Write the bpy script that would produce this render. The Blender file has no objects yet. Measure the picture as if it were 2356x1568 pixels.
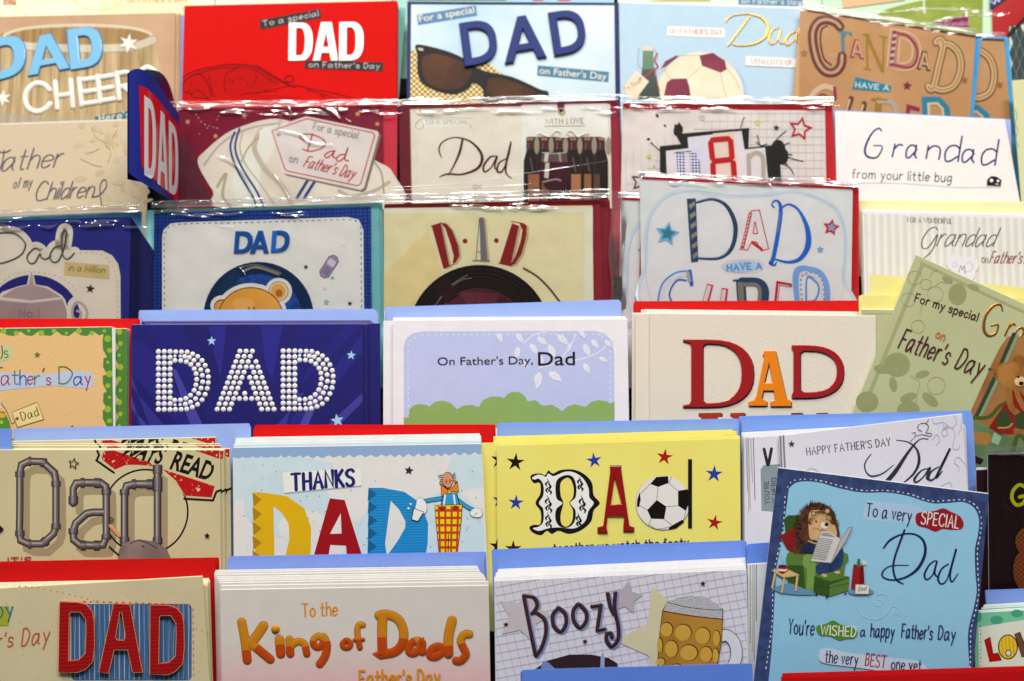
import bpy, math, random
from mathutils import Vector, Matrix, noise
from mathutils.geometry import tessellate_polygon
random.seed(7)
SC = bpy.context.scene
COL = SC.collection

# ---------------------------------------------------------------- camera
FOC = 3272.0                      # focal length in photo units (photo = 2356 x 1568 units)
cam_d = bpy.data.cameras.new("camera")
cam_d.sensor_width = 36.0
cam_d.lens = 36.0 * FOC / 2356.0
cam_d.clip_start = 0.01
cam_d.clip_end = 50.0
cam_d.dof.use_dof = True
cam_d.dof.focus_distance = 0.875
cam_d.dof.aperture_fstop = 6.3
cam = bpy.data.objects.new("camera", cam_d)
cam.location = (0, 0, 0)
cam.rotation_euler = (math.radians(90), 0, 0)
COL.objects.link(cam)
SC.camera = cam

# ---------------------------------------------------------------- light
w = bpy.data.worlds.new("World")
SC.world = w
w.use_nodes = True
bgn = w.node_tree.nodes["Background"]
bgn.inputs[0].default_value = (1.0, 0.965, 0.92, 1)
bgn.inputs[1].default_value = 0.13

def lamp(name, loc, target, sx, sy, power, col):
    d = bpy.data.lights.new(name, 'AREA')
    d.shape = 'RECTANGLE'; d.size = sx; d.size_y = sy; d.energy = power; d.color = col
    o = bpy.data.objects.new(name, d)
    o.location = loc
    o.rotation_euler = (Vector(target) - Vector(loc)).to_track_quat('-Z', 'Y').to_euler()
    COL.objects.link(o)

lamp("ceiling_lamp", (-0.65, 0.05, 1.75), (0, 1.0, 0), 1.3, 0.14, 30, (1.0, 0.965, 0.91))
lamp("ceiling_lamp", (0.45, -0.62, 2.0), (0, 1.0, 0), 1.3, 0.14, 42, (1.0, 0.975, 0.94))
lamp("ceiling_lamp", (0.1, 0.62, 1.5), (0, 1.0, 0.1), 1.4, 0.12, 7, (1.0, 0.95, 0.86))
vs = SC.view_settings
vs.view_transform = 'Standard'
vs.look = 'None'
vs.exposure = 0.0
vs.gamma = 1.0
vs.use_curve_mapping = False

# ---------------------------------------------------------------- materials
def lin(c):
    c /= 255.0
    return c / 12.92 if c <= 0.04045 else ((c + 0.055) / 1.055) ** 2.4

def rgb(h, k=1.0):
    if isinstance(h, (tuple, list)): return tuple(h)
    v = [min(0.86, 1.10 * lin(int(h[i:i + 2], 16)) ** 1.14 * k) for i in (0, 2, 4)]
    return (v[0], v[1], v[2], 1.0)

_M = {}
class NT:
    def __init__(s, name):
        s.m = bpy.data.materials.new(name); s.m.use_nodes = True
        s.t = s.m.node_tree
        s.b = s.t.nodes["Principled BSDF"]
    def n(s, typ, **kw):
        nd = s.t.nodes.new(typ)
        for k, v in kw.items(): setattr(nd, k, v)
        return nd
    def l(s, a, b): s.t.links.new(a, b)
    def math(s, op, a, b=None):
        nd = s.n('ShaderNodeMath', operation=op)
        for i, v in enumerate((a, b)):
            if v is None: continue
            if hasattr(v, 'default_value') or hasattr(v, 'is_linked'): s.l(v, nd.inputs[i])
            else: nd.inputs[i].default_value = v
        return nd.outputs[0]
    def mix(s, fac, a, b):
        nd = s.n('ShaderNodeMix', data_type='RGBA')
        if hasattr(fac, 'is_linked'): s.l(fac, nd.inputs[0])
        else: nd.inputs[0].default_value = fac
        for i, v in ((6, a), (7, b)):
            if hasattr(v, 'is_linked'): s.l(v, nd.inputs[i])
            else: nd.inputs[i].default_value = v
        return nd.outputs[2]

def M(h, kind='paper', h2=None, a=1.0, b=0.0):
    """procedural print / paper / foil materials, cached"""
    key = (h, kind, h2, a, b)
    if key in _M: return _M[key]
    x = NT(kind + "_" + str(h)); P = x.b
    c1 = rgb(h); c2 = rgb(h2) if h2 else c1
    tc = x.n('ShaderNodeTexCoord').outputs['Object']
    sx = x.n('ShaderNodeSeparateXYZ'); x.l(tc, sx.inputs[0])
    nz = x.n('ShaderNodeTexNoise'); x.l(tc, nz.inputs['Vector']); nz.inputs['Scale'].default_value = 90; nz.inputs['Detail'].default_value = 6
    fine = x.n('ShaderNodeTexNoise'); x.l(tc, fine.inputs['Vector']); fine.inputs['Scale'].default_value = 1500; fine.inputs['Detail'].default_value = 2
    col = c1; bump = fine.outputs[0]; bs = 0.10; rough = 0.55; metal = 0.0; spec = 0.2
    if kind == 'stripes':       # fine printed vertical lines: a = period in mm, b = duty
        f = x.math('FRACT', x.math('MULTIPLY', sx.outputs[0], 1000.0 / a))
        col = x.mix(x.math('LESS_THAN', f, b), c1, c2)
    elif kind == 'hstripes':
        f = x.math('FRACT', x.math('MULTIPLY', sx.outputs[1], 1000.0 / a))
        col = x.mix(x.math('LESS_THAN', f, b), c1, c2)
    elif kind == 'grad':        # two-colour blend between local y = a and b
        f = x.n('ShaderNodeMapRange'); x.l(sx.outputs[1], f.inputs[0]); f.inputs[1].default_value = a; f.inputs[2].default_value = b
        col = x.mix(f.outputs[0], c1, c2)
    elif kind == 'linen':
        wx = x.n('ShaderNodeTexNoise'); mp = x.n('ShaderNodeMapping'); x.l(tc, mp.inputs[0]); mp.inputs['Scale'].default_value = (500, 2600, 1)
        x.l(mp.outputs[0], wx.inputs['Vector']); wx.inputs['Scale'].default_value = 1
        wy = x.n('ShaderNodeTexNoise'); mq = x.n('ShaderNodeMapping'); x.l(tc, mq.inputs[0]); mq.inputs['Scale'].default_value = (2600, 500, 1)
        x.l(mq.outputs[0], wy.inputs['Vector']); wy.inputs['Scale'].default_value = 1
        bump = x.math('ADD', wx.outputs[0], wy.outputs[0]); bs = 0.45
        col = x.mix(x.math('MULTIPLY', bump, 0.5), rgb(h, 0.86), rgb(h, 1.12))
    elif kind == 'mottle':      # blotchy print between two colours
        r = x.n('ShaderNodeMapRange'); x.l(nz.outputs[0], r.inputs[0]); r.inputs[1].default_value = 0.38; r.inputs[2].default_value = 0.62
        nz.inputs['Scale'].default_value = a * 60
        col = x.mix(r.outputs[0], c1, c2)
    elif kind == 'weave':       # small checks
        fx = x.math('SINE', x.math('MULTIPLY', sx.outputs[0], 6283.0 / a)); fy = x.math('SINE', x.math('MULTIPLY', sx.outputs[1], 6283.0 / a))
        pr = x.math('MULTIPLY', fx, fy)
        r = x.n('ShaderNodeMapRange'); x.l(pr, r.inputs[0]); r.inputs[1].default_value = -0.6; r.inputs[2].default_value = 0.6
        col = x.mix(r.outputs[0], c1, c2)
    elif kind == 'scratch':     # distressed ink
        nz.inputs['Scale'].default_value = 420 * a
        r = x.n('ShaderNodeMapRange'); x.l(nz.outputs[0], r.inputs[0]); r.inputs[1].default_value = 0.60 - b; r.inputs[2].default_value = 0.63 - b
        col = x.mix(r.outputs[0], c1, c2)
    elif kind == 'wood':
        mp = x.n('ShaderNodeMapping'); x.l(tc, mp.inputs[0]); mp.inputs['Scale'].default_value = (260, 14, 1)
        x.l(mp.outputs[0], nz.inputs['Vector']); nz.inputs['Scale'].default_value = 1
        r = x.n('ShaderNodeMapRange'); x.l(nz.outputs[0], r.inputs[0]); r.inputs[1].default_value = 0.3; r.inputs[2].default_value = 0.7
        col = x.mix(r.outputs[0], c1, c2)
    elif kind == 'foil':
        metal = 0.85; rough = 0.32; spec = 0.5; bs = 0.04
    elif kind == 'holo':        # holographic foil of small rings
        vo = x.n('ShaderNodeTexVoronoi'); x.l(tc, vo.inputs['Vector']); vo.inputs['Scale'].default_value = 1000.0 / a; vo.inputs['Randomness'].default_value = b
        r = x.n('ShaderNodeMapRange'); x.l(vo.outputs[0], r.inputs[0]); r.inputs[1].default_value = 0.15; r.inputs[2].default_value = 0.6
        col = x.mix(r.outputs[0], c1, c2); bump = vo.outputs[0]; bs = 0.5; metal = 0.35; rough = 0.3; spec = 0.5
    elif kind == 'gloss':
        rough = 0.18; spec = 0.5; bs = 0.02
    elif kind == 'matte':
        rough = 0.8; spec = 0.15
    if kind in ('paper', 'gloss', 'matte', 'stripes', 'hstripes', 'grad'):
        v = x.n('ShaderNodeMapRange'); x.l(nz.outputs[0], v.inputs[0]); v.inputs[3].default_value = 0.93; v.inputs[4].default_value = 1.05
        g = x.n('ShaderNodeMapRange'); x.l(fine.outputs[0], g.inputs[0]); g.inputs[3].default_value = 0.94; g.inputs[4].default_value = 1.06
        mm = x.math('MULTIPLY', v.outputs[0], g.outputs[0])
        vm = x.n('ShaderNodeVectorMath', operation='SCALE')
        if hasattr(col, 'is_linked'): x.l(col, vm.inputs[0])
        else: vm.inputs[0].default_value = col[:3]
        x.l(mm, vm.inputs['Scale']); col = vm.outputs[0]
    if hasattr(col, 'is_linked'): x.l(col, P.inputs['Base Color'])
    else: P.inputs['Base Color'].default_value = col
    P.inputs['Roughness'].default_value = rough
    P.inputs['Metallic'].default_value = metal
    P.inputs['Specular IOR Level'].default_value = spec
    bn = x.n('ShaderNodeBump'); bn.inputs['Strength'].default_value = bs; bn.inputs['Distance'].default_value = 0.0004
    x.l(bump, bn.inputs['Height']); x.l(bn.outputs[0], P.inputs['Normal'])
    _M[key] = x.m
    return x.m

def film(name, base, gain, diff=0.0, rough=0.09):
    x = NT(name); t = x.t; t.nodes.remove(x.b)
    out = t.nodes["Material Output"]
    tr = x.n('ShaderNodeBsdfTransparent'); tr.inputs[0].default_value = (0.995, 0.995, 0.995, 1)
    gl = x.n('ShaderNodeBsdfGlossy'); gl.inputs['Roughness'].default_value = rough
    fr = x.n('ShaderNodeFresnel'); fr.inputs[0].default_value = 1.5
    tc = x.n('ShaderNodeTexCoord'); nz = x.n('ShaderNodeTexNoise'); x.l(tc.outputs['Object'], nz.inputs['Vector']); nz.inputs['Scale'].default_value = 60; nz.inputs['Detail'].default_value = 3
    bn = x.n('ShaderNodeBump'); bn.inputs['Strength'].default_value = 0.12; bn.inputs['Distance'].default_value = 0.0012
    x.l(nz.outputs[0], bn.inputs['Height']); x.l(bn.outputs[0], gl.inputs['Normal']); x.l(bn.outputs[0], fr.inputs['Normal'])
    f = x.math('MINIMUM', x.math('ADD', x.math('MULTIPLY', fr.outputs[0], gain), base), 0.9)
    mx = x.n('ShaderNodeMixShader'); x.l(f, mx.inputs[0]); x.l(tr.outputs[0], mx.inputs[1]); x.l(gl.outputs[0], mx.inputs[2])
    last = mx.outputs[0]
    if diff:
        df = x.n('ShaderNodeBsdfDiffuse'); df.inputs[0].default_value = (.8, .78, .76, 1)
        m2 = x.n('ShaderNodeMixShader'); m2.inputs[0].default_value = diff; x.l(last, m2.inputs[1]); x.l(df.outputs[0], m2.inputs[2]); last = m2.outputs[0]
    x.l(last, out.inputs[0])
    return x.m
FILM = film("clear_film", 0.0, 0.6, 0.0, 0.07)
FOLD = film("film_fold", 0.10, 2.4, 0.05, 0.14)

# ---------------------------------------------------------------- rack geometry
LEANS = [math.radians(a) for a in (14, 14, 13, 11, 8, 5, 2, 0)]     # the upper tiers lean further back
NRMS = [Vector((0, -math.cos(a), math.sin(a))) for a in LEANS]       # towards the shopper
ROWY = [-110, 130, 360, 590, 850, 1130, 1420, 1680]
ROWD = [1.096, 1.052, 1.010, 0.968, 0.926, 0.884, 0.842, 0.800]
ROWP = [Vector((0, d, (784 - y) / FOC * d)) for y, d in zip(ROWY, ROWD)]
LEDGE = [p.z - 0.038 - (0.075 if i < 7 else 0.06) for i, p in enumerate(ROWP)]

def U(x, y, row, lift=0.0):
    """photo direction -> point on the leaning plane of a rack tier (lift in mm towards the shopper)"""
    d = Vector(((x - 1178) / FOC, 1.0, (784 - y) / FOC))
    p = ROWP[row] + NRMS[row] * (lift * 0.001)
    return d * (p.dot(NRMS[row]) / d.dot(NRMS[row]))

def tag(o, label=None, cat=None, group=None, kind=None):
    for k, v in (('label', label), ('category', cat), ('group', group), ('kind', kind)):
        if v: o[k] = v
    return o

# ---------------------------------------------------------------- stroke alphabet (own drawing); x,y in base 36: baseline 6, x-height 16, capitals 22
GL = {
'a': "~9e6g2f0b16468aad|-9g98b6", 'b': "-0m06|~0c3g7g9b763608", 'c': "~8e5g1e0b174688", 'd': "~9e6g2f0b164689|-9m96",
'e': "~0b9c8f4g1e0b174688", 'f': "~7l5m3k36|-0f6f", 'g': "~9e6g2f0b17478a|~9g96824011", 'h': "-0m06|~0c3g7g9d96", 'i': "-0g06|-0k0m",
'k': "-0m06|-8g0a|-2b86", 'l': "-0m06", 'm': "-0g06|~0c3g5g7d76|~7c9gcgede6", 'n': "-0g06|~0c3g7g9d96", 'o': "~5g1e0b185698ab9e5g",
'p': "-0g00|~0c3g7g9b763608", 'r': "-0g06|~0c3g6g", 's': "~8e5g1f1c5b89774607", 't': "~3l3a4676|-0g7g", 'u': "~0g0a16569a|-9g96",
'v': "-0g468g", 'w': "-0g366f96cg", 'y': "-0g58|-9g20", 'z': "-0g8g0686", "'": "-1m0i", ',': "-1703", '.': "-0607", '1': "-0i3m36",
'A': "-066mc6|-2cac", 'B': "-0m06|~0m6m8i6f0e|~0e7e9a770606", 'C': "~cj9m3l0g0b3796c9", 'D': "-0m06|~0m5mah9b5606", 'E': "-9m0m0696|-0e7e",
'F': "-9m0m06|-0e7e", 'G': "~cj9m3l0g0b3796c9|-7dcdc7", 'H': "-0m06|-ama6|-0eae", 'I': "-0m06", 'K': "-0m06|-9m0d|-2fa6", 'L': "-0m0686",
'M': "-060m6acmc6", 'N': "-060ma6am", 'O': "~6m1k0e1866b8cebk6m", 'P': "-0m06|~0m6m9i6e0d", 'R': "-0m06|~0m6m9i6e0d|-4e96",
'S': "~ak7m2l0i3f8da9762608", 'T': "-0mcm|-6m66", 'U': "~0m0b2686abam", 'V': "-0m56am", 'W': "-0m468kc6gm", 'Y': "-0m5eam|-5e56",
}
def b36(c): return int(c, 36)
GLYPH = {}
for ch, s in GL.items():
    paths = []
    for p in s.split('|'):
        q = p[1:]
        paths.append((p[0] == '~', [(b36(q[i]), b36(q[i + 1]) - 6) for i in range(0, len(q), 2)]))
    GLYPH[ch] = (paths, max(x for _, p in paths for x, _ in p))

def crom(pts, n=6, closed=False):
    P = [Vector((p[0], p[1])) for p in pts]
    if len(P) < 3: return P
    out = []
    m = len(P)
    rng = range(m) if closed else range(m - 1)
    for i in rng:
        if closed: p0, p1, p2, p3 = P[i - 1], P[i], P[(i + 1) % m], P[(i + 2) % m]
        else: p0, p1, p2, p3 = P[max(i - 1, 0)], P[i], P[i + 1], P[min(i + 2, m - 1)]
        for k in range(n):
            t = k / n
            out.append(0.5 * ((2 * p1) + (p2 - p0) * t + (2 * p0 - 5 * p1 + 4 * p2 - p3) * t * t + (3 * p1 - p0 - 3 * p2 + p3) * t ** 3))
    if not closed: out.append(P[-1])
    return out

class MB:
    def __init__(s): s.v = []; s.f = []; s.mi = []; s.mats = []; s.sm = []
    def mat(s, m):
        if m not in s.mats: s.mats.append(m)
        return s.mats.index(m)
    def add(s, vs, fs, m, smooth=False):
        o = len(s.v); i = s.mat(m)
        s.v += vs
        for f in fs:
            s.f.append([a + o for a in f]); s.mi.append(i); s.sm.append(smooth)
    def build(s, name):
        me = bpy.data.meshes.new(name)
        me.from_pydata([tuple(v) for v in s.v], [], s.f)
        for m in s.mats: me.materials.append(m)
        me.polygons.foreach_set('material_index', s.mi)
        me.polygons.foreach_set('use_smooth', s.sm)
        me.update()
        return me

def D(ts=.26, tb=.26, th=.16, c=.42):
    """outline of a block D in a unit box"""
    def bowl(x1, y0, y1):
        pts = []
        for i in range(0, 19):
            a = math.pi / 2 - math.pi * i / 18
            e = 0.78
            ca, sa = math.cos(a), math.sin(a)
            pts.append((c + (x1 - c) * abs(ca) ** e, (y0 + y1) / 2 + (y1 - y0) / 2 * math.copysign(abs(sa) ** e, sa)))
        return pts
    return [[(0, 0), (0, 1)] + bowl(1, 0, 1)], [[(ts, th), (ts, 1 - th)] + bowl(1 - tb, th, 1 - th)]

def A(t=.25, aw=.3, by=.22, bt=.15, tr=None):
    tr = tr or t
    def lx(y): return (.5 - aw / 2) * y
    def rx(y): return 1 - (.5 - aw / 2) * y
    ya, yb = by, by + bt
    outer = [(0, 0), (.5 - aw / 2, 1), (.5 + aw / 2, 1), (1, 0), (1 - tr, 0), (rx(ya) - tr, ya), (lx(ya) + t, ya), (t, 0)]
    k = (1 - t - tr) / (1 - aw) if aw < 1 else 1
    ytop = min(.9, max(yb + .1, k))
    hole = [(lx(yb) + t, yb), (rx(yb) - tr, yb)]
    xl, xr = lx(ytop) + t, rx(ytop) - tr
    hole += [(xr, ytop), (xl, ytop)] if xr - xl > .02 else [((xl + xr) / 2, ytop)]
    return [outer], [hole]

_T = bpy.data.curves.new("type", 'FONT')
_TO = bpy.data.objects.new("type", _T)
def font_mesh(s, off=0.0, ext=0.0, bev=0.0):
    _T.body = s; _T.offset = off; _T.extrude = ext; _T.bevel_depth = bev; _T.resolution_u = 4; _T.bevel_resolution = 1
    COL.objects.link(_TO)
    dg = bpy.context.evaluated_depsgraph_get()
    me = bpy.data.meshes.new_from_object(_TO.evaluated_get(dg))
    vs = [v.co.copy() for v in me.vertices]; fs = [list(p.vertices) for p in me.polygons]
    bpy.data.meshes.remove(me); COL.objects.unlink(_TO)
    return vs, fs
_v, _ = font_mesh("H"); CAPH = max(v.y for v in _v)

class Card:
    """a thing standing on a rack tier; everything printed on it is drawn in photo units and lies on its own plane"""
    def __init__(s, row, TL, TR, mat=None, label=None, cat='greeting card', BL=None, BR=None, lift=0.0, name='greeting_card', th=0.62, two=True, group=None, edge='F2EEE6', rnd=0, peek=.00042):
        s.peek = peek
        s.row, s.lift, s.TL, s.TR = row, lift, TL, TR
        NRM = s.n = NRMS[row]
        a, b = U(*TL, row, lift), U(*TR, row, lift)
        s.tlw = a
        u = (b - a).normalized(); v = NRM.cross(u); v.normalize()
        wd = (b - a).length
        low = min(a.z, b.z)
        # the card stands on the ledge of its tier
        Lh = (a.z - LEDGE[row] - max(0, -u.z * wd)) / max(v.z, .3)
        Lh = max(Lh, .05)
        s.ax = (u, v)
        s.o = a + u * (wd / 2) - v * Lh
        root = bpy.data.objects.new(name, None)
        root.empty_display_size = 0.01
        root.matrix_world = Matrix(((u.x, v.x, NRM.x, s.o.x), (u.y, v.y, NRM.y, s.o.y), (u.z, v.z, NRM.z, s.o.z), (0, 0, 0, 1)))
        COL.objects.link(root)
        s.root = tag(root, label, cat, group)
        s.z = 2e-5; s.ymin = -1e9; s.mb = None; s.k = FOC / a.y; s.parts = []
        s.W, s.H = wd, Lh
        c = [(-wd / 2, Lh), (wd / 2, Lh), (wd / 2, 0), (-wd / 2, 0)]
        if BL: c[3] = s.ext(c[0], s.L(*BL))
        if BR: c[2] = s.ext(c[1], s.L(*BR))
        s.c = c
        s.edge = M(edge)
        if mat:
            s.part('front_leaf'); s.slab(c, 0.0, th, mat, rnd)
            if two:
                s.part('back_leaf'); s.slab([(x * .998, y + (s.peek if y > 0 else 0)) for x, y in c], -th - .12, th * .9, s.edge, rnd)
    def ext(s, top, p):
        t = (top[1]) / max(1e-6, top[1] - p.y)
        return (top[0] + (p.x - top[0]) * t, 0.0)
    def L(s, x, y):
        w = U(x, y, s.row, s.lift) - s.o
        return Vector((w.dot(s.ax[0]), w.dot(s.ax[1])))
    def slab(s, c, ztop, th, mat, rnd=0):
        z1, z0 = ztop * .001, (ztop - th) * .001
        if rnd:
            r = rnd * .001; q = []
            for (x, y), (sx, sy) in zip(c[:2], ((1, -1), (-1, -1))):
                arc = [(x + sx * r * (1 - math.sin(t)), y + sy * r * (1 - math.cos(t))) for t in (0, .4, .8, 1.2, 1.57)]
                q += arc[::-1] if sx > 0 else arc
            c = q + list(c[2:])
        n = len(c)
        vs = [(x, y, z1) for x, y in c] + [(x, y, z0) for x, y in c]
        s.mb.add(vs, [list(range(n))[::-1]], mat)
        s.mb.add(vs, [list(range(n, 2 * n))] + [[i, (i + 1) % n, n + (i + 1) % n, n + i] for i in range(n)], s.edge)
    # -- parts
    def part(s, name, label=None, sub=False):
        s.mb = MB(); s.parts.append([name, s.mb, sub, label])
        return s
    def sub(s, name, label=None): return s.part(name, label, True)
    def done(s):
        last = None; s.objs = []
        for name, mb, sub, label in s.parts:
            if not mb.v:
                continue
            o = bpy.data.objects.new(name, mb.build(name))
            COL.objects.link(o)
            o.parent = last if (sub and last) else s.root
            if label: o['label'] = label
            if not sub: last = o
            s.objs.append(o)
        return s
    # -- drawing
    def lay(s, d=6e-6):
        s.z += d; return s.z
    def fill(s, pts, mat, holes=(), sm=False, z=None):
        if sm: pts = crom(pts, 5, True)
        loops = [[s.L(p[0], p[1]) for p in pts]] + [[s.L(p[0], p[1]) for p in h] for h in holes]
        tris = tessellate_polygon([[v.to_3d() for v in l] for l in loops])
        flat = [v for l in loops for v in l]
        z = s.lay() if z is None else z
        fs = []
        for t in tris:
            a, b, c = (flat[i] for i in t)
            fs.append(list(t) if (b - a).cross(c - a) > 0 else [t[0], t[2], t[1]])
        s.mb.add([(v.x, v.y, z) for v in flat], fs, mat)
    def ell(s, x, y, rx, ry, mat, rot=0, n=None, z=None):
        n = n or (28 if rx > 20 else 14); c, q = math.cos(math.radians(rot)), math.sin(math.radians(rot))
        s.fill([(x + rx * math.cos(t) * c - ry * math.sin(t) * q, y + rx * math.cos(t) * q + ry * math.sin(t) * c) for t in (6.2832 * i / n for i in range(n))], mat, z=z)
    def dome(s, x, y, r, mat, h=.3):
        p = s.L(x, y); R = r / s.k; vs = []; fs = []
        rings = [(1, 0), (.75, .62), (.4, .92)]
        for q, e in rings:
            vs += [(p.x + R * q * math.cos(6.2832 * i / 10), p.y + R * q * math.sin(6.2832 * i / 10), s.z + R * h * e) for i in range(10)]
        vs.append((p.x, p.y, s.z + R * h))
        for k in range(2):
            fs += [[k * 10 + i, k * 10 + (i + 1) % 10, k * 10 + 10 + (i + 1) % 10, k * 10 + 10 + i] for i in range(10)]
        fs += [[20 + i, 20 + (i + 1) % 10, 30] for i in range(10)]
        s.mb.add(vs, fs, mat, True)
    def rect(s, x0, y0, x1, y1, mat, r=0):
        if r:
            p = []
            for cx, cy, a0 in ((x1 - r, y0 + r, -90), (x1 - r, y1 - r, 0), (x0 + r, y1 - r, 90), (x0 + r, y0 + r, 180)):
                p += [(cx + r * math.cos(math.radians(a0 + k * 15)), cy + r * math.sin(math.radians(a0 + k * 15))) for k in range(7)]
            return s.fill(p, mat)
        s.fill([(x0, y0), (x1, y0), (x1, y1), (x0, y1)], mat)
    def star(s, x, y, r, mat, rot=0, k=.42, n=5, hole=None):
        f = lambda R: [(x + R * (1 if i % 2 == 0 else k) * math.sin(math.radians(rot + 180 / n * i)), y - R * (1 if i % 2 == 0 else k) * math.cos(math.radians(rot + 180 / n * i))) for i in range(2 * n)]
        s.fill(f(r), mat, holes=[f(r * hole)] if hole else ())
    def line(s, pts, w, mat, sm=True, closed=False, h=0, cap=True, nib=None, n=6, wedge=False, lift=True):
        """a pen stroke of width w (or one width per point); h > 0 gives it a rounded, embossed section"""
        ws = w if isinstance(w, (list, tuple)) else [w] * len(pts)
        if sm and len(pts) > 2:
            q = crom(pts, n, closed)
            m = len(q) - (0 if closed else 1)
            wv = []
            for i in range(len(q)):
                f = i / n; a = int(f); fr = f - a
                wv.append(ws[min(a, len(ws) - 1)] * (1 - fr) + ws[(a + 1) % len(ws) if closed else min(a + 1, len(ws) - 1)] * fr)
        else:
            q = [Vector((p[0], p[1])) for p in pts]; wv = list(ws)
        N = len(q)
        if N < 2: return
        sec = []
        for i in range(N):
            if closed: a, b = q[i - 1], q[(i + 1) % N]
            else: a, b = q[max(i - 1, 0)], q[min(i + 1, N - 1)]
            t = b - a
            if t.length < 1e-6: t = Vector((1, 0))
            t.normalize(); nn = Vector((-t.y, t.x)); hw = wv[i] / 2
            if not sm and 0 < i < N - 1:
                t1 = (q[i] - q[i - 1]).normalized(); t2 = (q[i + 1] - q[i]).normalized()
                tt = t1 + t2
                if tt.length > 1e-4:
                    tt.normalize(); nn = Vector((-tt.y, tt.x)); hw /= max(.5, nn.dot(Vector((-t1.y, t1.x))))
            if nib is not None: hw *= nib + (1 - nib) * abs(t.y)
            sec.append((q[i], nn, hw, 1.0, t))
        if cap and not closed:
            c0, n0, h0, _, t0 = sec[0]; c1, n1, h1, _, t1 = sec[-1]
            sec = [(c0 - t0 * h0 * math.sin(a), n0, h0 * math.cos(a), math.cos(a), t0) for a in (1.5, 1.0, .5)] + sec + [(c1 + t1 * h1 * math.sin(a), n1, h1 * math.cos(a), math.cos(a), t1) for a in (.5, 1.0, 1.5)]
        js = (-1, 0, 1, 1.04) if wedge else (-1, -.75, -.3, .3, .75, 1) if h else (-1, 1)
        z = s.lay(5e-6) if lift else s.z; vs = []; fs = []; nj = len(js)
        for c, nn, hw, e, t in sec:
            for j in js:
                p = s.L(c.x + nn.x * hw * j, c.y + nn.y * hw * j)
                vs.append((p.x, p.y, z + ((h / s.k * e * (j + 1) / 2 if j <= 1 else 0) if wedge else h / s.k * e * math.sqrt(max(0, 1 - j * j)) if h else 0)))
        NS = len(sec)
        for i in range(NS if closed else NS - 1):
            for j in range(nj - 1):
                a = i * nj + j; b = ((i + 1) % NS) * nj + j
                fs.append([a + 1, b + 1, b, a])
        s.mb.add(vs, fs, mat, bool(h))
        s.z += h / s.k * .02
    def dash(s, pts, w, mat, on=8, off=6, sm=True, closed=False):
        q = crom(pts, 10, closed) if sm else [Vector(p) for p in pts]
        if closed: q.append(q[0])
        acc = 0; cur = []; z = s.lay()
        for a, b in zip(q, q[1:]):
            L = (b - a).length; st = max(1, int(L / 2))
            for k in range(st):
                p = a.lerp(b, k / st); ph = acc % (on + off)
                if ph < on: cur.append((p.x, p.y))
                elif cur:
                    if len(cur) > 1: s.line([cur[0], cur[-1]], w, mat, False, cap=False, lift=False)
                    cur = []
                acc += L / st
    def dotline(s, pts, r, mat, step, sm=True):
        q = crom(pts, 10) if sm else [Vector(p) for p in pts]
        acc = 0; nx = 0; z = s.lay()
        for a, b in zip(q, q[1:]):
            L = (b - a).length; 
            if L < 1e-6: continue
            while nx <= acc + L:
                p = a.lerp(b, (nx - acc) / L); s.ell(p.x, p.y, r, r, mat, n=8, z=z); nx += step
            acc += L
    def t(s, txt, p0, p1, cap, mat, w=3, sl=0, nib=None, serif=0, h=0, jit=0, gap=5, sub=None, mats=None):
        """hand lettering with the stroke alphabet, baseline p0 -> p1, capital height cap"""
        adv = sum((GLYPH[c][1] + gap) if c != ' ' else 8 for c in txt) - gap
        d = Vector(p1) - Vector(p0); Lp = d.length; d.normalize(); nn = Vector((d.y, -d.x))
        sx = Lp / adv; sy = cap / 16.0; x = 0; k = 0
        rnd = random.Random(txt)
        for c in txt:
            if c == ' ': x += 8; continue
            paths, wd = GLYPH[c]
            jy = rnd.uniform(-jit, jit); js = 1 + rnd.uniform(-jit, jit) * .02
            if sub: s.sub(sub)
            mm = mats[k % len(mats)] if mats else mat; k += 1
            def tr(q):
                gx, gy = q
                X = (x + gx) * sx + gy * sy * sl; Y = gy * sy * js + jy
                v = Vector(p0) + d * X + nn * Y
                return (v.x, v.y)
            for smo, pts in paths:
                P = [tr(q) for q in pts]
                s.line(P, w, mm, smo, nib=nib, h=h, n=4)
                if serif:
                    for e, o in ((pts[0], pts[1]), (pts[-1], pts[-2])):
                        if abs(e[0] - o[0]) * 1.5 <= abs(e[1] - o[1]) and e[1] in (0, 10, 16):
                            s.line([tr((e[0] - serif, e[1])), tr((e[0] + serif, e[1]))], w * .45, mm, False, cap=False)
            x += wd + gap
    def bt(s, txt, p0, p1, cap, mat, off=0.0, sl=0, ext=0, bev=0):
        """plain sans print, baseline p0 -> p1"""
        vs, fs = font_mesh(txt, off, ext, bev)
        x0 = min(v.x for v in vs); x1 = max(v.x for v in vs)
        d = Vector(p1) - Vector(p0); Lp = d.length; d.normalize(); nn = Vector((d.y, -d.x))
        sx = Lp / (x1 - x0); sy = cap / CAPH; z = s.lay(); out = []; zm = min(v.z for v in vs)
        for v in vs:
            X = (v.x - x0) * sx + v.y * sy * sl; q = Vector(p0) + d * X + nn * (v.y * sy)
            p = s.L(q.x, max(q.y, s.ymin)); out.append((p.x, p.y, z + (v.z - zm) * sy / s.k))
        s.mb.add(out, fs, mat)
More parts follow.
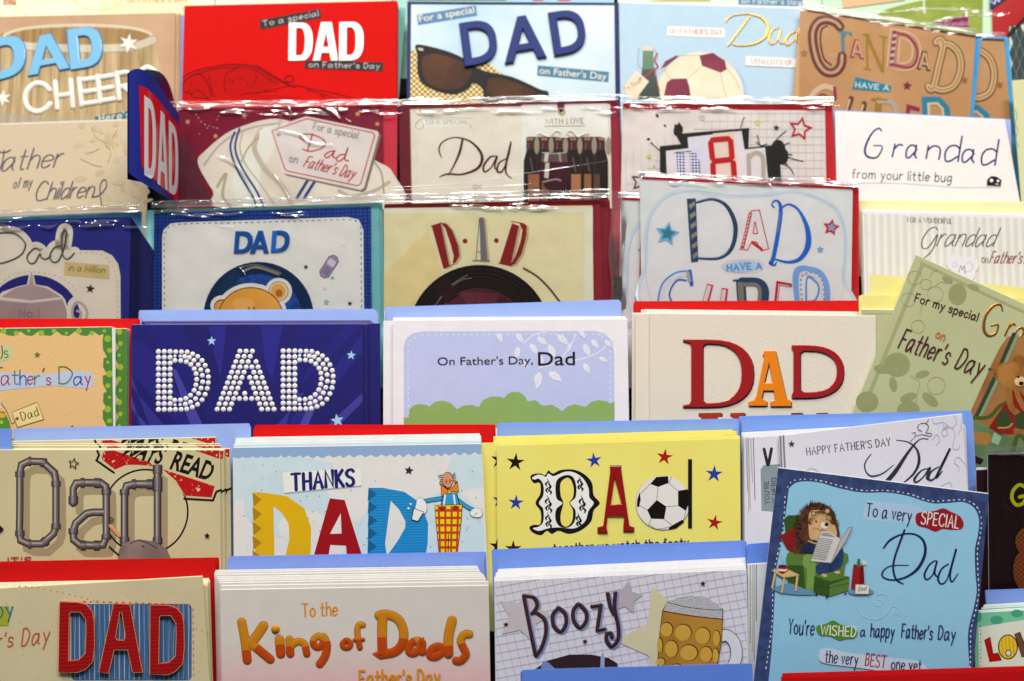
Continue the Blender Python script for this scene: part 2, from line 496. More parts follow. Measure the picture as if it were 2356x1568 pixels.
    def blk(s, shape, o, ux, uy, mat, h=1.5, bev=1.0, rim=None, rw=0):
        """a raised, bevelled block letter: outline in a unit box placed at o with edges ux, uy (photo units)"""
        outer, holes = shape
        tr = lambda q: (o[0] + ux[0] * q[0] + uy[0] * q[1], o[1] + ux[1] * q[0] + uy[1] * q[1])
        if rim:
            for l in outer + holes: s.line([tr(q) for q in l], rw, rim, False, True, cap=False)
        if h <= 0:
            s.fill([tr(q) for q in outer[0]], mat, holes=[[tr(q) for q in hh] for hh in holes]); return
        cu = bpy.data.curves.new("letter", 'CURVE'); cu.dimensions = '2D'; cu.fill_mode = 'BOTH'
        cu.extrude = h / s.k / 2; cu.bevel_depth = bev / s.k; cu.bevel_resolution = 1; cu.offset = -bev / s.k
        for l in outer + holes:
            sp = cu.splines.new('POLY'); sp.points.add(len(l) - 1); sp.use_cyclic_u = True
            for i, q in enumerate(l):
                p = s.L(*tr(q)); sp.points[i].co = (p.x, p.y, 0, 1)
        ob = bpy.data.objects.new("letter", cu); COL.objects.link(ob)
        me = bpy.data.meshes.new_from_object(ob.evaluated_get(bpy.context.evaluated_depsgraph_get()))
        zo = s.lay() + h / s.k / 2 + bev / s.k
        s.mb.add([(v.co.x, v.co.y, v.co.z + zo) for v in me.vertices], [list(p.vertices) for p in me.polygons], mat)
        bpy.data.objects.remove(ob); bpy.data.curves.remove(cu); bpy.data.meshes.remove(me)
    def bl(s, ch, o, ux, uy, mat, off=.02, ext=0, bev=0):
        """one bold sans letter stretched into the box o, ux, uy"""
        vs, fs = font_mesh(ch, off, ext, bev)
        x0 = min(v.x for v in vs); x1 = max(v.x for v in vs); y0 = min(v.y for v in vs); y1 = max(v.y for v in vs); zm = min(v.z for v in vs)
        z = s.lay(); out = []
        sc = math.hypot(*uy) / (y1 - y0) / s.k
        for v in vs:
            a = (v.x - x0) / (x1 - x0); b = (v.y - y0) / (y1 - y0)
            p = s.L(o[0] + ux[0] * a + uy[0] * b, o[1] + ux[1] * a + uy[1] * b); out.append((p.x, p.y, z + (v.z - zm) * sc))
        s.mb.add(out, fs, mat)
    # -- clear sleeve
    def sleeve(s, x0, y0, x1, y0b, ybot, rimw=10, amp=.35, seed=0, zb=1.3, glints=()):
        s.part('clear_sleeve')
        nx, ny = 56, 34; vs = []; fs = []
        for j in range(ny + 1):
            f = (j / ny) ** 1.3
            for i in range(nx + 1):
                g = i / nx
                px = x0 + (x1 - x0) * g; top = y0 + (y0b - y0) * g; py = top + (ybot - top) * f
                p = s.L(px, py)
                ed = min(g, 1 - g) * 12
                q = noise.noise(Vector((px * .022 + seed, py * .022, seed))) + .6 * noise.noise(Vector((px * .06, py * .03 + seed, 3.3))) + .3 * noise.noise(Vector((px * .16, py * .12 + seed, 7.3)))
                zz = zb + amp * q * (.3 + 1.5 * math.exp(-f * 11)) - max(0, 1 - ed) * .8 - math.exp(-f * 40) * 1.2
                vs.append((p.x, p.y, zz * .001))
        for j in range(ny):
            for i in range(nx):
                a = j * (nx + 1) + i; fs.append([a + nx + 1, a + nx + 2, a + 1, a])
        s.mb.add(vs, fs, FILM, True)
        s.sub('sealed_rim_glints')
        rnd = random.Random(seed)
        zs = s.z; s.z = (zb + .3) * .001
        for k, (dy, ww) in enumerate(((2, 3.4), (rimw, 5.5), (rimw * .55, 3.0))):
            pts = [(x0 + (x1 - x0) * g / 14, y0 + (y0b - y0) * g / 14 + dy + rnd.uniform(-1.5, 1.5)) for g in range(15)]
            s.line(pts, [ww * rnd.uniform(.35, 1.5) for _ in pts], FOLD, h=ww * .16, wedge=True)
        s.fill([(x0 + 2, y0 + 2), (x1 - 2, y0b + 2), (x1 - 2, y0b + rimw), (x0 + 2, y0 + rimw)], FOLD)
        for k in range(12):      # film creases, wedge-shaped so they catch the lamps as glints
            cx = x0 + (x1 - x0) * rnd.random(); cy = y0 + rimw + 4 + 14 * rnd.random()
            s.line([(cx, cy), (cx + rnd.uniform(10, 30), cy + rnd.uniform(-3, 5)), (cx + rnd.uniform(35, 70), cy + rnd.uniform(-4, 6))], [1, rnd.uniform(3, 8), .6], FOLD, h=.7, wedge=True)
        for g, gw in glints: s.line(g, [gw * .3] + [gw] * (len(g) - 2) + [gw * .25], FOLD, h=gw * .13, wedge=True)  # raised film wedges shaped to put bright glints at chosen spots
        s.z = zs
    # -- copies stacked behind
    def copies(s, offs, label, group, full=False, t=1.9, start=0):
        for i, of in enumerate(offs):
            dx, dy = of[0], of[1]; ang = of[2] if len(of) > 2 else 0
            nl = s.lift - t * (i + 1 + start)
            p = U(s.TL[0] + dx, s.TL[1] + dy, s.row, nl)
            Mx = Matrix.Translation(p) @ Matrix.Rotation(math.radians(random.Random(label + str(i)).uniform(-.35, .35)), 4, s.ax[0]) @ Matrix.Rotation(math.radians(ang), 4, s.n) @ Matrix.Translation(-s.tlw) @ s.root.matrix_world
            r = s.root.copy(); COL.objects.link(r); r.matrix_world = Mx
            tag(r, label, None, group)
            mp = {}
            for o in s.objs:
                if not full and o.name.split('.')[0] not in ('front_leaf', 'back_leaf'): continue
                c = o.copy(); COL.objects.link(c)
                c.parent = mp.get(o.parent, r); mp[o] = c
        s.deep = s.lift - t * (len(offs) + 1 + start)
        return s

def envelope(row, lift, TL, TR, hexc, label, group=None, n=1, step=(0, -2.2), t=1.3):
    """n envelopes, the front one first; each further one peeks out by step"""
    rnd = random.Random(str(TL))
    for i in range(n):
        dx, dy = step[0] * i + (rnd.uniform(-2.5, 2.5) if i else 0), step[1] * i + (rnd.uniform(-.6, .6) if i else 0)
        e = Card(row, (TL[0] + dx, TL[1] + dy), (TR[0] + dx, TR[1] + dy + (rnd.uniform(-1.5, 1.5) if i else 0)), None, label, 'envelope', lift=lift - t * i, name='envelope', group=group if n > 1 else None)
        e.edge = M(hexc)
        e.part('pocket'); e.slab(e.c, 0, .62, M(hexc), 1.2)
        W, H = e.W, e.H
        e.part('flap'); z0 = -.66
        e.slab([(-W / 2 + .002, H - .0003), (W / 2 - .002, H - .0003), (W * .08, H * .62), (-W * .08, H * .62)], z0, .18, M(hexc))
        e.done()
# ---------------------------------------------------------------- the rack (hidden behind the cards but carrying them)
def box_obj(name, x0, x1, y0, y1, z0, z1, mat, parent=None):
    mb = MB(); v = [(x, y, z) for x in (x0, x1) for y in (y0, y1) for z in (z0, z1)]
    mb.add(v, [[0, 1, 3, 2], [4, 6, 7, 5], [0, 4, 5, 1], [2, 3, 7, 6], [0, 2, 6, 4], [1, 5, 7, 3]], mat)
    o = bpy.data.objects.new(name, mb.build(name)); COL.objects.link(o)
    if parent: o.parent = parent
    return o
rack = bpy.data.objects.new("card_rack", None); rack.empty_display_size = .01; COL.objects.link(rack)
rack.location = (0, 1.0, -.4)
tag(rack, "dark tiered display rack holding every row of cards", "display rack")
RM = M('2A2624', 'matte')
for i in range(8):
    zc = ROWP[i].z; d = ROWD[i]; yb = d + (LEDGE[i] - zc) * math.tan(LEANS[i])
    box_obj("shelf", -.62, .62, yb - .004 - 1.0, yb + .021 - 1.0, LEDGE[i] - .003 + .4, LEDGE[i] - .0005 + .4, RM, rack)
    mb = MB()   # leaning back rest of the tier
    y0 = yb + .0215; h = .10 if i else .16
    q = [(-.62, y0, LEDGE[i] - .003), (.62, y0, LEDGE[i] - .003), (.62, y0 + h * math.tan(LEANS[i]), LEDGE[i] + h), (-.62, y0 + h * math.tan(LEANS[i]), LEDGE[i] + h)]
    q += [(x, y + .0015, z) for x, y, z in q]
    mb.add([(x, y - 1.0, z + .4) for x, y, z in q], [[0, 1, 2, 3], [7, 6, 5, 4], [0, 4, 5, 1], [3, 2, 6, 7], [0, 3, 7, 4], [1, 5, 6, 2]], RM)
    o = bpy.data.objects.new("back_rest", mb.build("back_rest")); COL.objects.link(o); o.parent = rack

BLUE_ENV = 'A0B6F0'; RED_ENV = 'D8100F'

# ================================================================ top strip (row 0)
c = Card(0, (-30, -210), (456, -206), M('EFE3C6'), "cream Father's Day card with gold rings, top left corner edge of the photo", BR=(457, 60))
c.part('stamp_picture'); c.rect(8, -20, 37, 12, M('8A5A3A', 'mottle', 'D8B090', 3)); c.part('paper_fold'); c.line([(40, 18), (60, 36)], 3, M('D8C8A8'))
c.part('pale_panel'); c.rect(228, -40, 440, 42, M('E6DDB8'))
c.part('gold_ring'); c.line([(165, -5), (185, 15), (225, 24), (262, 18), (285, -5)], 1.6, M('C8964A', 'foil'))
c.part('gold_ring'); c.line([(268, 0), (270, 18), (280, 34)], 1.8, M('D8B070', 'foil')); c.part('gold_ring'); c.line([(318, 34), (325, 20), (340, 20), (346, 34)], 2, M('D8B070', 'foil'))

c.part('lettering'); c.t("on FATHER'S DAY", (293, 7), (431, 5), 12, M('C98A4A'), 2, nib=.5, serif=1.2); c.done()
c = Card(0, (466, -200), (904, -203), M('EBE3D0'), "plain cream card edge showing above the red DAD car card", lift=-1); c.part('lettering'); c.line([(497, -20), (494, 12)], 2, M('4A4A3A')); c.done()
c = Card(0, (908, -205), (1174, -205), M('A9D0C4'), "pale green card edge above the sunglasses DAD card", lift=-1); c.part('picture'); c.rect(940, -30, 1165, 2, M('3A4A40')); c.done()
c = Card(0, (1178, -207), (1412, -204), M('A9CBE0'), "light blue card with red blocks, edge above the sunglasses card", lift=0); c.part('picture')
c.rect(1225, -30, 1250, 3, M('C84048')); c.part('picture'); c.rect(1283, -30, 1313, 3, M('D03038')); c.done()
c = Card(0, (1416, -204), (1878, -206), M('CFE0D0'), "pale mint card with a blue Father's Day strip above the football card", lift=-1)
c.part('picture'); c.fill([(1480, 5), (1550, -4), (1640, -2), (1632, 5)], M('B9AE7A')); c.part('caption_strip'); c.fill([(1699, -8), (1846, -2), (1848, 16), (1699, 12)], M('5F86A2'))
c.part('lettering'); c.t("on Father's Day", (1706, 8), (1842, 11), 11, M('C9D6D4'), 2); c.done()
c = Card(0, (1884, -195), (2272, -190), M('C4DDC2'), "mint golf card with a green hill and maroon flag above the kraft GRANDAD card", lift=3, edge='E8F0E4')
c.part('picture'); c.fill([(1999, 45), (2040, 22), (2090, 8), (2140, -2), (2180, -14), (2262, -20), (2260, 90), (2000, 90)], M('9DA850', 'mottle', '8A9A3C', 1))
c.part('tag_picture'); c.fill([(1930, -20), (2090, -30), (2081, 1), (1940, 20)], M('D6B58E')); c.line([(1938, 21), (2082, 2)], 2, M('6A5A44'), False)
c.part('flag_picture'); c.line([(2124, -20), (2127, 30)], 4, M('D8D8C8'), False); c.fill([(2145, 52), (2226, 33), (2230, 64), (2160, 62)], M('7E2350')); c.line([(2223, 26), (2224, 36)], 5, M('E8E8E0'), False)
c.part('lettering'); c.t("Grandad", (2172, 62), (2228, 58), 11, M('C890A8'), 1.6, sl=.3); c.done()
c = Card(0, (2276, -190), (2470, -180), M('B00E10', 'gloss'), "red card with a navy corner strip at the top right of the rack", lift=6)
c.part('picture'); c.fill([(2278, -60), (2330, -60), (2310, 0), (2282, 21), (2277, 21)], M('1E2E78', 'gloss')); c.line([(2281, 22), (2330, -12)], 4, M('101828'), False)
c.part('lettering'); c.t("w", (2284, 12), (2304, 2), 16, M('D8D8E0'), 2); c.done()

# ================================================================ row 1
GS = M('D8D6D0', 'foil')
# barrel card
c = Card(1, (-40, 40), (403, 30), M('B89878', 'mottle', 'C2A284', .5), "tan barrel card with blue DAD and raised white CHEERS lettering", BR=(400, 270))
c.part('barrel_picture')
c.fill([(-20, 84), (60, 62), (180, 57), (300, 64), (348, 78), (353, 100), (372, 165), (386, 290), (-30, 290)], M('CBB692', 'wood', '9A8054'))
c.line([(8, 86), (20, 76), (70, 64), (180, 58), (290, 63), (343, 76), (347, 86)], 6, M('CFC4AE'))
c.fill([(12, 88), (60, 70), (180, 64), (300, 69), (345, 84), (300, 100), (180, 107), (60, 101)], M('B39260', 'wood', '8C6E46'), sm=True)
c.line([(-10, 92), (60, 106), (180, 112), (300, 108), (352, 92)], 20, M('9C8C74')); c.line([(-10, 92), (60, 106), (180, 112), (300, 108), (352, 92)], 17, M('CFC6B4', 'wood', 'BDB29E')); c.line([(-10, 270), (60, 278), (180, 283), (390, 272)], 26, M('B9AD98', 'wood', '9E917C'))
for x in (30, 75, 125, 172, 200, 243, 280, 325): c.line([(x + (x - 180) * -.02, 122), (x, 190), (x + (x - 180) * .05, 262)], 1.3, M('8C6E46'))
bl = M('86BFE0', 'gloss'); bd = M('3F7FB4')
c.part('lettering')
for sh, o, ux, uy in ((D(.3, .3, .2), (-26, 192), (88, -22), (-6, -94)), (A(.24, .26, .2, .15), (65, 177), (96, -18), (-8, -86)), (D(.3, .3, .2), (163, 163), (76, -12), (-8, -92))):
    c.sub('letter'); c.blk(sh, o, ux, uy, bl, 1.6, 1.2, bd, 4.5)
wh = M('EAE4DA', 'gloss')
c.part('lettering')
for pts in ([(113, 207), (100, 195), (80, 194), (62, 210), (58, 232), (66, 250), (84, 258), (103, 252), (115, 240)],): c.sub('letter'); c.line(pts, 13, wh, h=3)
for (ps) in ([[(127, 190), (132, 250)], [(163, 186), (168, 246)], [(130, 222), (166, 217)]], [[(182, 183), (188, 243)], [(183, 186), (218, 181)], [(186, 214), (217, 209)], [(188, 241), (221, 236)]],
             [[(225, 177), (231, 236)], [(226, 180), (258, 175)], [(229, 207), (258, 202)], [(231, 234), (262, 229)]], [[(269, 170), (275, 229)]],):
    c.sub('letter')
    for q in ps: c.line(q, 12, wh, False, h=3)
c.line([(269, 172), (292, 168), (305, 180), (298, 196), (272, 202)], 12, wh, h=3); c.line([(285, 200), (310, 224)], 12, wh, False, h=3)
c.sub('letter'); c.line([(356, 165), (340, 156), (325, 166), (335, 185), (352, 195), (345, 215), (325, 214)], 12, wh, h=3)
c.part('star_emblem'); c.star(296, 101, 23, wh, 8, .42, 6); c.star(7, 227, 20, wh, 5, .42, 6)
c.part('caption_strip'); c.fill([(219, 270), (310, 254), (312, 285), (219, 285)], M('4F6E74')); c.t("Here's", (230, 281), (300, 272), 16, M('C9D2D0'), 2.4); c.done()
c.copies([(9, 3), (15, 1)], "spare tan barrel card behind the front barrel card", "spare barrel cards")
envelope(1, c.deep, (398, 36), (438, 34), BLUE_ENV, "pale blue envelope corner between the barrel card and the red car card", n=1)

# red car card
c = Card(1, (424, 14), (913, 2), M('CC0C05', 'matte'), "bright red DAD card with a car drawing and white glitter letters", BL=(418, 245), BR=(912, 244), edge='C81410')
c.part('car_picture'); k = M('6A0A08', 'matte'); dk = M('C01008')
c.fill([(424, 176), (450, 162), (520, 150), (575, 151), (600, 161), (648, 190), (600, 216), (480, 226), (420, 232)], M('B80A05', 'matte'))
for pts, ww in (([(420, 180), (450, 163), (520, 150), (575, 151), (600, 161), (650, 190), (680, 202)], 2.6), ([(452, 170), (500, 158), (570, 156), (592, 165), (640, 196)], 2), ([(420, 192), (440, 176), (460, 172), (476, 190), (488, 224), (486, 238)], 2.6),
                ([(480, 172), (500, 227), (570, 216), (640, 210)], 1.8), ([(424, 186), (420, 205), (432, 214), (440, 190)], 1.6), ([(440, 218), (452, 208), (466, 214), (476, 226), (488, 228)], 2), ([(520, 214), (516, 190), (524, 168), (545, 158)], 2), ([(524, 190), (530, 182), (536, 190), (530, 196)], 1.5),
                ([(548, 184), (556, 180), (566, 188), (570, 200)], 1.5), ([(580, 200), (590, 180), (586, 165)], 1.6), ([(589, 216), (630, 206), (677, 198), (720, 206), (770, 216), (815, 228)], 2), ([(600, 219), (640, 222), (670, 234)], 1.8), ([(706, 207), (750, 219), (775, 231)], 1.6),
                ([(588, 150), (610, 163), (668, 197), (676, 199)], 1.8), ([(655, 184), (661, 176), (672, 176), (676, 184), (668, 190), (657, 188)], 2.4), ([(422, 212), (440, 216), (446, 224), (484, 229)], 1.8), ([(540, 230), (560, 236), (590, 232)], 1.4)):
    c.line(pts, ww, k)
c.fill([(733, 217), (748, 222), (745, 226)], k); c.fill([(482, 224), (600, 218), (690, 222), (690, 245), (480, 245)], M('BC0A05', 'matte'))
c.part('caption_strip'); gy = M('262422'); gt = M('B9B4B4')
c.fill([(597, 47), (736, 21), (740, 42), (599, 69)], gy); c.t("To a special", (606, 61), (733, 37), 12, gt, 1.8, serif=1.2)
c.part('lettering'); gl = M('E6E8E4', 'holo', 'BFC8C2', 2.0, 0.0)
for sh, o, ux, uy in ((D(.3, .32, .14, .45), (664, 141), (55, 0), (1, -88)), (A(.28, .42, .2, .16), (720, 141), (58, 0), (2, -89)), (D(.3, .32, .14, .45), (780, 141), (56, -1), (1, -89))):
    c.sub('letter'); c.blk(sh, o, ux, uy, gl, .5, .4)
c.part('caption_strip'); c.fill([(702, 141), (882, 144), (881, 165), (701, 158)], gy); c.t("on Father's Day", (711, 155), (873, 159), 12, gt, 1.8, serif=1.2); c.done()
c.copies([(2, 2), (4, 3), (5, 5), (7, 9), (1, 1)], "spare red car card packed behind the front red DAD car card", "spare red car cards")
envelope(1, c.deep, (914, 18), (934, 19), '74B9AE', "thin teal envelope edge between the red car card and the sunglasses card")

# sunglasses card
c = Card(1, (937, 4), (1424, 7), M('22306A'), "navy-edged card with sunglasses on straw and navy DAD letters", BL=(936, 250), BR=(1428, 250), edge='1E2A58')
c.part('beach_picture'); c.fill([(946, 11), (1413, 13), (1416, 250), (944, 250)], M('AFCBDC', 'mottle', 'DDE4E2', .12))
c.fill([(946, 112), (960, 120), (1010, 140), (1090, 138), (1120, 142), (1152, 168), (1200, 200), (1262, 232), (1290, 250), (944, 250)], M('EFDAA2', 'weave', '8C6028', 4.2))
sg = M('181514'); ln = M('2E1A0A', 'mottle', '5E3812', .35)
c.fill([(955, 108), (965, 103), (1000, 110), (1040, 122), (1072, 138), (1095, 155), (1120, 165), (1180, 178), (1240, 205), (1262, 214), (1250, 250), (1118, 250), (1112, 210), (1090, 192), (1078, 205), (1050, 218), (1015, 214), (985, 202), (966, 185), (960, 160), (960, 128)], sg, sm=True)
c.fill([(970, 140), (985, 126), (1012, 126), (1050, 138), (1078, 150), (1086, 164), (1078, 186), (1055, 204), (1020, 206), (990, 195), (974, 176)], ln, sm=True)
c.fill([(1122, 190), (1130, 180), (1160, 182), (1205, 198), (1236, 216), (1232, 255), (1124, 255)], ln, sm=True)
c.ell(968, 114, 7, 3, M('C8BCA0'), 15)
c.part('caption_strip'); sb = M('5C86AC'); cr = M('E4DCC4')
c.fill([(959, 35), (1095, 13), (1098, 37), (962, 59)], sb); c.bt("For a special", (965, 51), (1092, 30), 15, cr, .005)
c.part('lettering'); nv = M('28387A')
for sh, o, ux, uy in ((D(.24, .22, .18, .3), (1069, 157), (80, -13), (-13, -101)), (A(.22, .2, .22, .16), (1161, 150), (97, -16), (-10, -103)), (D(.24, .22, .18, .3), (1275, 132), (78, -13), (-15, -100))):
    c.sub('letter'); c.blk(sh, o, ux, uy, nv, 2.2, 2.2)
c.part('caption_strip'); c.fill([(1237, 151), (1401, 166), (1400, 190), (1236, 175)], M('4E83A0')); c.bt("on Father's Day", (1241, 170), (1395, 184), 15, cr, .005); c.done()

# football card
c = Card(1, (1425, 4), (1850, 16), M('B5CCDC'), "pale blue card with a maroon and white football, bottle and gold Dad", BR=(1832, 240), edge='F4F2EE')
c.part('border'); c.fill([(1425, 4), (1850, 16), (1850, 21), (1425, 7)], M('F2F0EA'))
c.part('football_picture'); c.ell(1640, 225, 80, 86, M('A4BAD6', 'mottle', 'B5CCDC', .4), 20)
bw = M('E8DEC8', 'mottle', 'DACDB2', .4); mr = M('7A2A44', 'mottle', '8C3A50', .6); c.ell(1611, 222, 100, 102, bw)
c.fill([(1609, 128), (1640, 122), (1668, 140), (1672, 160), (1658, 168), (1615, 152)], mr); c.fill([(1520, 160), (1530, 142), (1556, 128), (1562, 130), (1535, 152)], mr); c.fill([(1526, 228), (1534, 190), (1545, 182), (1580, 181), (1586, 200), (1590, 230)], mr)
sm_ = M('B5A88E')
for q in ([(1615, 152), (1582, 182)], [(1545, 182), (1534, 172), (1530, 160)], [(1658, 168), (1664, 200), (1672, 228)], [(1535, 152), (1530, 160), (1516, 170)], [(1562, 129), (1609, 128)], [(1672, 158), (1690, 180), (1702, 205)]): c.line(q, 1.5, sm_)
c.part('bottle_picture'); gr = M('4E7C56', 'gloss'); dg = M('1E3A2A', 'gloss')
c.fill([(1479, 114), (1503, 114), (1504, 150), (1508, 175), (1516, 210), (1522, 230), (1468, 230), (1474, 190), (1478, 150)], dg); c.fill([(1479, 114), (1503, 114), (1504, 160), (1478, 160)], gr)
c.rect(1478, 108, 1503, 117, M('D8CCC0')); c.line([(1470, 112), (1468, 150), (1478, 158)], 1.2, M('8A7A70')); c.line([(1504, 112), (1512, 130), (1508, 152)], 1.2, M('8A7A70'))
c.line([(1512, 124), (1506, 140), (1514, 155), (1506, 160), (1485, 175), (1475, 178)], 4, M('A83048')); c.line([(1508, 158), (1512, 190), (1518, 210)], 2.5, M('A83048'))
c.part('tag_picture'); c.fill([(1432, 203), (1463, 163), (1493, 188), (1462, 230), (1448, 228)], M('E2D2BA')); c.ell(1473, 182, 4, 4, M('9AAA98')); c.t("To Dad", (1436, 212), (1474, 190), 9, M('8A7A6A'), 1.1, sl=.2)
c.part('caption_strip'); wl = M('EDE6E2'); pk = M('B98C88')
c.fill([(1536, 61), (1667, 66), (1667, 88), (1535, 83)], wl); c.t("ON FATHER'S DAY", (1541, 77), (1661, 81), 11, pk, 1.8, nib=.45, serif=1)
c.part('caption_strip'); c.fill([(1716, 130), (1835, 136), (1835, 157), (1715, 152)], wl); c.t("WITH LOTS OF", (1727, 148), (1822, 151), 11, pk, 1.8, nib=.45, serif=1)
c.part('lettering'); gd = M('C9982E', 'foil')
c.line([(1670, 53), (1673, 45), (1690, 36), (1722, 33), (1752, 42), (1767, 62), (1762, 84), (1738, 101), (1700, 106), (1683, 102)], [1.4, 3.6, 2.2, 2.9, 4.3, 5.8, 5.0, 3.6, 2.9, 1.4], gd, h=.5); c.line([(1729, 35), (1702, 70), (1675, 106)], [2.2, 4.3, 3.6], gd, h=.5)
c.line([(1793, 65), (1778, 70), (1769, 88), (1774, 102), (1788, 94), (1797, 68), (1792, 92), (1799, 101), (1806, 94)], [1.4, 2.9, 4.3, 3.6, 2.2, 2.9, 3.6, 2.9, 1.4], gd, h=.5)
c.line([(1834, 74), (1820, 78), (1808, 92), (1810, 104), (1822, 98), (1836, 76), (1850, 30), (1832, 90), (1838, 102)], [1.4, 2.9, 4.3, 3.6, 2.2, 2.9, 3.6, 2.9, 1.4], gd, h=.5); c.done()

# kraft GRANDAD card
def grandad_art(c):
    c.part('border'); c.fill([(1842, 20), (2245, 83), (2245, 88), (1842, 25)], M('8E1F1C'))
    c.part('lettering'); br = M('7A4640'); be = M('C9A184'); mg = M('9E2858'); ol = M('A8862E'); te = M('5E8E98'); od = M('7E6432')
    c.sub('letter')
    g = [(1932, 62), (1922, 52), (1902, 46), (1882, 52), (1870, 75), (1872, 110), (1882, 145), (1900, 166), (1922, 166), (1935, 150), (1937, 130)]
    c.line(g, 22, br, h=1); c.line(g, 17, M('DDBF9E'), h=1); c.line(g, 11, be, h=1); c.line([(1912, 128), (1940, 130)], 10, be, False)
    c.line([(1876, 70), (1872, 100), (1882, 140)], 3, M('E6DCC8')); c.line([(1903, 60), (1890, 70), (1888, 100), (1896, 135), (1912, 150)], 4, M('5A3330'))
    c.sub('letter'); c.line([(1938, 76), (1940, 118)], 8, te, False); c.line([(1940, 90), (1948, 76), (1958, 78)], 5, te); c.line([(1929, 74), (1944, 74)], 4, te, False); c.ell(1957, 80, 4, 4, te)
    c.sub('letter'); c.blk(A(.3, .35, .2, .18), (1955, 133), (33, 5), (0, -44), mg, 0); c.blk(A(.2, .3, .24, .14), (1959, 130), (28, 4), (0, -38), M('CFA884'), 0)
    c.sub('letter'); c.line([(1994, 84), (1996, 160)], 5, ol, False, cap=False); c.line([(1994, 82), (2030, 164)], 8, ol, False); c.line([(2034, 86), (2031, 166)], 5, ol, False); c.line([(1986, 80), (2000, 82)], 4, ol, False); c.line([(1988, 159), (2003, 161)], 4, ol, False); c.line([(2024, 84), (2040, 87)], 4, ol, False)
    c.sub('letter'); c.blk(D(.28, .2, .14, .3), (2043, 155), (68, 13), (8, -86), M('BA8E70'), 0, 0, M('DDBF9E'), 7); c.line([(2064, 78), (2090, 85), (2110, 115), (2106, 145), (2090, 156), (2056, 150)], 5, mg)
    c.line([(2059, 72), (2050, 152)], 9, mg, False, cap=False)
    for i in range(5): c.line([(2053.6 - i * 1.7, 84 + i * 15), (2063 - i * 1.7, 81 + i * 15)], 6, M('C9C2BA'), False, cap=False)
    c.sub('letter'); c.blk(A(.3, .35, .2, .18), (2108, 160), (33, 5), (2, -44), M('5A4430'), 0); c.blk(A(.2, .3, .24, .14), (2113, 157), (27, 4), (1, -37), M('CFA884'), 0)
    c.sub('letter')
    dd = [(2166, 104), (2186, 104), (2206, 125), (2210, 160), (2196, 196), (2170, 208), (2150, 203)]
    ds = [(2154, 98), (2162, 92), (2170, 104), (2160, 150), (2148, 200), (2140, 206), (2136, 200)]
    for q in (dd, ds): c.line(q, 19, M('7E6A48'), h=.6)
    for q in (dd, ds): c.line(q, 15, M('D6B48C'), h=.8); c.line(q, 8, ol, h=.8)
    c.part('caption_strip'); c.fill([(1969, 178), (2051, 199), (2048, 213), (1960, 206)], M('2E8CA8')); c.t("HAVE A", (1968, 201), (2044, 209), 11, M('C2DCDC'), 3)
    c.part('star_emblem'); c.star(2087, 198, 11, M('8E2048'), 5, .5); c.star(1850, 123, 10, M('B58058'), 0, .5); c.star(2219, 185, 9, M('A86E40'), 0, .5)
    c.part('lettering'); c.sub('letter'); c.line([(1918, 205), (1895, 200), (1872, 215), (1862, 240), (1866, 280)], 12, M('D8BEA4')); c.line([(1920, 203), (1922, 228)], 7, mg, False); c.line([(1910, 226), (1890, 218), (1878, 235), (1872, 260)], 4, mg)
    c.sub('letter'); c.line([(1958, 228), (1942, 275)], 13, M('6A4434'), False); c.line([(1954, 231), (1940, 275)], 6, M('D8B48C'), False); c.line([(1988, 240), (1980, 275)], 13, M('6A4434'), False); c.line([(1985, 243), (1976, 275)], 6, M('D8B48C'), False)
    c.sub('letter'); c.line([(2022, 232), (2018, 280)], 16, ol, False); c.line([(2022, 233), (2050, 236), (2062, 256), (2060, 275)], 12, M('B9AE9E')); c.line([(2006, 229), (2040, 231)], 5, ol, False)
    c.sub('letter'); c.line([(2086, 280), (2090, 246), (2112, 252)], 9, mg, False)
    c.sub('letter'); c.line([(2130, 285), (2127, 230), (2160, 230), (2178, 250), (2182, 285)], 13, M('2E8CA8'), False); c.line([(2138, 285), (2136, 240), (2156, 239), (2168, 252), (2172, 285)], 6, M('D8C4A8'), False)
c = Card(1, (1842, 20), (2245, 83), M('C3986A', 'mottle', 'CBA378', .35), "tilted kraft brown GRANDAD card with multicoloured letters in a clear sleeve", BL=(1824, 245), BR=(2232, 275), lift=8, edge='B98C58', peek=0)
grandad_art(c); lf = c.lift
c.sleeve(1838, 8, 2247, 70, 290, 9, .5, 3)
c.done(); c.copies([(63, 56, 7.5)], "second kraft GRANDAD card showing past the first at its right edge", None, True, t=2.6)
envelope(1, 6.6, (1900, 29), (2258, 84), '4FB0E8', "bright blue envelope behind the front kraft GRANDAD card")
envelope(1, 3.0, (1920, 84), (2320, 86), '4FB0E8', "bright blue envelope behind the second kraft GRANDAD card, furthest right")
# harlequin card at the far right
c = Card(1, (2322, 62), (2460, 40), M('C9CFBE'), "card with dark green harlequin diamonds at the right edge", lift=0, edge='20282C', BL=(2324, 240))
c.part('diamond_pattern'); dm = M('3C4A4C')
for i in range(5):
    for j in range(6):
        cx, cy = 2330 + i * 16 + (j % 2) * 8, 75 + j * 24
        c.fill([(cx, cy - 23), (cx + 8, cy), (cx, cy + 23), (cx - 8, cy)], dm)
c.line([(2320, 84), (2360, 40)], 8, M('181A1E'), False); c.done()

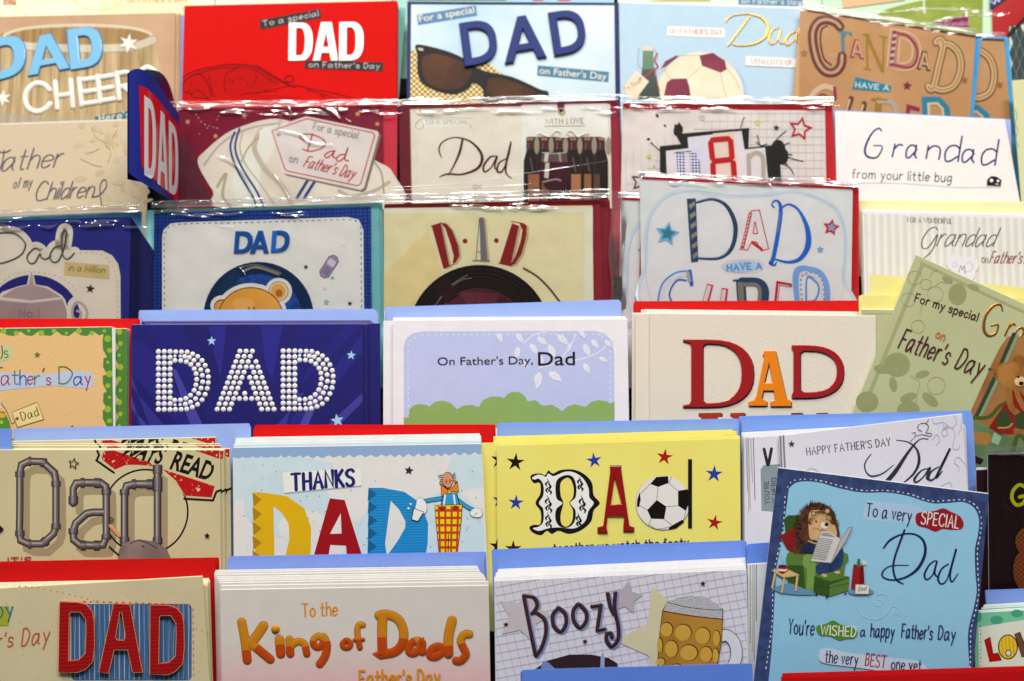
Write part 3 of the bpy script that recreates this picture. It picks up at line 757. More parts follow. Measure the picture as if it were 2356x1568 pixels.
# ================================================================ row 2
c = Card(2, (-40, 289), (345, 276), M('CDBCA2', 'linen'), "beige linen Father of my Children card with gold leaves", BR=(338, 480))
c.part('leaf_picture'); lg = M('BBA680'); gf = M('D8B870', 'foil')
rr = random.Random(4)
for i in range(42):
    x, y = rr.uniform(178, 345), rr.uniform(280, 470)
    if x < 250 - (y - 280) * .2 and y > 310 and rr.random() < .8: continue
    c.ell(x, y, rr.uniform(6, 15), rr.uniform(4, 8), M('C6B698') if i % 2 else M('C2B190'), rr.uniform(0, 180))
for q in ([(212, 292), (222, 318), (250, 330)], [(185, 366), (215, 380), (235, 384)], [(240, 330), (255, 350), (248, 375)], [(200, 352), (215, 350), (228, 342)], [(270, 300), (258, 322), (262, 345)]): c.line(q, 1.4, gf)
c.part('lettering'); ik = M('6A6470')
c.line([(-12, 345), (8, 352), (24, 346)], 3, ik); c.line([(10, 347), (6, 372), (-2, 393), (-14, 396)], 3, ik); c.t("ather", (3, 393), (138, 384), 46, ik, 3.4, sl=.4, nib=.5, gap=3)
c.t("of my", (30, 434), (72, 430), 22, ik, 2, sl=.35, nib=.5)
c.line([(112, 424), (104, 417), (92, 428), (84, 448), (88, 462), (106, 458)], 3.2, ik, nib=.5); c.t("hildren", (108, 459), (212, 454), 38, ik, 3, sl=.4, nib=.5, gap=3)
c.line([(212, 454), (228, 450), (244, 432), (244, 416), (236, 416), (230, 434), (234, 472)], 2.4, ik); c.done()
c.copies([(1, -2), (2, -3)], "spare beige linen card behind the Father of my Children card", "spare beige linen cards")

# rugby card in a sleeve
c = Card(2, (410, 254), (880, 244), M('8C1E3E', 'gloss'), "maroon rugby shirt card with a swing tag reading Dad, in a clear sleeve", BL=(412, 470), BR=(885, 470), edge='8E2848')
c.part('rugby_shirt_picture'); cw = M('E8E1D6', 'mottle', 'DCD4C6', .3); st = M('3A4A88')
c.fill([(455, 375), (475, 345), (520, 308), (560, 290), (600, 278), (640, 274), (700, 290), (790, 330), (860, 368), (905, 400), (905, 480), (520, 480), (490, 440)], cw, sm=True)
c.fill([(545, 480), (535, 420), (545, 370), (580, 325), (640, 300), (630, 345), (600, 390), (590, 480)], M('EFE9DE'), sm=False)
c.line([(470, 380), (500, 340), (540, 310), (590, 292), (640, 285)], 5, M('C2B8A6')); c.line([(600, 300), (585, 340), (610, 390), (650, 430), (670, 470)], 12, M('CABFAC')); c.line([(780, 440), (810, 452), (860, 440), (895, 420)], 8, M('C6BBA8')); c.line([(860, 372), (878, 400), (884, 450)], 4, M('B0A592')); c.line([(500, 430), (520, 400), (512, 450), (530, 475)], 7, M('BEB3A0'))
c.line([(540, 305), (530, 340), (545, 390), (580, 450), (590, 475)], 5, st); c.line([(551, 297), (541, 340), (556, 385), (590, 440), (606, 475)], 5, st)
c.line([(560, 300), (552, 340), (566, 380), (600, 425), (630, 470)], 3, M('BFB5A2')); c.line([(640, 290), (580, 330), (556, 372)], 4, M('B9AE98'))
c.line([(710, 412), (684, 455)], 7, st, False); c.line([(728, 412), (700, 456)], 7, st, False); c.fill([(597, 300), (640, 286), (640, 330), (596, 332)], M('EFEAE0'))
c.fill([(412, 300), (440, 340), (490, 470), (412, 470)], M('6A2238'))
yd = M('D8A880')
for q in ([(450, 262), (470, 286), (512, 298)], [(508, 256), (496, 280), (470, 300), (448, 316)]): c.dash(q, 2, yd, 6, 4)
for x, y in ((432, 281), (562, 268), (496, 314), (823, 263), (868, 286)): c.star(x, y, 7, M('D8A070'), 10)
c.part('swing_tag_picture')
tp = [(622, 299), (632, 292), (705, 268), (868, 302), (872, 308), (838, 432), (830, 438), (655, 400), (648, 394)]
c.fill([(x + 5, y + 5) for x, y in tp], M('8A7C6C')); c.fill(tp, M('E4DCD8')); c.line([(626, 302), (706, 274), (858, 306), (862, 313), (830, 424), (822, 428), (660, 394), (655, 389)], 2.6, M('C03828'), False, closed=True)  # offset darker copy paints the tag's shadow
c.ell(641, 311, 5, 4, M('B9A8A0'))
c.part('lettering'); rd = M('C02E22'); c.t("For a special", (720, 298), (822, 320), 16, M('8E8884'), 2.2)
c.line([(703, 325), (691, 319), (694, 311), (716, 310), (740, 319), (749, 331), (738, 343), (713, 349), (697, 344)], 2.8, rd); c.line([(719, 309), (713, 330), (707, 348)], 3.2, rd)
c.line([(771, 348), (758, 350), (747, 358), (752, 364), (764, 356), (769, 348), (766, 361), (773, 364)], 3, rd); c.line([(796, 357), (784, 357), (774, 366), (780, 372), (793, 362), (801, 340), (793, 366), (802, 371)], 3, rd)
c.t("on", (665, 373), (683, 377), 18, M('8E8884'), 2); c.t("Father's Day", (698, 384), (812, 412), 26, rd, 2.4, sl=.3, gap=4)
c.sleeve(408, 236, 914, 230, 480, 12, .7, 11, glints=(([(742, 248), (765, 258), (784, 276)], 12), ([(770, 250), (790, 256), (802, 252)], 9), ([(797, 276), (806, 282)], 8), ([(655, 244), (648, 268), (640, 300)], 4), ([(662, 244), (670, 262), (664, 285)], 3.5), ([(640, 300), (690, 312), (715, 330), (770, 335)], 5), ([(700, 282), (706, 300)], 4), ([(720, 284), (726, 298)], 4), ([(735, 286), (740, 300)], 3.5), ([(500, 360), (530, 372), (560, 400), (580, 455)], 5), ([(630, 400), (650, 430), (670, 462)], 2), ([(610, 430), (640, 470)], 2))); c.done()
envelope(2, -1.6, (418, 243), (914, 236), "D23A50", "pinkish red envelope in the sleeve with the rugby shirt card")

# wine card in a sleeve
c = Card(2, (918, 250), (1404, 239), M('7E1030', 'stripes', '6E0C28', .6, .5), "cream Dad card with a red wine picture and maroon spine, in a clear sleeve", BL=(921, 475), BR=(1408, 475), edge='E6DCCC')
c.part('cream_panel'); c.fill([(944, 252), (1404, 240), (1408, 480), (948, 480)], M('F2EADE', 'stripes', 'E4DACB', 1.6, .6)); c.dash([(943, 255), (947, 470)], 1.4, M('E0B0B0'), 4, 3, False)
c.part('flap_panel'); c.fill([(1200, 241), (1397, 238), (1400, 480), (1202, 480)], M('F3ECE2'))
c.part('ornament'); sv = M('BDB4A4', 'foil')
for q in ([(950, 255), (975, 268), (1000, 262), (1018, 250)], [(960, 250), (980, 262), (1005, 258)], [(975, 250), (1000, 272), (1040, 270), (1082, 272)], [(955, 292), (966, 278), (975, 290), (964, 298), (956, 288), (966, 275), (1000, 272)], [(1078, 282), (1086, 296)]): c.line(q, 1.6, sv, h=.6)
c.part('caption_strip'); c.fill([(975, 274), (1078, 272), (1079, 292), (976, 295)], M('EFE8DC')); c.t("TO A SPECIAL", (978, 287), (1076, 285), 10, M('B5AA9A'), 1.5, nib=.5, serif=1)
c.part('lettering'); wr = M('5A1018', 'gloss')
c.line([(1016, 363), (1010, 345), (1018, 328), (1045, 317), (1080, 325), (1104, 348), (1109, 370), (1096, 390), (1062, 402), (1030, 401), (1011, 408)], [2, 3.5, 3, 2.5, 4, 6, 7, 6, 4, 4, 2], wr); c.line([(1064, 322), (1058, 350), (1046, 378), (1032, 404)], [5, 6, 4, 2], wr)
c.line([(1142, 360), (1128, 362), (1113, 382), (1115, 396), (1130, 386), (1144, 360), (1138, 384), (1144, 392)], [2, 4, 5, 4, 3, 4, 4, 2], wr); c.line([(1164, 366), (1148, 376), (1144, 394), (1156, 394), (1170, 360), (1176, 326), (1166, 370), (1164, 398), (1177, 411)], [2, 4, 5, 4, 3, 3, 5, 4, 2], wr)
c.t("ON", (1089, 436), (1107, 435), 9, M('9A9088'), 1.2); c.t("FATHER'S DAY", (1028, 470), (1167, 464), 14, M('8E847A'), 1.5, nib=.5, serif=1)
c.part('caption_strip'); c.fill([(1252, 274), (1345, 272), (1345, 290), (1252, 291)], M('F0EAE0')); c.t("WITH LOVE", (1256, 287), (1343, 285), 12, M('9A5A4E'), 1.6, nib=.5, serif=1)
c.part('wine_picture'); c.rect(1212, 316, 1384, 475, M('3A2420')); bt_ = M('2A1A1A', 'gloss')
for i in range(6):
    x = 1220 + i * 33; c.ell(x + 15, 336, 6, 20, M('A89C8C')); c.rect(x - 9 + i % 2, 318, x + 7, 345, M('5A2434')); c.rect(x - 8, 318, x + 7, 324, M('A8845A')); c.fill([(x - 15, 470), (x - 15, 372), (x - 8, 345), (x + 7, 345), (x + 14, 372), (x + 14, 470)], bt_); c.line([(x - 4, 330), (x - 5, 345)], 2, M('8A6A68'), False)
for x0, x1, cc in ((1215, 1241, 'A06A4A'), (1246, 1260, '8E5A3E'), (1314, 1336, 'B5805A'), (1344, 1360, '9E7048'), (1366, 1380, '6A4A34')): c.rect(x0, 402, x1, 475, M(cc))
for x in (1220, 1318, 1350): c.line([(x, 365), (x + 6, 395)], 4, M('6A5050'), False)
c.fill([(1247, 352), (1302, 352), (1307, 375), (1244, 375)], M('6A5450')); c.fill([(1254, 352), (1263, 352), (1260, 375), (1251, 375)], M('D8CEC2')); c.fill([(1284, 352), (1289, 352), (1293, 375), (1287, 375)], M('A89C94')); c.line([(1247, 352), (1275, 355), (1302, 352)], 1.4, M('D8CEC8'))
c.fill([(1243, 374), (1309, 374), (1312, 400), (1300, 430), (1285, 447), (1270, 447), (1252, 430), (1240, 402)], M('4A1228', 'gloss'), sm=False); c.fill([(1255, 376), (1264, 376), (1262, 412), (1252, 410)], M('CFC4B8')); c.line([(1250, 420), (1278, 414), (1290, 417)], 4, M('A88898'))
c.part('ornament')
for q in ([(1240, 318), (1238, 308), (1250, 312), (1264, 316), (1278, 303), (1290, 306), (1284, 316), (1296, 318)], [(1354, 318), (1352, 308), (1340, 312), (1328, 316), (1316, 303), (1304, 306), (1310, 316), (1296, 318)]): c.line(q, 2.2, M('CFC8BC', 'foil'), h=1)
c.part('ribbon'); c.fill([(1281, 237), (1300, 237), (1296, 255), (1290, 261), (1284, 255)], M('6A0E34', 'gloss')); c.line([(1287, 254), (1286, 260), (1293, 264), (1299, 260), (1298, 254)], 2, M('C9A838', 'foil'), h=1)
c.sleeve(914, 231, 1424, 219, 480, 13, .6, 23, glints=(([(1248, 220), (1258, 232), (1262, 240)], 6), ([(1285, 214), (1290, 228)], 5), ([(1300, 230), (1350, 228), (1398, 222)], 7), ([(925, 232), (960, 230), (990, 226)], 6), ([(1010, 230), (1050, 226)], 6))); c.done()
envelope(2, -1.6, (922, 241), (1418, 231), 'A02440', "dark red envelope in the sleeve with the wine card")
envelope(2, -3.0, (922, 246), (1424, 236), '9A2038', "second dark red envelope edge behind the wine card")

# splat card in a sleeve
c = Card(2, (1432, 253), (1898, 255), M('E6DEDA'), "white squared-paper DAD card with black paint splat and red digit letter", BL=(1428, 475), BR=(1902, 475), edge='F0ECE8')
c.part('grid_lines'); gq = M('BDBCC4')
for i in range(26): c.line([(1440 + i * 18 + (0), 470), (1440 + i * 18, 258 + (max(0, 14 - i) * 6.5))], .8, gq, False, cap=False)
for i in range(12): c.line([(1440 + max(0, (9 - i) * 22), 262 + i * 18), (1898, 262 + i * 18)], .8, gq, False, cap=False)
c.part('splat_picture'); bk = M('1E1A18')
c.fill([(1518, 337), (1570, 332), (1567, 308), (1724, 295), (1722, 340), (1775, 335), (1792, 332), (1798, 420), (1518, 420)], bk)
c.fill([(1532, 348), (1584, 342), (1582, 317), (1706, 302), (1713, 345), (1760, 340), (1768, 425), (1535, 425)], M('E6E0E4')); c.fill([(1640, 308), (1690, 303), (1700, 420), (1650, 420)], M('EBD8CC')); c.fill([(1588, 320), (1624, 316), (1630, 420), (1592, 420)], M('DDDCEA'))
rr = random.Random(8)
c.fill([(1560 + (13 + rr.uniform(-3, 3)) * math.cos(a * .45), 300 + (15 + rr.uniform(-4, 4)) * math.sin(a * .45)) for a in range(14)], bk); c.line([(1562, 312), (1572, 330)], 12, bk, False)
for x, y, a, b, r in ((1512, 267, 5, 3, 50), (1530, 290, 4, 2, 50), (1492, 321, 4, 3, 0), (1499, 330, 3, 2, 0), (1790, 348, 18, 26, 0), (1800, 360, 14, 20, 0)): c.ell(x, y, a, b, bk, r)
for q in ([(1499, 331), (1518, 347)], [(1704, 295), (1710, 275), (1713, 272)], [(1780, 330), (1792, 316), (1809, 302)], [(1795, 352), (1806, 334), (1816, 330)], [(1805, 360), (1830, 368), (1848, 372)], [(1802, 378), (1818, 388), (1826, 402)], [(1800, 345), (1812, 350)], [(1740, 328), (1752, 336), (1764, 332)], [(1742, 312), (1748, 335)], [(1808, 355), (1822, 357)], [(1800, 368), (1812, 380)]): c.line(q, 2.2, bk)
c.part('lettering')
c.sub('letter'); nd = M('D8D8E8', 'holo', '2A2C68', 2.2, 0); c.fill([(1556, 352), (1577, 350), (1578, 415), (1560, 415)], nd); c.fill([(1586, 350), (1600, 352), (1611, 375), (1614, 415), (1590, 415)], nd); c.line([(1552, 352), (1590, 349)], 2, M('2A2C48'), False)
c.sub('letter'); s7 = M('C81E1E', 'gloss')
for q in ([(1639, 323), (1675, 320)], [(1635, 330), (1639, 365)], [(1681, 326), (1684, 362)], [(1644, 372), (1680, 368)], [(1640, 380), (1642, 420)], [(1687, 376), (1690, 420)]): c.line(q, 13, s7, False)
c.sub('letter'); gy2 = M('BFB4A8'); c.line([(1724, 420), (1722, 358)], 10, gy2, False); c.line([(1724, 364), (1736, 353), (1752, 358), (1756, 380), (1756, 420)], 10, gy2)
c.part('star_emblem'); c.star(1841, 297, 29, M('C02428'), 12, .5, hole=.68); c.star(1786, 295, 8, M('22201E'), 5); c.star(1743, 283, 9, M('D8E02A'), 5, .5, hole=.6); c.star(1615, 272, 9, M('D0CCCC'), 0, .5, hole=.6); c.star(1475, 418, 26, M('55504C'), 10, .5, hole=.72)
c.ell(1493, 361, 5, 5, M('C8D832')); c.ell(1505, 383, 3, 2.5, M('C8D832'))
c.sleeve(1428, 224, 1916, 226, 480, 15, .6, 31, glints=(([(1525, 232), (1560, 228), (1610, 232), (1640, 234)], 9), ([(1650, 236), (1690, 230), (1730, 232)], 8), ([(1760, 228), (1830, 230), (1880, 232)], 6), ([(1440, 234), (1470, 230)], 5))); c.done()
envelope(2, -1.6, (1433, 238), (1915, 240), 'C8202A', "red envelope in the sleeve with the paint splat card")

# Grandad bug card
c = Card(2, (1921, 258), (2312, 277), M('E4E1E0'), "white Grandad from your little bug card with navy handwriting", BL=(1926, 480), BR=(2349, 480), lift=1)
c.part('lettering'); bi = M('2A2A6A')
c.line([(2028, 302), (2022, 296), (2008, 305), (1994, 330), (1990, 350), (1998, 362), (2018, 362), (2030, 338), (2010, 336)], [3, 4, 4, 5, 5, 5, 4, 3, 3], bi)
for ch, x0, x1, y in (('r', 2053, 2070, 361), ('a', 2083, 2108, 362), ('n', 2131, 2160, 365), ('d', 2172, 2204, 370), ('a', 2212, 2240, 372), ('d', 2256, 2289, 378)): c.t(ch, (x0, y), (x1, y + 2), 46 if ch != 'd' else 58, bi, 4, sl=.1)
c.part('lettering'); c.t("from your little bug", (1960, 410), (2188, 419), 20, M('55505A'), 2, sl=.05)
c.dotline([(1955, 423), (2050, 422), (2150, 428), (2200, 432), (2272, 432)], .9, M('8A868C'), 3.4)
c.part('ladybird_picture'); bk = M('141214'); c.fill([(2270, 427), (2271, 414), (2280, 406), (2292, 407), (2304, 415), (2302, 429)], bk); c.ell(2281, 416, 4, 4, M('F0EEEC')); c.ell(2296, 417, 3, 3, M('F0EEEC')); c.line([(2290, 424), (2297, 425)], 1.6, M('F0EEEC'), False)
for i in range(8): c.line([(2272 + i * 4, 428), (2272 + i * 4, 433)], 1, bk, False)
c.done(); c.copies([(1, 0), (2, -1)], "spare white card behind the Grandad little bug card", "spare white little bug cards")
envelope(2, c.deep, (1912, 253), (2325, 275), BLUE_ENV, "pale blue envelope behind the white Grandad little bug card")
c = Card(2, (2329, 186), (2470, 176), M('CFCFA4'), "pale green card with a scalloped line at the right edge above the striped Grandad card", lift=-2, BL=(2352, 490))
c.part('lettering'); c.line([(2336, 252), (2340, 270), (2336, 285), (2342, 300), (2338, 320), (2344, 340)], 1.6, M('7E9480')); c.done()
envelope(2, -4, (2332, 186), (2465, 178), 'F0EDB4', "pale yellow envelope behind the pale green card at the right edge")

# the blue DAD card standing half open: a curled leaf with its free edge towards the shopper
root = bpy.data.objects.new("greeting_card", None); root.empty_display_size = .01; COL.objects.link(root)
tag(root, "half-open blue DAD card with red border sticking out of the rack", "greeting card")
EL, ER = (296, 166, 404), (412, 262, 470)
def bpt(a, b):
    """a across the leaf (0 free edge .. 1 spine side), b down the leaf"""
    x = 296 + 116 * a
    top = 166 - 22 * math.sin(math.pi * min(1, a * 1.25)) * max(0, 1 - a) ** .6 + 96 * a ** 1.7; bot = 398 + 74 * a ** .9
    y = top + (bot - top) * b
    d = .945 + .052 * a - .012 * math.sin(math.pi * a)
    return Vector(((x - 1178) / FOC * d, d, (784 - y) / FOC * d))
base = bpt(.5, 1); root.location = base
def leaf_patch(name, quad, mat, off, n=14, m=10, th=0):
    mb = MB(); vs = []
    (a0, b0), (a1, b1), (a2, b2), (a3, b3) = quad
    for j in range(m + 1):
        for i in range(n + 1):
            s_, t_ = i / n, j / m
            a = (a0 * (1 - s_) + a1 * s_) * (1 - t_) + (a3 * (1 - s_) + a2 * s_) * t_; b = (b0 * (1 - s_) + b1 * s_) * (1 - t_) + (b3 * (1 - s_) + b2 * s_) * t_
            p = bpt(a, b); e = 1e-3
            nn = (bpt(a + e, b) - p).cross(bpt(a, b + e) - p).normalized()
            if nn.y > 0: nn = -nn
            vs.append(p + nn * off * .001 - base)
    fs = [[j * (n + 1) + i, (j + 1) * (n + 1) + i, (j + 1) * (n + 1) + i + 1, j * (n + 1) + i + 1] for j in range(m) for i in range(n)]
    mb.add(vs, fs, mat, True)
    return mb
def leaf_obj(name, mb, parent):
    o = bpy.data.objects.new(name, mb.build(name)); COL.objects.link(o); o.parent = parent; return o
fl = leaf_obj('front_leaf', leaf_patch('f', ((0, 0), (1, 0), (1, 1), (0, 1)), M('23308C', 'grad', '5A1A78', .02, .05), 0, 24, 14), root)  # purple end of the blend paints a reflection into the blue leaf
# inner face and the second leaf behind it
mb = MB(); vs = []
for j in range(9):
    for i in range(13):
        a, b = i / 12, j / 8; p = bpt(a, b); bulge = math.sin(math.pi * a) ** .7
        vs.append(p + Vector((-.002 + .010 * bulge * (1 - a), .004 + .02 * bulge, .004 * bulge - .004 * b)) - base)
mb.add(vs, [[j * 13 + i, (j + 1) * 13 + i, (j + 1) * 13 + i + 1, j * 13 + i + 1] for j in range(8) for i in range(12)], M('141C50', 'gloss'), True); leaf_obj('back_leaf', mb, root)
mb = leaf_patch('r', ((.2, .15), (.985, .14), (.985, .985), (.25, .86)), M('C81420', 'gloss'), .25); bp = leaf_obj('red_border', mb, root)
lt = bpy.data.objects.new('lettering', leaf_patch('x', ((.31, .215), (.32, .215), (.32, .23), (.31, .23)), M('C8C6CC'), .5, 1, 1).build('lettering')); COL.objects.link(lt); lt.parent = root
def leaf_letter(outer, holes, a0, a1):
    from_ = lambda u, v: (a0 + (a1 - a0) * u, (.235 - .03 * (a0 + (a1 - a0) * u)) + (.68 + .05 * (a0 + (a1 - a0) * u)) * (1 - v))
    loops = [outer] + holes; flat = [q for l in loops for q in l]
    tris = tessellate_polygon([[Vector((q[0], q[1], 0)) for q in l] for l in loops]); vs = []
    for q in flat:
        a, b = from_(*q); p = bpt(a, b); e = 1e-3; nn = (bpt(a + e, b) - p).cross(bpt(a, b + e) - p).normalized()
        if nn.y > 0: nn = -nn
        vs.append(p + nn * .0006 - base)
    mb = MB(); mb.add(vs, [list(t) for t in tris], M('CFCDD2')); leaf_obj('letter', mb, lt)
for sh, a0, a1 in ((D(.34, .3, .12), .3, .53), (A(.26, .36, .2, .14), .555, .76), (D(.32, .3, .12), .78, .965)):
    leaf_letter(sh[0][0], sh[1], a0, a1)

# ================================================================ row 3
# teapot card in a sleeve
c = Card(3, (-40, 511), (301, 500), M('35389A', 'stripes', '2C2E88', .9, .5), "royal blue Dad in a Million card with a silver teapot, in a clear sleeve", BL=(302, 745), edge='26286E')
c.part('cream_panel'); cm = M('E8DFD0')
halo = ([(-20, 538), (30, 537), (55, 555), (58, 570), (45, 590), (10, 605), (-20, 608)], [(93, 577), (80, 572), (63, 590), (68, 605), (80, 605), (92, 585), (95, 592), (105, 597), (117, 590)], [(140, 566), (125, 571), (115, 590), (122, 603), (135, 600), (148, 570), (153, 535), (148, 530), (143, 545), (143, 580), (150, 595), (160, 595), (171, 583)])
for q in halo: c.line(q, 30, cm)
c.fill([(-20, 540), (40, 545), (60, 575), (170, 576), (235, 577), (258, 588), (272, 608), (277, 635), (278, 760), (-20, 760)], cm)
c.dash([(183, 583), (220, 583), (245, 595), (262, 620), (269, 650), (270, 745)], 1.6, M('B5A894'), 7, 5); c.dash([(0, 655), (30, 632), (75, 626), (125, 634), (160, 652), (182, 678)], 1.6, M('B5A894'), 7, 5)
c.part('arch_window'); c.fill([(75 + 113 * math.cos(a * .1309), 745 - 112 * math.sin(a * .1309)) for a in range(25)], M('2E3292', 'stripes', '26287E', .9, .5))
c.part('teapot_picture'); pt = M('B9A4A4', 'grad', 'CDBFB8', .09, .125); pl = M('E6DED2')
c.fill([(62, 655), (66, 636), (71, 620), (78, 636), (82, 655), (110, 660), (142, 680), (150, 690), (165, 745), (-20, 745), (-20, 700), (5, 672), (40, 660)], pl)
c.fill([(66, 656), (70, 638), (72, 624), (76, 638), (78, 656), (108, 664), (140, 684), (70, 692), (2, 684), (34, 664)], pt, sm=False); c.fill([(-20, 690), (70, 698), (144, 690), (152, 710), (158, 745), (-20, 745)], M('A89094', 'mottle', 'BDA8A4', .2)); c.line([(0, 690), (70, 696), (143, 688)], 3, M('D8CCC4'))
c.line([(160, 735), (162, 700), (180, 686), (200, 698), (207, 720), (206, 745)], 12, pl); c.line([(196, 745), (200, 715), (182, 696), (168, 708), (168, 730), (182, 735), (186, 720), (178, 716)], 6, M('C2B2AC'))
c.t("No.1", (45, 731), (90, 729), 18, M('8E7478'), 2)
c.part('lettering'); sg = M('76766A', 'foil')
for q in halo: c.line(q, 4, sg, h=1.5)
c.part('caption_strip'); c.fill([(149, 603), (252, 611), (252, 643), (147, 634)], M('D8C48E')); c.t("in a Million", (158, 623), (240, 629), 14, M('8A7A50'), 1.7, sl=.2)
c.part('star_emblem'); c.star(208, 665, 11, M('5E5A50', 'foil'), 8, .45)
c.sleeve(-40, 487, 322, 468, 745, 20, .45, 41, glints=(([(195, 484), (250, 482), (315, 482)], 7), ([(330, 480), (322, 486)], 5))); c.done()
envelope(3, -1.6, (-42, 500), (326, 487), '5AAEDC', "sky blue envelope in the sleeve with the teapot card")
# bear card in a sleeve
c = Card(3, (355, 492), (853, 476), M('1856B8', 'holo', '0C2E78', 2.6, 0.15), "blue foil-edged DAD card with a teddy and mobile phone, in a clear sleeve", BL=(352, 730), BR=(855, 730), edge='123060')
c.part('white_panel'); c.rect(373, 513, 836, 800, M('ECE7E2'), 34); c.fill([(373, 560), (376, 530), (392, 515), (420, 512), (800, 500), (826, 506), (836, 530), (838, 745), (373, 745)], M('ECE7E2'))
c.dash([(379, 735), (378, 560), (384, 532), (408, 517), (560, 513), (700, 509), (800, 506), (822, 512), (830, 530), (832, 735)], 1.9, M('2E3E70'), 8, 6)
c.part('lettering'); bf = M('1C62B0', 'gloss')
for sh, o, ux, uy in ((D(.26, .28, .18, .3), (538, 584), (42, -1), (4, -51)), (A(.27, .24, .2, .17), (575, 584), (44, -1), (3, -52)), (D(.26, .28, .18, .3), (623, 582), (42, -2), (4, -50))): c.sub('letter'); c.blk(sh, o, ux, uy, bf, 1.2, 1.4)
c.part('porthole_picture'); c.ell(595, 730, 127, 127, M('10345E', 'gloss'), n=48); c.ell(595, 730, 99, 99, M('1E5CB0', 'mottle', '164488', 4), n=48); c.line([(560, 624), (590, 616), (640, 632)], 5, M('B5A88E')); c.fill([(498, 668), (540, 620), (556, 634), (520, 690)], M('1A406A', 'gloss'))
c.part('teddy_picture'); ww = M('EEE9E2'); og = M('E0A23C', 'mottle', 'EAB458', .3); ol = M('6A4A1C')
c.ell(641, 671, 31, 31, ww); c.ell(511, 704, 27, 24, ww); c.ell(577, 728, 84, 76, ww, n=40)
c.ell(641, 671, 23, 23, ol); c.ell(641, 671, 21.5, 21.5, M('E8D8B8')); c.ell(640, 671, 17, 18, og); c.ell(642, 675, 8, 9, M('B5741E')); c.ell(511, 706, 19, 17, ol); c.ell(511, 707, 17, 15, og)
c.ell(577, 732, 76, 71, ol, n=40); c.ell(577, 733, 74, 69.5, og, n=40); c.ell(560, 700, 26, 14, M('ECBC68')); c.line([(572, 708), (574, 716)], 3, ol); c.line([(584, 708), (586, 716)], 3, ol)
c.part('phone_picture'); ph = M('A896B8')
def rot(x, y, a=33, cx=757, cy=614): t = math.radians(a); return (cx + x * math.cos(t) - y * math.sin(t), cy + x * math.sin(t) + y * math.cos(t))
rr_ = lambda x0, y0, x1, y1, r: [rot(*q) for q in ([(x0 + r, y0), (x1 - r, y0), (x1, y0 + r), (x1, y1 - r), (x1 - r, y1), (x0 + r, y1), (x0, y1 - r), (x0, y0 + r)])]
c.fill(rr_(-13, -29, 13, 29, 8), M('3A3440')); c.fill(rr_(-11.5, -27.5, 11.5, 27.5, 7), ph); c.fill(rr_(-9, -18, 9, -3, 2), M('D8D0DC'))
for i in range(3):
    for j in range(4): c.fill(rr_(-8 + i * 6, 2 + j * 5, -4 + i * 6, 5 + j * 5, 1), M('5A4E66'))
for x, y, r, h in ((790, 560, 11, 'F2EEEA'), (704, 615, 6, '1E3A66'), (765, 640, 5, '88BCC4'), (747, 664, 6, 'D0DCD8'), (751, 696, 8, '9EC4C0'), (805, 699, 6, '1E3A66')): c.part('star_emblem'); c.star(x, y, r, M(h), 4, .5)
c.sleeve(350, 464, 882, 450, 740, 16, .6, 47, glints=(([(640, 458), (690, 462), (720, 456)], 6), ([(770, 452), (820, 456), (866, 450)], 8), ([(553, 618), (590, 612), (640, 628), (648, 634)], 5), ([(555, 618), (566, 634)], 5), ([(505, 520), (540, 524)], 4))); c.done()
envelope(3, -1.6, (340, 484), (872, 468), '84C4C8', "aqua envelope in the sleeve with the blue teddy card")
envelope(3, -2.8, (336, 487), (880, 466), '7EC2C4', "second aqua envelope edge behind the blue teddy card")
# vinyl card in a sleeve
c = Card(3, (883, 480), (1363, 474), M('F8ECCA', 'stripes', 'ECDDB2', 1.5, .7), "cream striped DAD card with a vinyl record and dotted letters in a clear sleeve", BL=(884, 715), BR=(1366, 715), edge='EADCB4')
c.part('pale_panel'); pc = M('F9EFD2')
c.rect(883, 481, 1364, 491, pc); c.fill([(883, 630), (985, 530), (1016, 630), (950, 720), (883, 720)], M('EFE0AE', 'stripes', 'E7D6A0', 1.5, .7)); c.rect(1345, 478, 1364, 715, pc)
c.part('lettering'); rs = M('94161A', 'scratch', 'C08060', 1.0, -.09); gq = M('7E7A80'); sh_ = M('C4B590')
def ddx(L, mat, o=(0, 0)):
    for a in L: c.fill([(x + o[0], y + o[1]) for x, y in a], mat)
D1 = ([(993, 520), (1014, 514), (1034, 612), (1020, 618)], [(1014, 514), (1026, 514), (1040, 530), (1054, 565), (1057, 590), (1048, 605), (1041, 607), (1044, 590), (1036, 560), (1024, 525)])
D2 = ([(1178, 514), (1194, 520), (1175, 612), (1149, 607)], [(1194, 512), (1205, 514), (1212, 520), (1211, 545), (1200, 585), (1185, 608), (1172, 613), (1186, 590), (1198, 555), (1202, 530)])
for L in (D1, D2):
    c.sub('letter'); ddx(L, sh_, (5, 3)); ddx(L, rs)
c.line([(992, 521), (1016, 513)], 2, rs, False); c.line([(1021, 618), (1046, 608)], 2, rs, False); c.line([(1147, 606), (1178, 613)], 2, rs, False); c.line([(1176, 510), (1200, 514)], 2, rs, False)
c.sub('letter'); AA = ([(1103, 501), (1113, 501), (1122, 601), (1106, 601)],); ddx(AA, sh_, (5, 3)); ddx(AA, gq); c.line([(1103, 504), (1095, 600)], 2, gq, False); c.line([(1098, 580), (1108, 580)], 2, gq, False); c.line([(1088, 601), (1102, 600)], 3, gq, False); c.line([(1104, 601), (1126, 601)], 3, gq, False)
c.part('dot'); c.ell(1070, 555, 5.5, 5.5, rs); c.part('dot'); c.ell(1142, 554, 5.5, 5.5, rs)
c.part('record_picture'); c.ell(1103, 775, 165, 165, M('1E1414', 'gloss'), n=64)
for r in (118, 124, 130, 137, 146, 155): c.line([(1103 + r * math.cos(a * .1963), 775 + r * math.sin(a * .1963)) for a in range(32)], .9, M('4A3436', 'gloss'), closed=True)
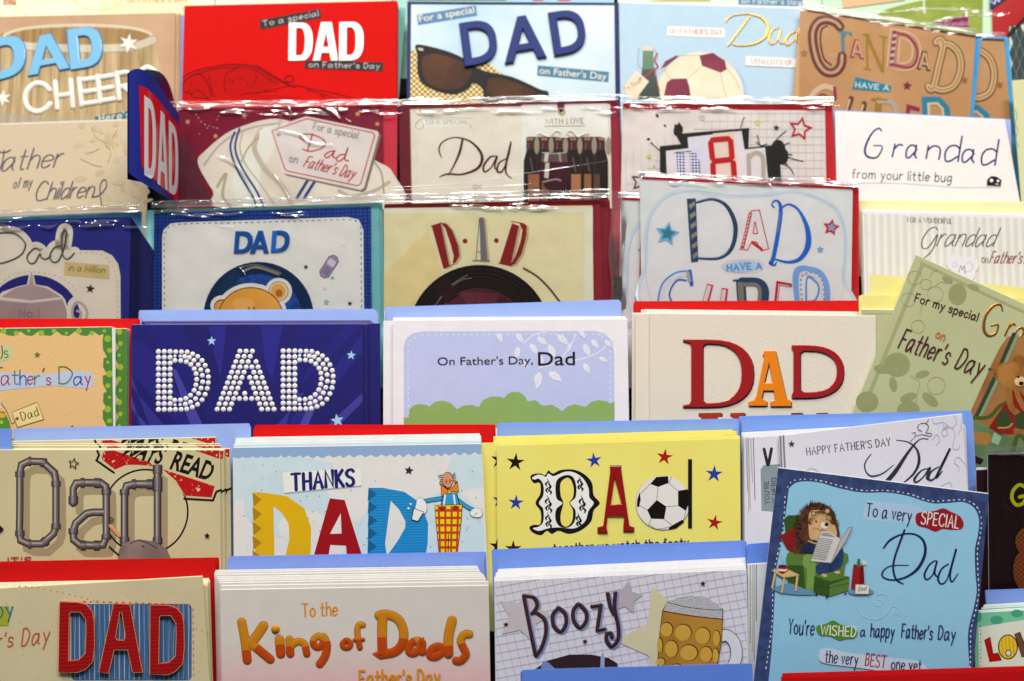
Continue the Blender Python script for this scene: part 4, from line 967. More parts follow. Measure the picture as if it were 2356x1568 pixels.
c.ell(1103, 775, 112, 112, M('6A2438', 'mottle', '4A1224', .3), n=48); c.fill([(1060, 672), (1150, 676), (1130, 720), (1080, 720)], M('7A3446', 'mottle', '6A2438', .3)); c.line([(1000, 705), (1030, 668), (1060, 646), (1085, 640)], 3, M('7A6A68', 'gloss')); c.line([(1010, 690), (1040, 655), (1075, 634)], 1.5, M('9A8A86', 'gloss'))
c.fill([(1000, 660), (1030, 640), (1055, 680), (1030, 700)], M('3A1A20', 'gloss')); c.part('arm_picture'); c.line([(1205, 618), (1235, 636), (1262, 662), (1288, 695)], 4.5, M('6E4A44'))
c.sleeve(882, 448, 1400, 436, 715, 20, .5, 53, glints=(([(884, 441), (1000, 436), (1150, 430), (1240, 424)], 1.6), ([(884, 434), (1050, 424), (1230, 398), (1400, 372)], 1.2), ([(1268, 452), (1320, 450), (1380, 453)], 8), ([(1020, 456), (1060, 460), (1090, 456)], 7), ([(890, 450), (905, 452)], 6))); c.done()
c.copies([(17, -5)], "second cream vinyl record card showing as a thin edge at the right", None, False, t=1.6, start=1)
envelope(3, -1.4, (884, 470), (1381, 462), '9A1F38', "dark red envelope behind the front vinyl record card")
envelope(3, -4.0, (900, 470), (1403, 459), '9A1F38', "dark red envelope behind the second vinyl record card")
# DAD super cards
def super_art(c):
    c.part('cloud_panel'); c.fill([(1482, 600), (1484, 520), (1505, 470), (1545, 442), (1590, 436), (1680, 448), (1760, 444), (1830, 438), (1900, 460), (1935, 490), (1950, 550), (1945, 640), (1940, 720), (1500, 720)], M('D6DEEA'), sm=True); c.fill([(1492, 600), (1494, 525), (1512, 480), (1548, 452), (1592, 446), (1680, 458), (1760, 455), (1828, 448), (1892, 468), (1925, 496), (1940, 552), (1935, 640), (1930, 720), (1508, 720)], M('E8E7EA'), sm=True)
    c.dotline([(1505, 715), (1487, 640), (1488, 560), (1498, 500), (1530, 458), (1580, 441), (1640, 444), (1700, 452), (1770, 450), (1830, 443), (1895, 463), (1930, 492), (1945, 550), (1941, 640), (1938, 690)], 1.1, M('7AA4D8'), 6)
    c.part('lettering'); nv = M('3A5578', 'gloss'); sv = M('A8A090', 'foil'); rd = M('CF2C30'); bb = M('2272CC')
    c.sub('letter'); c.line([(1604, 466), (1640, 459), (1672, 475), (1692, 520), (1684, 570), (1655, 594), (1606, 595)], [6, 7, 9, 11, 10, 8, 6], nv, h=.8); c.fill([(1580, 458), (1601, 457), (1607, 603), (1590, 605)], nv)
    for i in range(6): y = 466 + i * 23; o = i * 1.6; c.fill([(1585 + o, y + 6), (1598 + o, y - 3), (1599 + o, y + 7), (1587 + o, y + 16)], sv)
    c.sub('letter')
    for q in ([(1728, 487), (1703, 575)], [(1747, 484), (1768, 572)], [(1728, 486), (1748, 484)], [(1704, 574), (1720, 576), (1730, 556), (1741, 558), (1752, 578), (1769, 573)], [(1736, 512), (1733, 538), (1743, 538), (1738, 512)]): c.line(q, 2.4, rd, False)
    c.line([(1727, 490), (1708, 572)], 8, rd, False, cap=False); c.line([(1733, 560), (1752, 574)], 7, rd, False)
    for i in range(9): c.line([(1724 - i * 2.1, 498 + i * 8.5), (1727 - i * 2.1, 494 + i * 8.5)], 2.2, M('E4DEE2'), False)
    c.sub('letter'); c.line([(1781, 478), (1776, 472), (1780, 464), (1790, 464), (1796, 478), (1794, 510), (1786, 560), (1778, 598), (1772, 606), (1782, 611), (1786, 604)], [4, 4, 4, 6, 9, 10, 10, 10, 8, 5, 3], bb); c.line([(1797, 480), (1815, 471), (1838, 485), (1857, 525), (1859, 565), (1842, 595), (1815, 604), (1785, 598)], [4, 5, 6, 11, 14, 10, 7, 4], bb)
    c.line([(1794, 490), (1790, 535)], 2, sv, False)
    c.part('caption_cloud'); c.ell(1708, 614, 46, 13, M('BFD4EA'), -3); c.dotline([(1660, 613), (1675, 602), (1710, 599), (1745, 600), (1758, 612), (1745, 626), (1710, 629), (1672, 626), (1660, 613)], 1, M('D86A6A'), 5); c.t("HAVE A", (1674, 624), (1752, 618), 14, M('5A9ADE'), 3.4, jit=1.5)
    c.part('lettering')
    c.sub('letter'); c.line([(1582, 630), (1556, 634), (1530, 655), (1520, 690), (1522, 720)], 15, M('4E94DC')); c.line([(1584, 632), (1558, 635), (1532, 656), (1522, 690), (1524, 720)], 11, M('E0DEE0')); c.line([(1587, 625), (1591, 655)], 9, bb, False); c.line([(1582, 628), (1586, 646)], 8, M('CFCAC4', 'foil'), False); c.line([(1578, 646), (1560, 645), (1546, 660), (1540, 680), (1546, 695)], 4, bb)
    for q, w_ in (([(1634, 655), (1620, 710)], 15), ([(1668, 664), (1662, 710)], 15)): c.line(q, w_, rd, False, cap=False); c.line([(q[0][0] - 2, q[0][1] + 3), (q[1][0] - 2, q[1][1])], 9, M('E0DADC'), False, cap=False)
    c.sub('letter'); c.line([(1704, 645), (1708, 710)], 22, nv, False, cap=False); c.line([(1706, 648), (1745, 650), (1760, 668), (1758, 700)], 18, nv); c.line([(1703, 650), (1707, 710)], 13, sv, False, cap=False); c.line([(1706, 656), (1738, 656), (1748, 670), (1746, 700)], 9, sv); c.line([(1688, 646), (1712, 644)], 4, nv, False)
    c.sub('letter'); c.line([(1784, 710), (1790, 652), (1818, 657)], 9, M('C42838'), False); c.line([(1786, 710), (1792, 655), (1816, 659)], 2, M('E8C8CC'), False)
    c.sub('letter'); c.line([(1838, 712), (1832, 628), (1866, 622), (1890, 634), (1902, 665), (1900, 712)], 15, M('86B0E4')); c.line([(1846, 712), (1842, 636), (1866, 632), (1884, 642), (1892, 668), (1890, 712)], 8, M('DDDDE4')); c.line([(1855, 712), (1856, 642), (1874, 646), (1884, 664), (1876, 690), (1858, 694)], 4, M('6A9CDC'))
    c.dotline([(1846, 700), (1843, 640), (1866, 628), (1882, 634), (1894, 655), (1896, 690)], 2.6, M('A89C90'), 11)
    c.part('star_emblem'); c.star(1535, 539, 29, M('88BCE6'), 10, .5); c.star(1536, 538, 19, M('3E8EA4'), 10, .5); c.part('star_emblem'); c.star(1912, 524, 20, M('CF2C38'), 10, .5); c.star(1913, 524, 11, M('8CB4D8'), 10, .5); c.part('star_emblem'); c.star(1887, 575, 9, M('7EB2E0'), 0, .48)
c = Card(3, (1472, 413), (1962, 437), M('E4E8E8'), "white DAD card with blue and red drawn letters and red edge, tilted over its copy", BL=(1476, 705), BR=(1958, 705), lift=3, edge='EDEFEF')
super_art(c)
c.sleeve(1468, 396, 1974, 420, 705, 12, .35, 61); c.done()
c.copies([(-44, 48, .6)], "straight copy of the white drawn-letter DAD card behind the tilted one", None, True, t=2.4)
envelope(3, 1.5, (1478, 405), (1976, 427), 'C81626', "red envelope in the sleeve behind the tilted drawn-letter DAD card")
envelope(3, -1.2, (1429, 454), (1900, 455), 'C2182A', "red envelope corner behind the lower drawn-letter DAD card")
# twisted film and grey striped grandad card
c = Card(3, (1984, 485), (2460, 499), M('E2E0EA'), "white and grey striped For a Wonderful Grandad card", BL=(1990, 700), lift=0)
c.part('stripe_panel'); c.fill([(1988, 492), (2450, 506), (2450, 710), (1994, 710)], M('DEDCD8', 'stripes', 'D3D0C9', 5.4, .5))
c.part('lettering'); dgm = M('5A6260')
c.t("FOR A WONDERFUL", (2088, 512), (2190, 515), 11, M('6E6A66'), 1.6, nib=.5, serif=1)
c.line([(2157, 530), (2151, 523), (2136, 530), (2122, 552), (2122, 570), (2134, 571), (2150, 550), (2157, 540), (2150, 565), (2140, 582), (2126, 594)], 2.6, dgm, nib=.5); c.t("randad", (2155, 566), (2284, 567), 42, dgm, 2.6, sl=.42, nib=.5, gap=3)
c.t("ON", (2258, 604), (2272, 605), 11, M('7A7672'), 1.6, serif=1); c.t("Father's", (2276, 605), (2348, 606), 26, M('9A5A54'), 2.4, sl=.35, nib=.5, gap=4); c.t("Day", (2356, 606), (2400, 607), 26, M('9A5A54'), 2.4, sl=.35)
c.part('bow_picture'); bw_ = M('DCD9E0'); c.ell(2198, 605, 22, 20, bw_, 30); c.ell(2230, 612, 22, 20, bw_, -30); c.ell(2214, 632, 30, 22, bw_); c.line([(2190, 610), (2196, 604), (2202, 612), (2190, 616)], 1.2, M('A8A8B0')); c.line([(2222, 610), (2232, 604), (2238, 616), (2228, 626), (2218, 624)], 1.2, M('A8A8B0')); c.line([(2206, 628), (2210, 612), (2214, 622), (2218, 612), (2220, 630)], 1.8, M('8A8E90')); c.done()
c.copies([(-3, -2)], "spare white striped card edge behind the striped Wonderful Grandad card", None)
envelope(3, c.deep, (1976, 463), (2470, 468), 'F2E6B4', "pale yellow envelope in the pile behind the striped Grandad card", "yellow envelopes behind the striped Grandad card", 2, (0, -2))
# crumpled film edges standing between the vinyl card and the drawn-letter card
mb = MB(); vs = []
for j in range(22):
    for i in range(6):
        x = 1403 + 7 * i + 4 * math.sin(j * .45 + i); y = 440 + j * 13; p = U(x, y, 3, 2.0 + 2.2 * math.sin(i * 1.4 + j * .5) + 1.2 * noise.noise(Vector((i * .7, j * .4, 1)))); vs.append(p)
b0 = U(1420, 713, 3, 0); mb.add([v - b0 for v in vs], [[j * 6 + i, (j + 1) * 6 + i, (j + 1) * 6 + i + 1, j * 6 + i + 1] for j in range(21) for i in range(5)], film("crumpled_film", .04, 1.8, .05), True)
o = bpy.data.objects.new("clear_sleeve", mb.build("clear_sleeve")); COL.objects.link(o); o.location = b0; tag(o, "crumpled clear sleeve between the vinyl card and the drawn-letter DAD card", "plastic sleeve")

# ================================================================ row 4
c = Card(4, (-40, 757), (258, 753), M('56883E'), "peach Father's Day card with a green spotted scalloped border", BL=(-40, 1000), BR=(262, 1000))
def spot_art(c, full=True):
    c.part('peach_panel'); pe = M('E2BC88', 'linen')
    top = [(-40, 762)] + [p for i in range(7) for p in ((-25 + i * 42, 772), (-10 + i * 42, 774), (5 + i * 42, 763))][:19] + [(238, 770)]
    rt = [p for i in range(6) for p in ((236 + (i % 2) * 2, 785 + i * 40), (237, 805 + i * 40), (246, 822 + i * 40))][:16]
    c.fill([(-40, 1010)] + top + rt + [(240, 1010)], pe)
    c.part('spots'); ys = M('98B440'); rr = random.Random(3)
    for i in range(9): c.ell(8 + i * 29, 762 + (i % 2) * 5, 7 - (i % 3) * 1.5, 7 - (i % 3) * 1.5, ys)
    for i in range(8): c.ell(248 + (i % 2) * 4, 780 + i * 27, 8 - (i % 3) * 2, 8 - (i % 3) * 2, ys)
    if not full: return
    c.part('caption_strip'); c.fill([(-20, 862), (40, 858), (100, 862), (160, 855), (205, 857), (216, 872), (208, 892), (180, 893), (120, 888), (60, 893), (-20, 898)], M('B9C4DA'), sm=True); c.fill([(-20, 800), (20, 796), (27, 808), (20, 826), (-20, 832)], M('B8CC9A'), sm=True)
    c.part('lettering'); G_, R_, B_ = M('4E7A2E'), M('A83038'), M('3A4A8A')
    c.t("s", (11, 824), (19, 823), 26, G_, 2.6); c.line([(4, 796), (6, 815), (2, 826)], 3, R_)
    c.line([(-6, 848), (6, 846)], 2.6, B_)
    for ch, x0, x1, y, m, cap in (('a', 3, 22, 886, R_, 34), ('t', 28, 42, 884, G_, 32), ('h', 46, 60, 887, B_, 34), ('e', 64, 76, 885, R_, 30), ('r', 80, 92, 886, G_, 32), ('s', 107, 117, 886, R_, 26), ('D', 136, 166, 883, G_, 38), ('a', 170, 190, 886, B_, 30), ('y', 196, 208, 886, R_, 32)): c.t(ch, (x0, y), (x1, y), cap, m, 2.8)
    c.line([(102, 848), (99, 855)], 3, B_)
    c.part('star_emblem'); c.star(86, 817, 8, M('6A7A3A'), 5, .45)
    c.part('tag_picture'); c.fill([(27, 949), (86, 925), (102, 966), (40, 985)], M('6A4A28')); c.fill([(28, 950), (86, 927), (100, 965), (41, 983)], M('E4D096')); c.ell(40, 964, 4, 4, M('8A6A30')); c.t("Dad", (52, 968), (90, 956), 19, M('4A3E2C'), 2.2, nib=.5, serif=1); c.line([(0, 925), (15, 945), (28, 975), (38, 962)], 1.4, M('7A5A30'))
    c.part('mug_picture'); c.fill([(-20, 948), (10, 947), (22, 970), (26, 990), (-20, 990)], M('5E9440', 'gloss')); c.ell(2, 956, 12, 6, M('E0A840'), 5); c.ell(4, 972, 4, 4, M('A8C840')); c.line([(5, 920), (0, 930), (2, 940)], 3, M('D8D0C0')); c.line([(164, 983), (168, 980)], 2, M('8A2A20'))
spot_art(c); c.part('fold_edge'); c.fill([(258, 754), (266, 754), (266, 1000), (261, 1000)], M('DCDCDC')); c.done()
c2 = Card(4, (0, 759), (292, 757), M('56883E'), "second green spotted card showing along the right edge of the first", BL=(0, 1000), BR=(290, 1000), lift=-1.6)
c2.part('spots'); ys = M('98B440')
for i in range(9): c2.ell(274 + (i % 2) * 3, 764 + i * 27, 7 - (i % 3) * 1.5, 7 - (i % 3) * 1.5, ys)
c2.part('peach_panel')
for i in range(6): c2.fill([(266, 787 + i * 40), (273, 800 + i * 40), (266, 813 + i * 40)], M('D2B284'))
c2.done(); c2.copies([(5, 2), (7, 2)], "spare green spotted card at the back of its pile beside the navy cards", "spare green spotted cards")
envelope(4, c2.deep, (-40, 733), (318, 734), RED_ENV, "bright red envelope behind the green spotted cards", "red envelopes behind the green spotted cards", 2, (5, .5))

# navy dotted letters
c = Card(4, (302, 748), (834, 746), M('221E68', 'mottle', '28267A', .12), "navy DAD card with big letters made of white dots", BL=(302, 1000), BR=(834, 1000), edge='8A88B8')
def ray_art(c):
    c.part('ray_pattern')
    for q, h in (([(302, 780), (345, 800), (470, 1000), (430, 1000), (302, 860)], '2A2880'), ([(302, 860), (302, 890), (395, 1000), (350, 1000)], '3A3690'), ([(302, 910), (302, 940), (360, 1000), (330, 1000)], '4A449C'), ([(330, 750), (420, 750), (480, 945), (430, 900)], '25237A'), ([(480, 750), (520, 750), (508, 875), (490, 800)], '322E8C'),
                    ([(600, 750), (650, 750), (626, 877), (610, 840)], '322E8C'), ([(690, 750), (752, 750), (670, 910), (655, 900)], '25237A'), ([(834, 770), (834, 810), (690, 985), (650, 985)], '2E2C86'), ([(834, 905), (834, 925), (760, 1000), (730, 1000)], '4A449C'), ([(800, 748), (834, 748), (690, 890), (700, 860)], '2A2880'), ([(395, 850), (405, 850), (470, 985), (440, 985)], '4E489E'), ([(520, 850), (560, 960), (575, 1000), (480, 1000), (470, 935)], '262274'), ([(675, 905), (700, 905), (620, 1000), (655, 1000)], '443E98'), ([(728, 893), (745, 893), (700, 1000), (680, 1000)], '554EA2')):
        c.fill(q, M(h))
    c.part('star_emblem'); sb = M('A6CCF2')
    for x, y, r, t in ((487, 785, 11, 0), (808, 818, 11, 5), (776, 968, 16, -10)): c.star(x, y, r, sb, t)
ray_art(c)
T = [(1617, 103), (1670, 103), (1722, 105), (1773, 123), (1820, 147), (1860, 183), (1888, 228), (1910, 280), (1918, 333), (1917, 387), (1908, 440), (1888, 495), (1860, 545), (1818, 588), (1770, 613), (1718, 630), (1667, 633), (1615, 633), (1610, 183), (1663, 185), (1715, 195), (1757, 220), (1788, 260), (1805, 305), (1810, 357), (1803, 408), (1787, 458), (1753, 503), (1710, 533), (1660, 547), (1608, 549), (1742, 155), (1785, 182), (1825, 222), (1848, 268), (1862, 320), (1865, 380), (1850, 437), (1828, 487), (1800, 535), (1753, 567), (1705, 585), (1698, 147)]
TS = [(1610, 143), (1658, 143), (1658, 590), (1610, 592)]
dw = M('E8E6E4', 'gloss')
c.part('lettering')
for dx, dy in ((0, 0), (287, -1.5)):
    c.sub('letter')
    for i in range(3):
        for j in range(11): c.dome(364.5 + 13.4 * i + dx, 809.7 + 13.35 * j + dy, 5.9, dw)
    for x, y in T: c.dome(x / 4 + dx, 784.6 + y / 4 + dy, 5.7, dw)
    for x, y in TS: c.dome(x / 4 + dx, 784.6 + y / 4 + dy, 3.6, dw)
c.sub('letter')
for i in range(12):
    y = 808.8 + 12.15 * i; xl = 552 - 4.77 * i; xr = 580 + 4.6 * i; done = []
    xs = [xl + 14.3 * k for k in range(3)] + [xr - 14.3 * k for k in range(3)]
    if i in (9,): xs += [xl + 14.0 * k for k in range(3, 9) if xl + 14 * k < xr - 20]
    if i == 8: xs += [563]
    for x in xs:
        if all(abs(x - q) > 10.5 for q in done): done.append(x); c.dome(x, y, 5.8, dw)
c.done()
c.copies([(12, 1), (43, -1), (30, -3), (26, -6), (24, -8)], "spare navy dotted-letter card behind the front navy DAD card", "spare navy dotted-letter cards", False)
envelope(4, c.deep, (328, 722), (870, 718), BLUE_ENV, "lavender blue envelope behind the navy DAD cards", "lavender envelopes behind the navy cards", 3, (-4, -4))

# on father's day, dad
c = Card(4, (904, 738), (1443, 735), M('E4E0E6'), "white On Father's Day, Dad card with lavender sky, leaves and green hedge", BL=(904, 990), BR=(1447, 990))
c.part('sky_panel'); lv = M('BDC3E4')
c.fill([(929, 985), (929, 800), (934, 780), (950, 767), (975, 763), (1370, 762), (1392, 768), (1408, 785), (1413, 810), (1414, 985)], lv)
c.dash([(940, 980), (939, 805), (945, 785), (965, 774), (1000, 771), (1360, 770), (1385, 775), (1401, 792), (1404, 815), (1404, 980)], 1.6, M('E4E4F0'), 8, 6)
c.part('hedge_picture')
c.fill([(929, 985), (929, 961), (940, 961), (941, 945), (950, 934), (965, 930), (980, 932), (988, 936), (1000, 925), (1018, 922), (1036, 927), (1052, 942), (1065, 934), (1085, 932), (1102, 937), (1110, 922), (1128, 913), (1150, 913), (1160, 917), (1166, 908), (1178, 902), (1195, 903), (1208, 912), (1214, 924), (1232, 921), (1248, 934), (1270, 932), (1285, 940), (1293, 947), (1305, 936), (1322, 930), (1347, 937), (1360, 925), (1378, 921), (1395, 924), (1405, 929), (1414, 924), (1414, 985)], M('92AE6A'))
c.part('leaf_picture'); lw = M('DEDEEC')
for q in ([(1405, 785), (1390, 800), (1370, 815), (1340, 826), (1320, 830)], [(1325, 770), (1310, 800), (1280, 835), (1238, 847)], [(1205, 790), (1230, 770), (1260, 765)]): c.line(q, 2.4, lw)
for x, y, a, r in ((1190, 812, 105, 15), (1196, 778, 60, 14), (1228, 803, 60, 15), (1248, 785, 40, 15), (1270, 808, 65, 17), (1295, 782, 45, 17), (1244, 828, 70, 14), (1206, 838, 40, 13), (1350, 806, 70, 17), (1369, 792, 60, 14), (1388, 828, 35, 12), (1350, 848, 65, 15), (1278, 867, 40, 20), (1238, 876, 100, 21), (1400, 792, 50, 12), (1310, 800, 110, 12), (1150, 778, 70, 13), (1340, 770, 60, 12)):
    t = math.radians(a); u = (math.cos(t), math.sin(t)); v = (-u[1], u[0]); c.fill([(x + u[0] * r, y + u[1] * r), (x + v[0] * r * .45, y + v[1] * r * .45), (x - u[0] * r * .6 + v[0] * r * .4, y - u[1] * r * .6 + v[1] * r * .4), (x - u[0] * r, y - u[1] * r), (x - u[0] * r * .4 - v[0] * r * .4, y - u[1] * r * .4 - v[1] * r * .4), (x + u[0] * r * .3 - v[0] * r * .4, y + u[1] * r * .3 - v[1] * r * .4)], lw); c.line([(x - u[0] * r * .3, y - u[1] * r * .3), (x + u[0] * r * .5, y + u[1] * r * .5)], 1, M('BDC3E4'), False)
c.part('lettering'); bk = M('16080E'); c.bt("On Father's Day,", (1007, 841), (1226, 838), 18, bk); c.bt("Dad", (1238, 841), (1323, 840), 30, bk, .004); c.done()
c.copies([(2, -1), (-22, 2), (0, -4), (1, -6)], "spare white card behind the On Father's Day card with the hedge", "spare white hedge cards")
envelope(4, c.deep, (888, 716), (1429, 700), BLUE_ENV, "blue envelope in the pile behind the hedge card", "blue envelopes behind the hedge cards", 4, (-1, -3))

# serif DAD card
c = Card(4, (1495, 722), (2015, 728), M('DCD4C6', 'linen'), "beige linen DAD card with red and orange serif letters", BL=(1495, 985), BR=(2015, 985), edge='EFEAE0')
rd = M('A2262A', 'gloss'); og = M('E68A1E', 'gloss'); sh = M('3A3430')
def dser(x0, xs0, xs1, x1, xi, y0, yi0, yi1, y1, o=0):
    cx = xs1 + (x1 - xs1) * .1; outer = [(x0, y1), (x0, y1 - 5), (xs0 - 4, y1 - 8), (xs0, y1 - 16), (xs0, y0 + 16), (xs0 - 4, y0 + 8), (x0, y0 + 4), (x0, y0)]
    for i in range(17):
        a = math.pi / 2 - math.pi * i / 16; outer.append((cx + (x1 - cx) * abs(math.cos(a)) ** .8, (y0 + y1) / 2 - (y1 - y0) / 2 * math.copysign(abs(math.sin(a)) ** .85, math.sin(a))))
    hole = [(xs1, yi1 - 6), (xs1, yi0 + 6), (xs1 + 8, yi0)]
    for i in range(17):
        a = math.pi / 2 - math.pi * i / 16; hole.append((cx + 6 + (xi - cx - 6) * abs(math.cos(a)) ** .8, (yi0 + yi1) / 2 - (yi1 - yi0) / 2 * math.copysign(abs(math.sin(a)) ** .85, math.sin(a))))
    hole.append((xs1 + 8, yi1))
    return outer, hole
c.part('lettering')
def ser(outer, holes, mat):
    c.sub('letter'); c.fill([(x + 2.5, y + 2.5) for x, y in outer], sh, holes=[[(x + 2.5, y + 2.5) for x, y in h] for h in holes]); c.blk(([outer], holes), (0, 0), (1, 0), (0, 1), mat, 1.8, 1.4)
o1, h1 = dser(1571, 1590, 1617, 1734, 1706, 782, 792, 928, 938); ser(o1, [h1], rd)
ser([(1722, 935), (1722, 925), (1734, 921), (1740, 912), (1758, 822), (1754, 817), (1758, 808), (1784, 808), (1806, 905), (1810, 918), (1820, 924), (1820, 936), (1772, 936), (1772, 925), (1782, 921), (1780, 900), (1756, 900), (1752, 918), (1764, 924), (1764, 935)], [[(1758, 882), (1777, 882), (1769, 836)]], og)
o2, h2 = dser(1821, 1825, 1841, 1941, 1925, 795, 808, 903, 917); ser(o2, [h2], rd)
c.part('lettering')
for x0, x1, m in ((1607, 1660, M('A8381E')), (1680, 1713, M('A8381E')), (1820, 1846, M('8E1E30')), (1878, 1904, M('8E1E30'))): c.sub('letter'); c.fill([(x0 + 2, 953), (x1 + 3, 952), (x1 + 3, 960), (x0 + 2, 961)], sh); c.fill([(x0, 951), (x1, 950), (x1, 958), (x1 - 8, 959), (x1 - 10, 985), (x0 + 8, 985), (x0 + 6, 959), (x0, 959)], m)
c.done()
c.copies([(-33, 1), (-41, -1), (-8, -3), (-6, -6), (-20, -8), (-12, -9)], "spare beige linen card behind the serif DAD card", "spare beige serif cards")
envelope(4, c.deep, (1457, 698), (1974, 697), 'D0100E', "red envelope in the pile behind the serif DAD card", "red envelopes behind the serif cards", 3, (0, -2.4))

# sage green grandad card, tilted, plus its pile
envelope(4, -5, (2003, 631), (2470, 672), 'EDE094', "pale yellow envelope standing highest behind the sage green Grandad card")
envelope(4, -2.5, (1976, 680), (2460, 690), 'EDDE90', "pale yellow envelope just behind the sage cards", "pale yellow envelopes behind the sage cards", 2, (6, -2))
c = Card(4, (1982, 713), (2400, 716), M('BFBF9C', 'mottle', 'B2B28E', .4), "upright sage green card half hidden by the tilted Grandad card", lift=-.8); c.part('border'); c.line([(1992, 722), (2300, 724)], 3, M('A8A880'), False); c.done()
c = Card(4, (2107, 587), (2500, 765), M('B2B690', 'mottle', 'BABE98', .15), "sage green Grandad card with apples and a teddy on a bench, tilted to the right", BL=(1956, 965), lift=5, edge='E2E4CE')
c.part('apple_pattern'); ap = M('979B70'); ol_ = M('A88E5E')
c.line([(2120, 606), (2250, 670), (2380, 730)], 7, M('A2A67E'), False); c.line([(2122, 610), (2060, 760), (1985, 945)], 9, M('A2A67E'), False)
for x, y, rx, ry in ((2203, 678, 21, 25), (2064, 840, 30, 28), (1995, 925, 26, 24), (2090, 945, 26, 22)): c.ell(x, y, rx, ry, ap)
for x, y, a, r in ((2240, 662, 20, 14), (2055, 885, 80, 18), (2122, 862, -15, 17), (2090, 915, -20, 20), (2140, 920, 40, 22), (2030, 850, 10, 20), (2180, 645, 30, 14)): c.ell(x, y, r, r * .5, ap, a)
c.line([(2095, 865), (2115, 880), (2112, 900), (2105, 940)], 2, M('A4A070'))
for x, y, r in ((2105, 640, 16), (2090, 690, 16), (2152, 678, 18), (2130, 655, 12), (2112, 752, 15), (2154, 888, 20)): c.line([(x + r * math.cos(a * .7), y + r * math.sin(a * .7)) for a in range(9)], 1.1, ol_, closed=True)
for x, y, a in ((2148, 630, 40), (2165, 655, 10), (2120, 712, 70)): c.line([(x - 12 * math.cos(math.radians(a)), y + 12 * math.sin(math.radians(a))), (x, y - 5), (x + 12 * math.cos(math.radians(a)), y - 12 * math.sin(math.radians(a)))], 1.1, ol_)
c.part('lettering'); mr = M('4E1418'); c.t("For my special", (2104, 694), (2247, 739), 19, mr, 2.8, serif=1.4)
gd = M('C07E34', 'foil'); c.line([(2306, 716), (2302, 702), (2286, 704), (2268, 726), (2263, 755), (2272, 772), (2290, 768), (2296, 748), (2280, 750)], [3, 4, 5, 6, 7, 6, 5, 4, 3], gd, h=.5); c.t("rand", (2312, 772), (2395, 808), 50, gd, 4.5, h=.5)
c.t("on", (2151, 776), (2170, 785), 20, M('BC7A3C'), 3, serif=1)
hw = M('541A1C')
c.t("Father's", (2066, 800), (2176, 840), 46, hw, 3.6, sl=.1); c.t("Day", (2196, 846), (2252, 868), 48, hw, 3.6, sl=.1)
c.part('bench_picture'); c.fill([(2318, 775), (2300, 800), (2282, 836), (2258, 890), (2226, 962), (2238, 1110), (2470, 1110), (2470, 775)], M('A5794C', 'mottle', '8E6238', .5))
c.line([(2332, 770), (2290, 865), (2244, 962)], 9, M('3A4A36'), False); c.line([(2340, 772), (2298, 868), (2252, 964)], 6, M('7EA082'), False); c.line([(2275, 850), (2290, 853)], 5, M('3A4A36'), False); c.line([(2240, 962), (2275, 960), (2300, 935), (2330, 922)], 9, M('4E5E2A'))
c.fill([(2240, 968), (2400, 1035), (2400, 1110), (2240, 1110)], M('6E8A62', 'mottle', '5A7550', .6)); c.fill([(2240, 992), (2275, 998), (2284, 1010), (2270, 1024), (2240, 1022)], M('A87E42', 'gloss')); c.fill([(2286, 995), (2304, 1006), (2296, 1025), (2280, 1018)], M('8AB098'))
c.line([(2330, 1040), (2340, 1005), (2356, 1010), (2370, 1040)], 10, M('4E5E2A')); c.fill([(2240, 1048), (2263, 1058), (2256, 1070), (2240, 1066)], M('3A0E14'))
c.part('teddy_picture'); fu = M('AC7C42', 'mottle', '8E6230', 1.2); fd = M('8A5A26', 'mottle', '9A6A30', 3)
c.fill([(2318, 898), (2345, 898), (2372, 935), (2390, 980), (2330, 985), (2310, 975)], M('9A241C', 'mottle', '821C16', .8)); c.fill([(2274, 985), (2310, 930), (2330, 935), (2332, 1000), (2300, 1000)], M('9A241C', 'mottle', '821C16', .8))
c.ell(2295, 848, 15, 14, fd); c.ell(2343, 832, 15, 15, fd); c.ell(2328, 864, 36, 31, fu, 15); rr = random.Random(5)
for i in range(70): a = rr.uniform(0, 6.28); c.line([(2328 + 33 * math.cos(a), 864 + 28 * math.sin(a)), (2328 + (38 + rr.uniform(0, 5)) * math.cos(a), 864 + (33 + rr.uniform(0, 5)) * math.sin(a))], 1, fu, False, lift=False)
c.ell(2347, 878, 14, 11, M('D8BC88')); c.ell(2349, 883, 6, 5, M('1E1614', 'gloss')); c.ell(2342, 868, 3.4, 3, M('2A1A12')); c.line([(2320, 900), (2325, 935), (2338, 950)], 14, fu); c.line([(2338, 900), (2345, 920), (2356, 940)], 12, fu)
c.part('boot_picture'); c.fill([(2298, 950), (2318, 946), (2322, 962), (2328, 975), (2318, 986), (2296, 984), (2293, 970)], M('3E4E30', 'gloss'), sm=True); c.line([(2297, 985), (2318, 984), (2328, 976)], 4, M('A09658')); c.fill([(2336, 955), (2360, 950), (2370, 985), (2338, 985), (2335, 970)], M('3E4E30', 'gloss'), sm=True)
c.done()

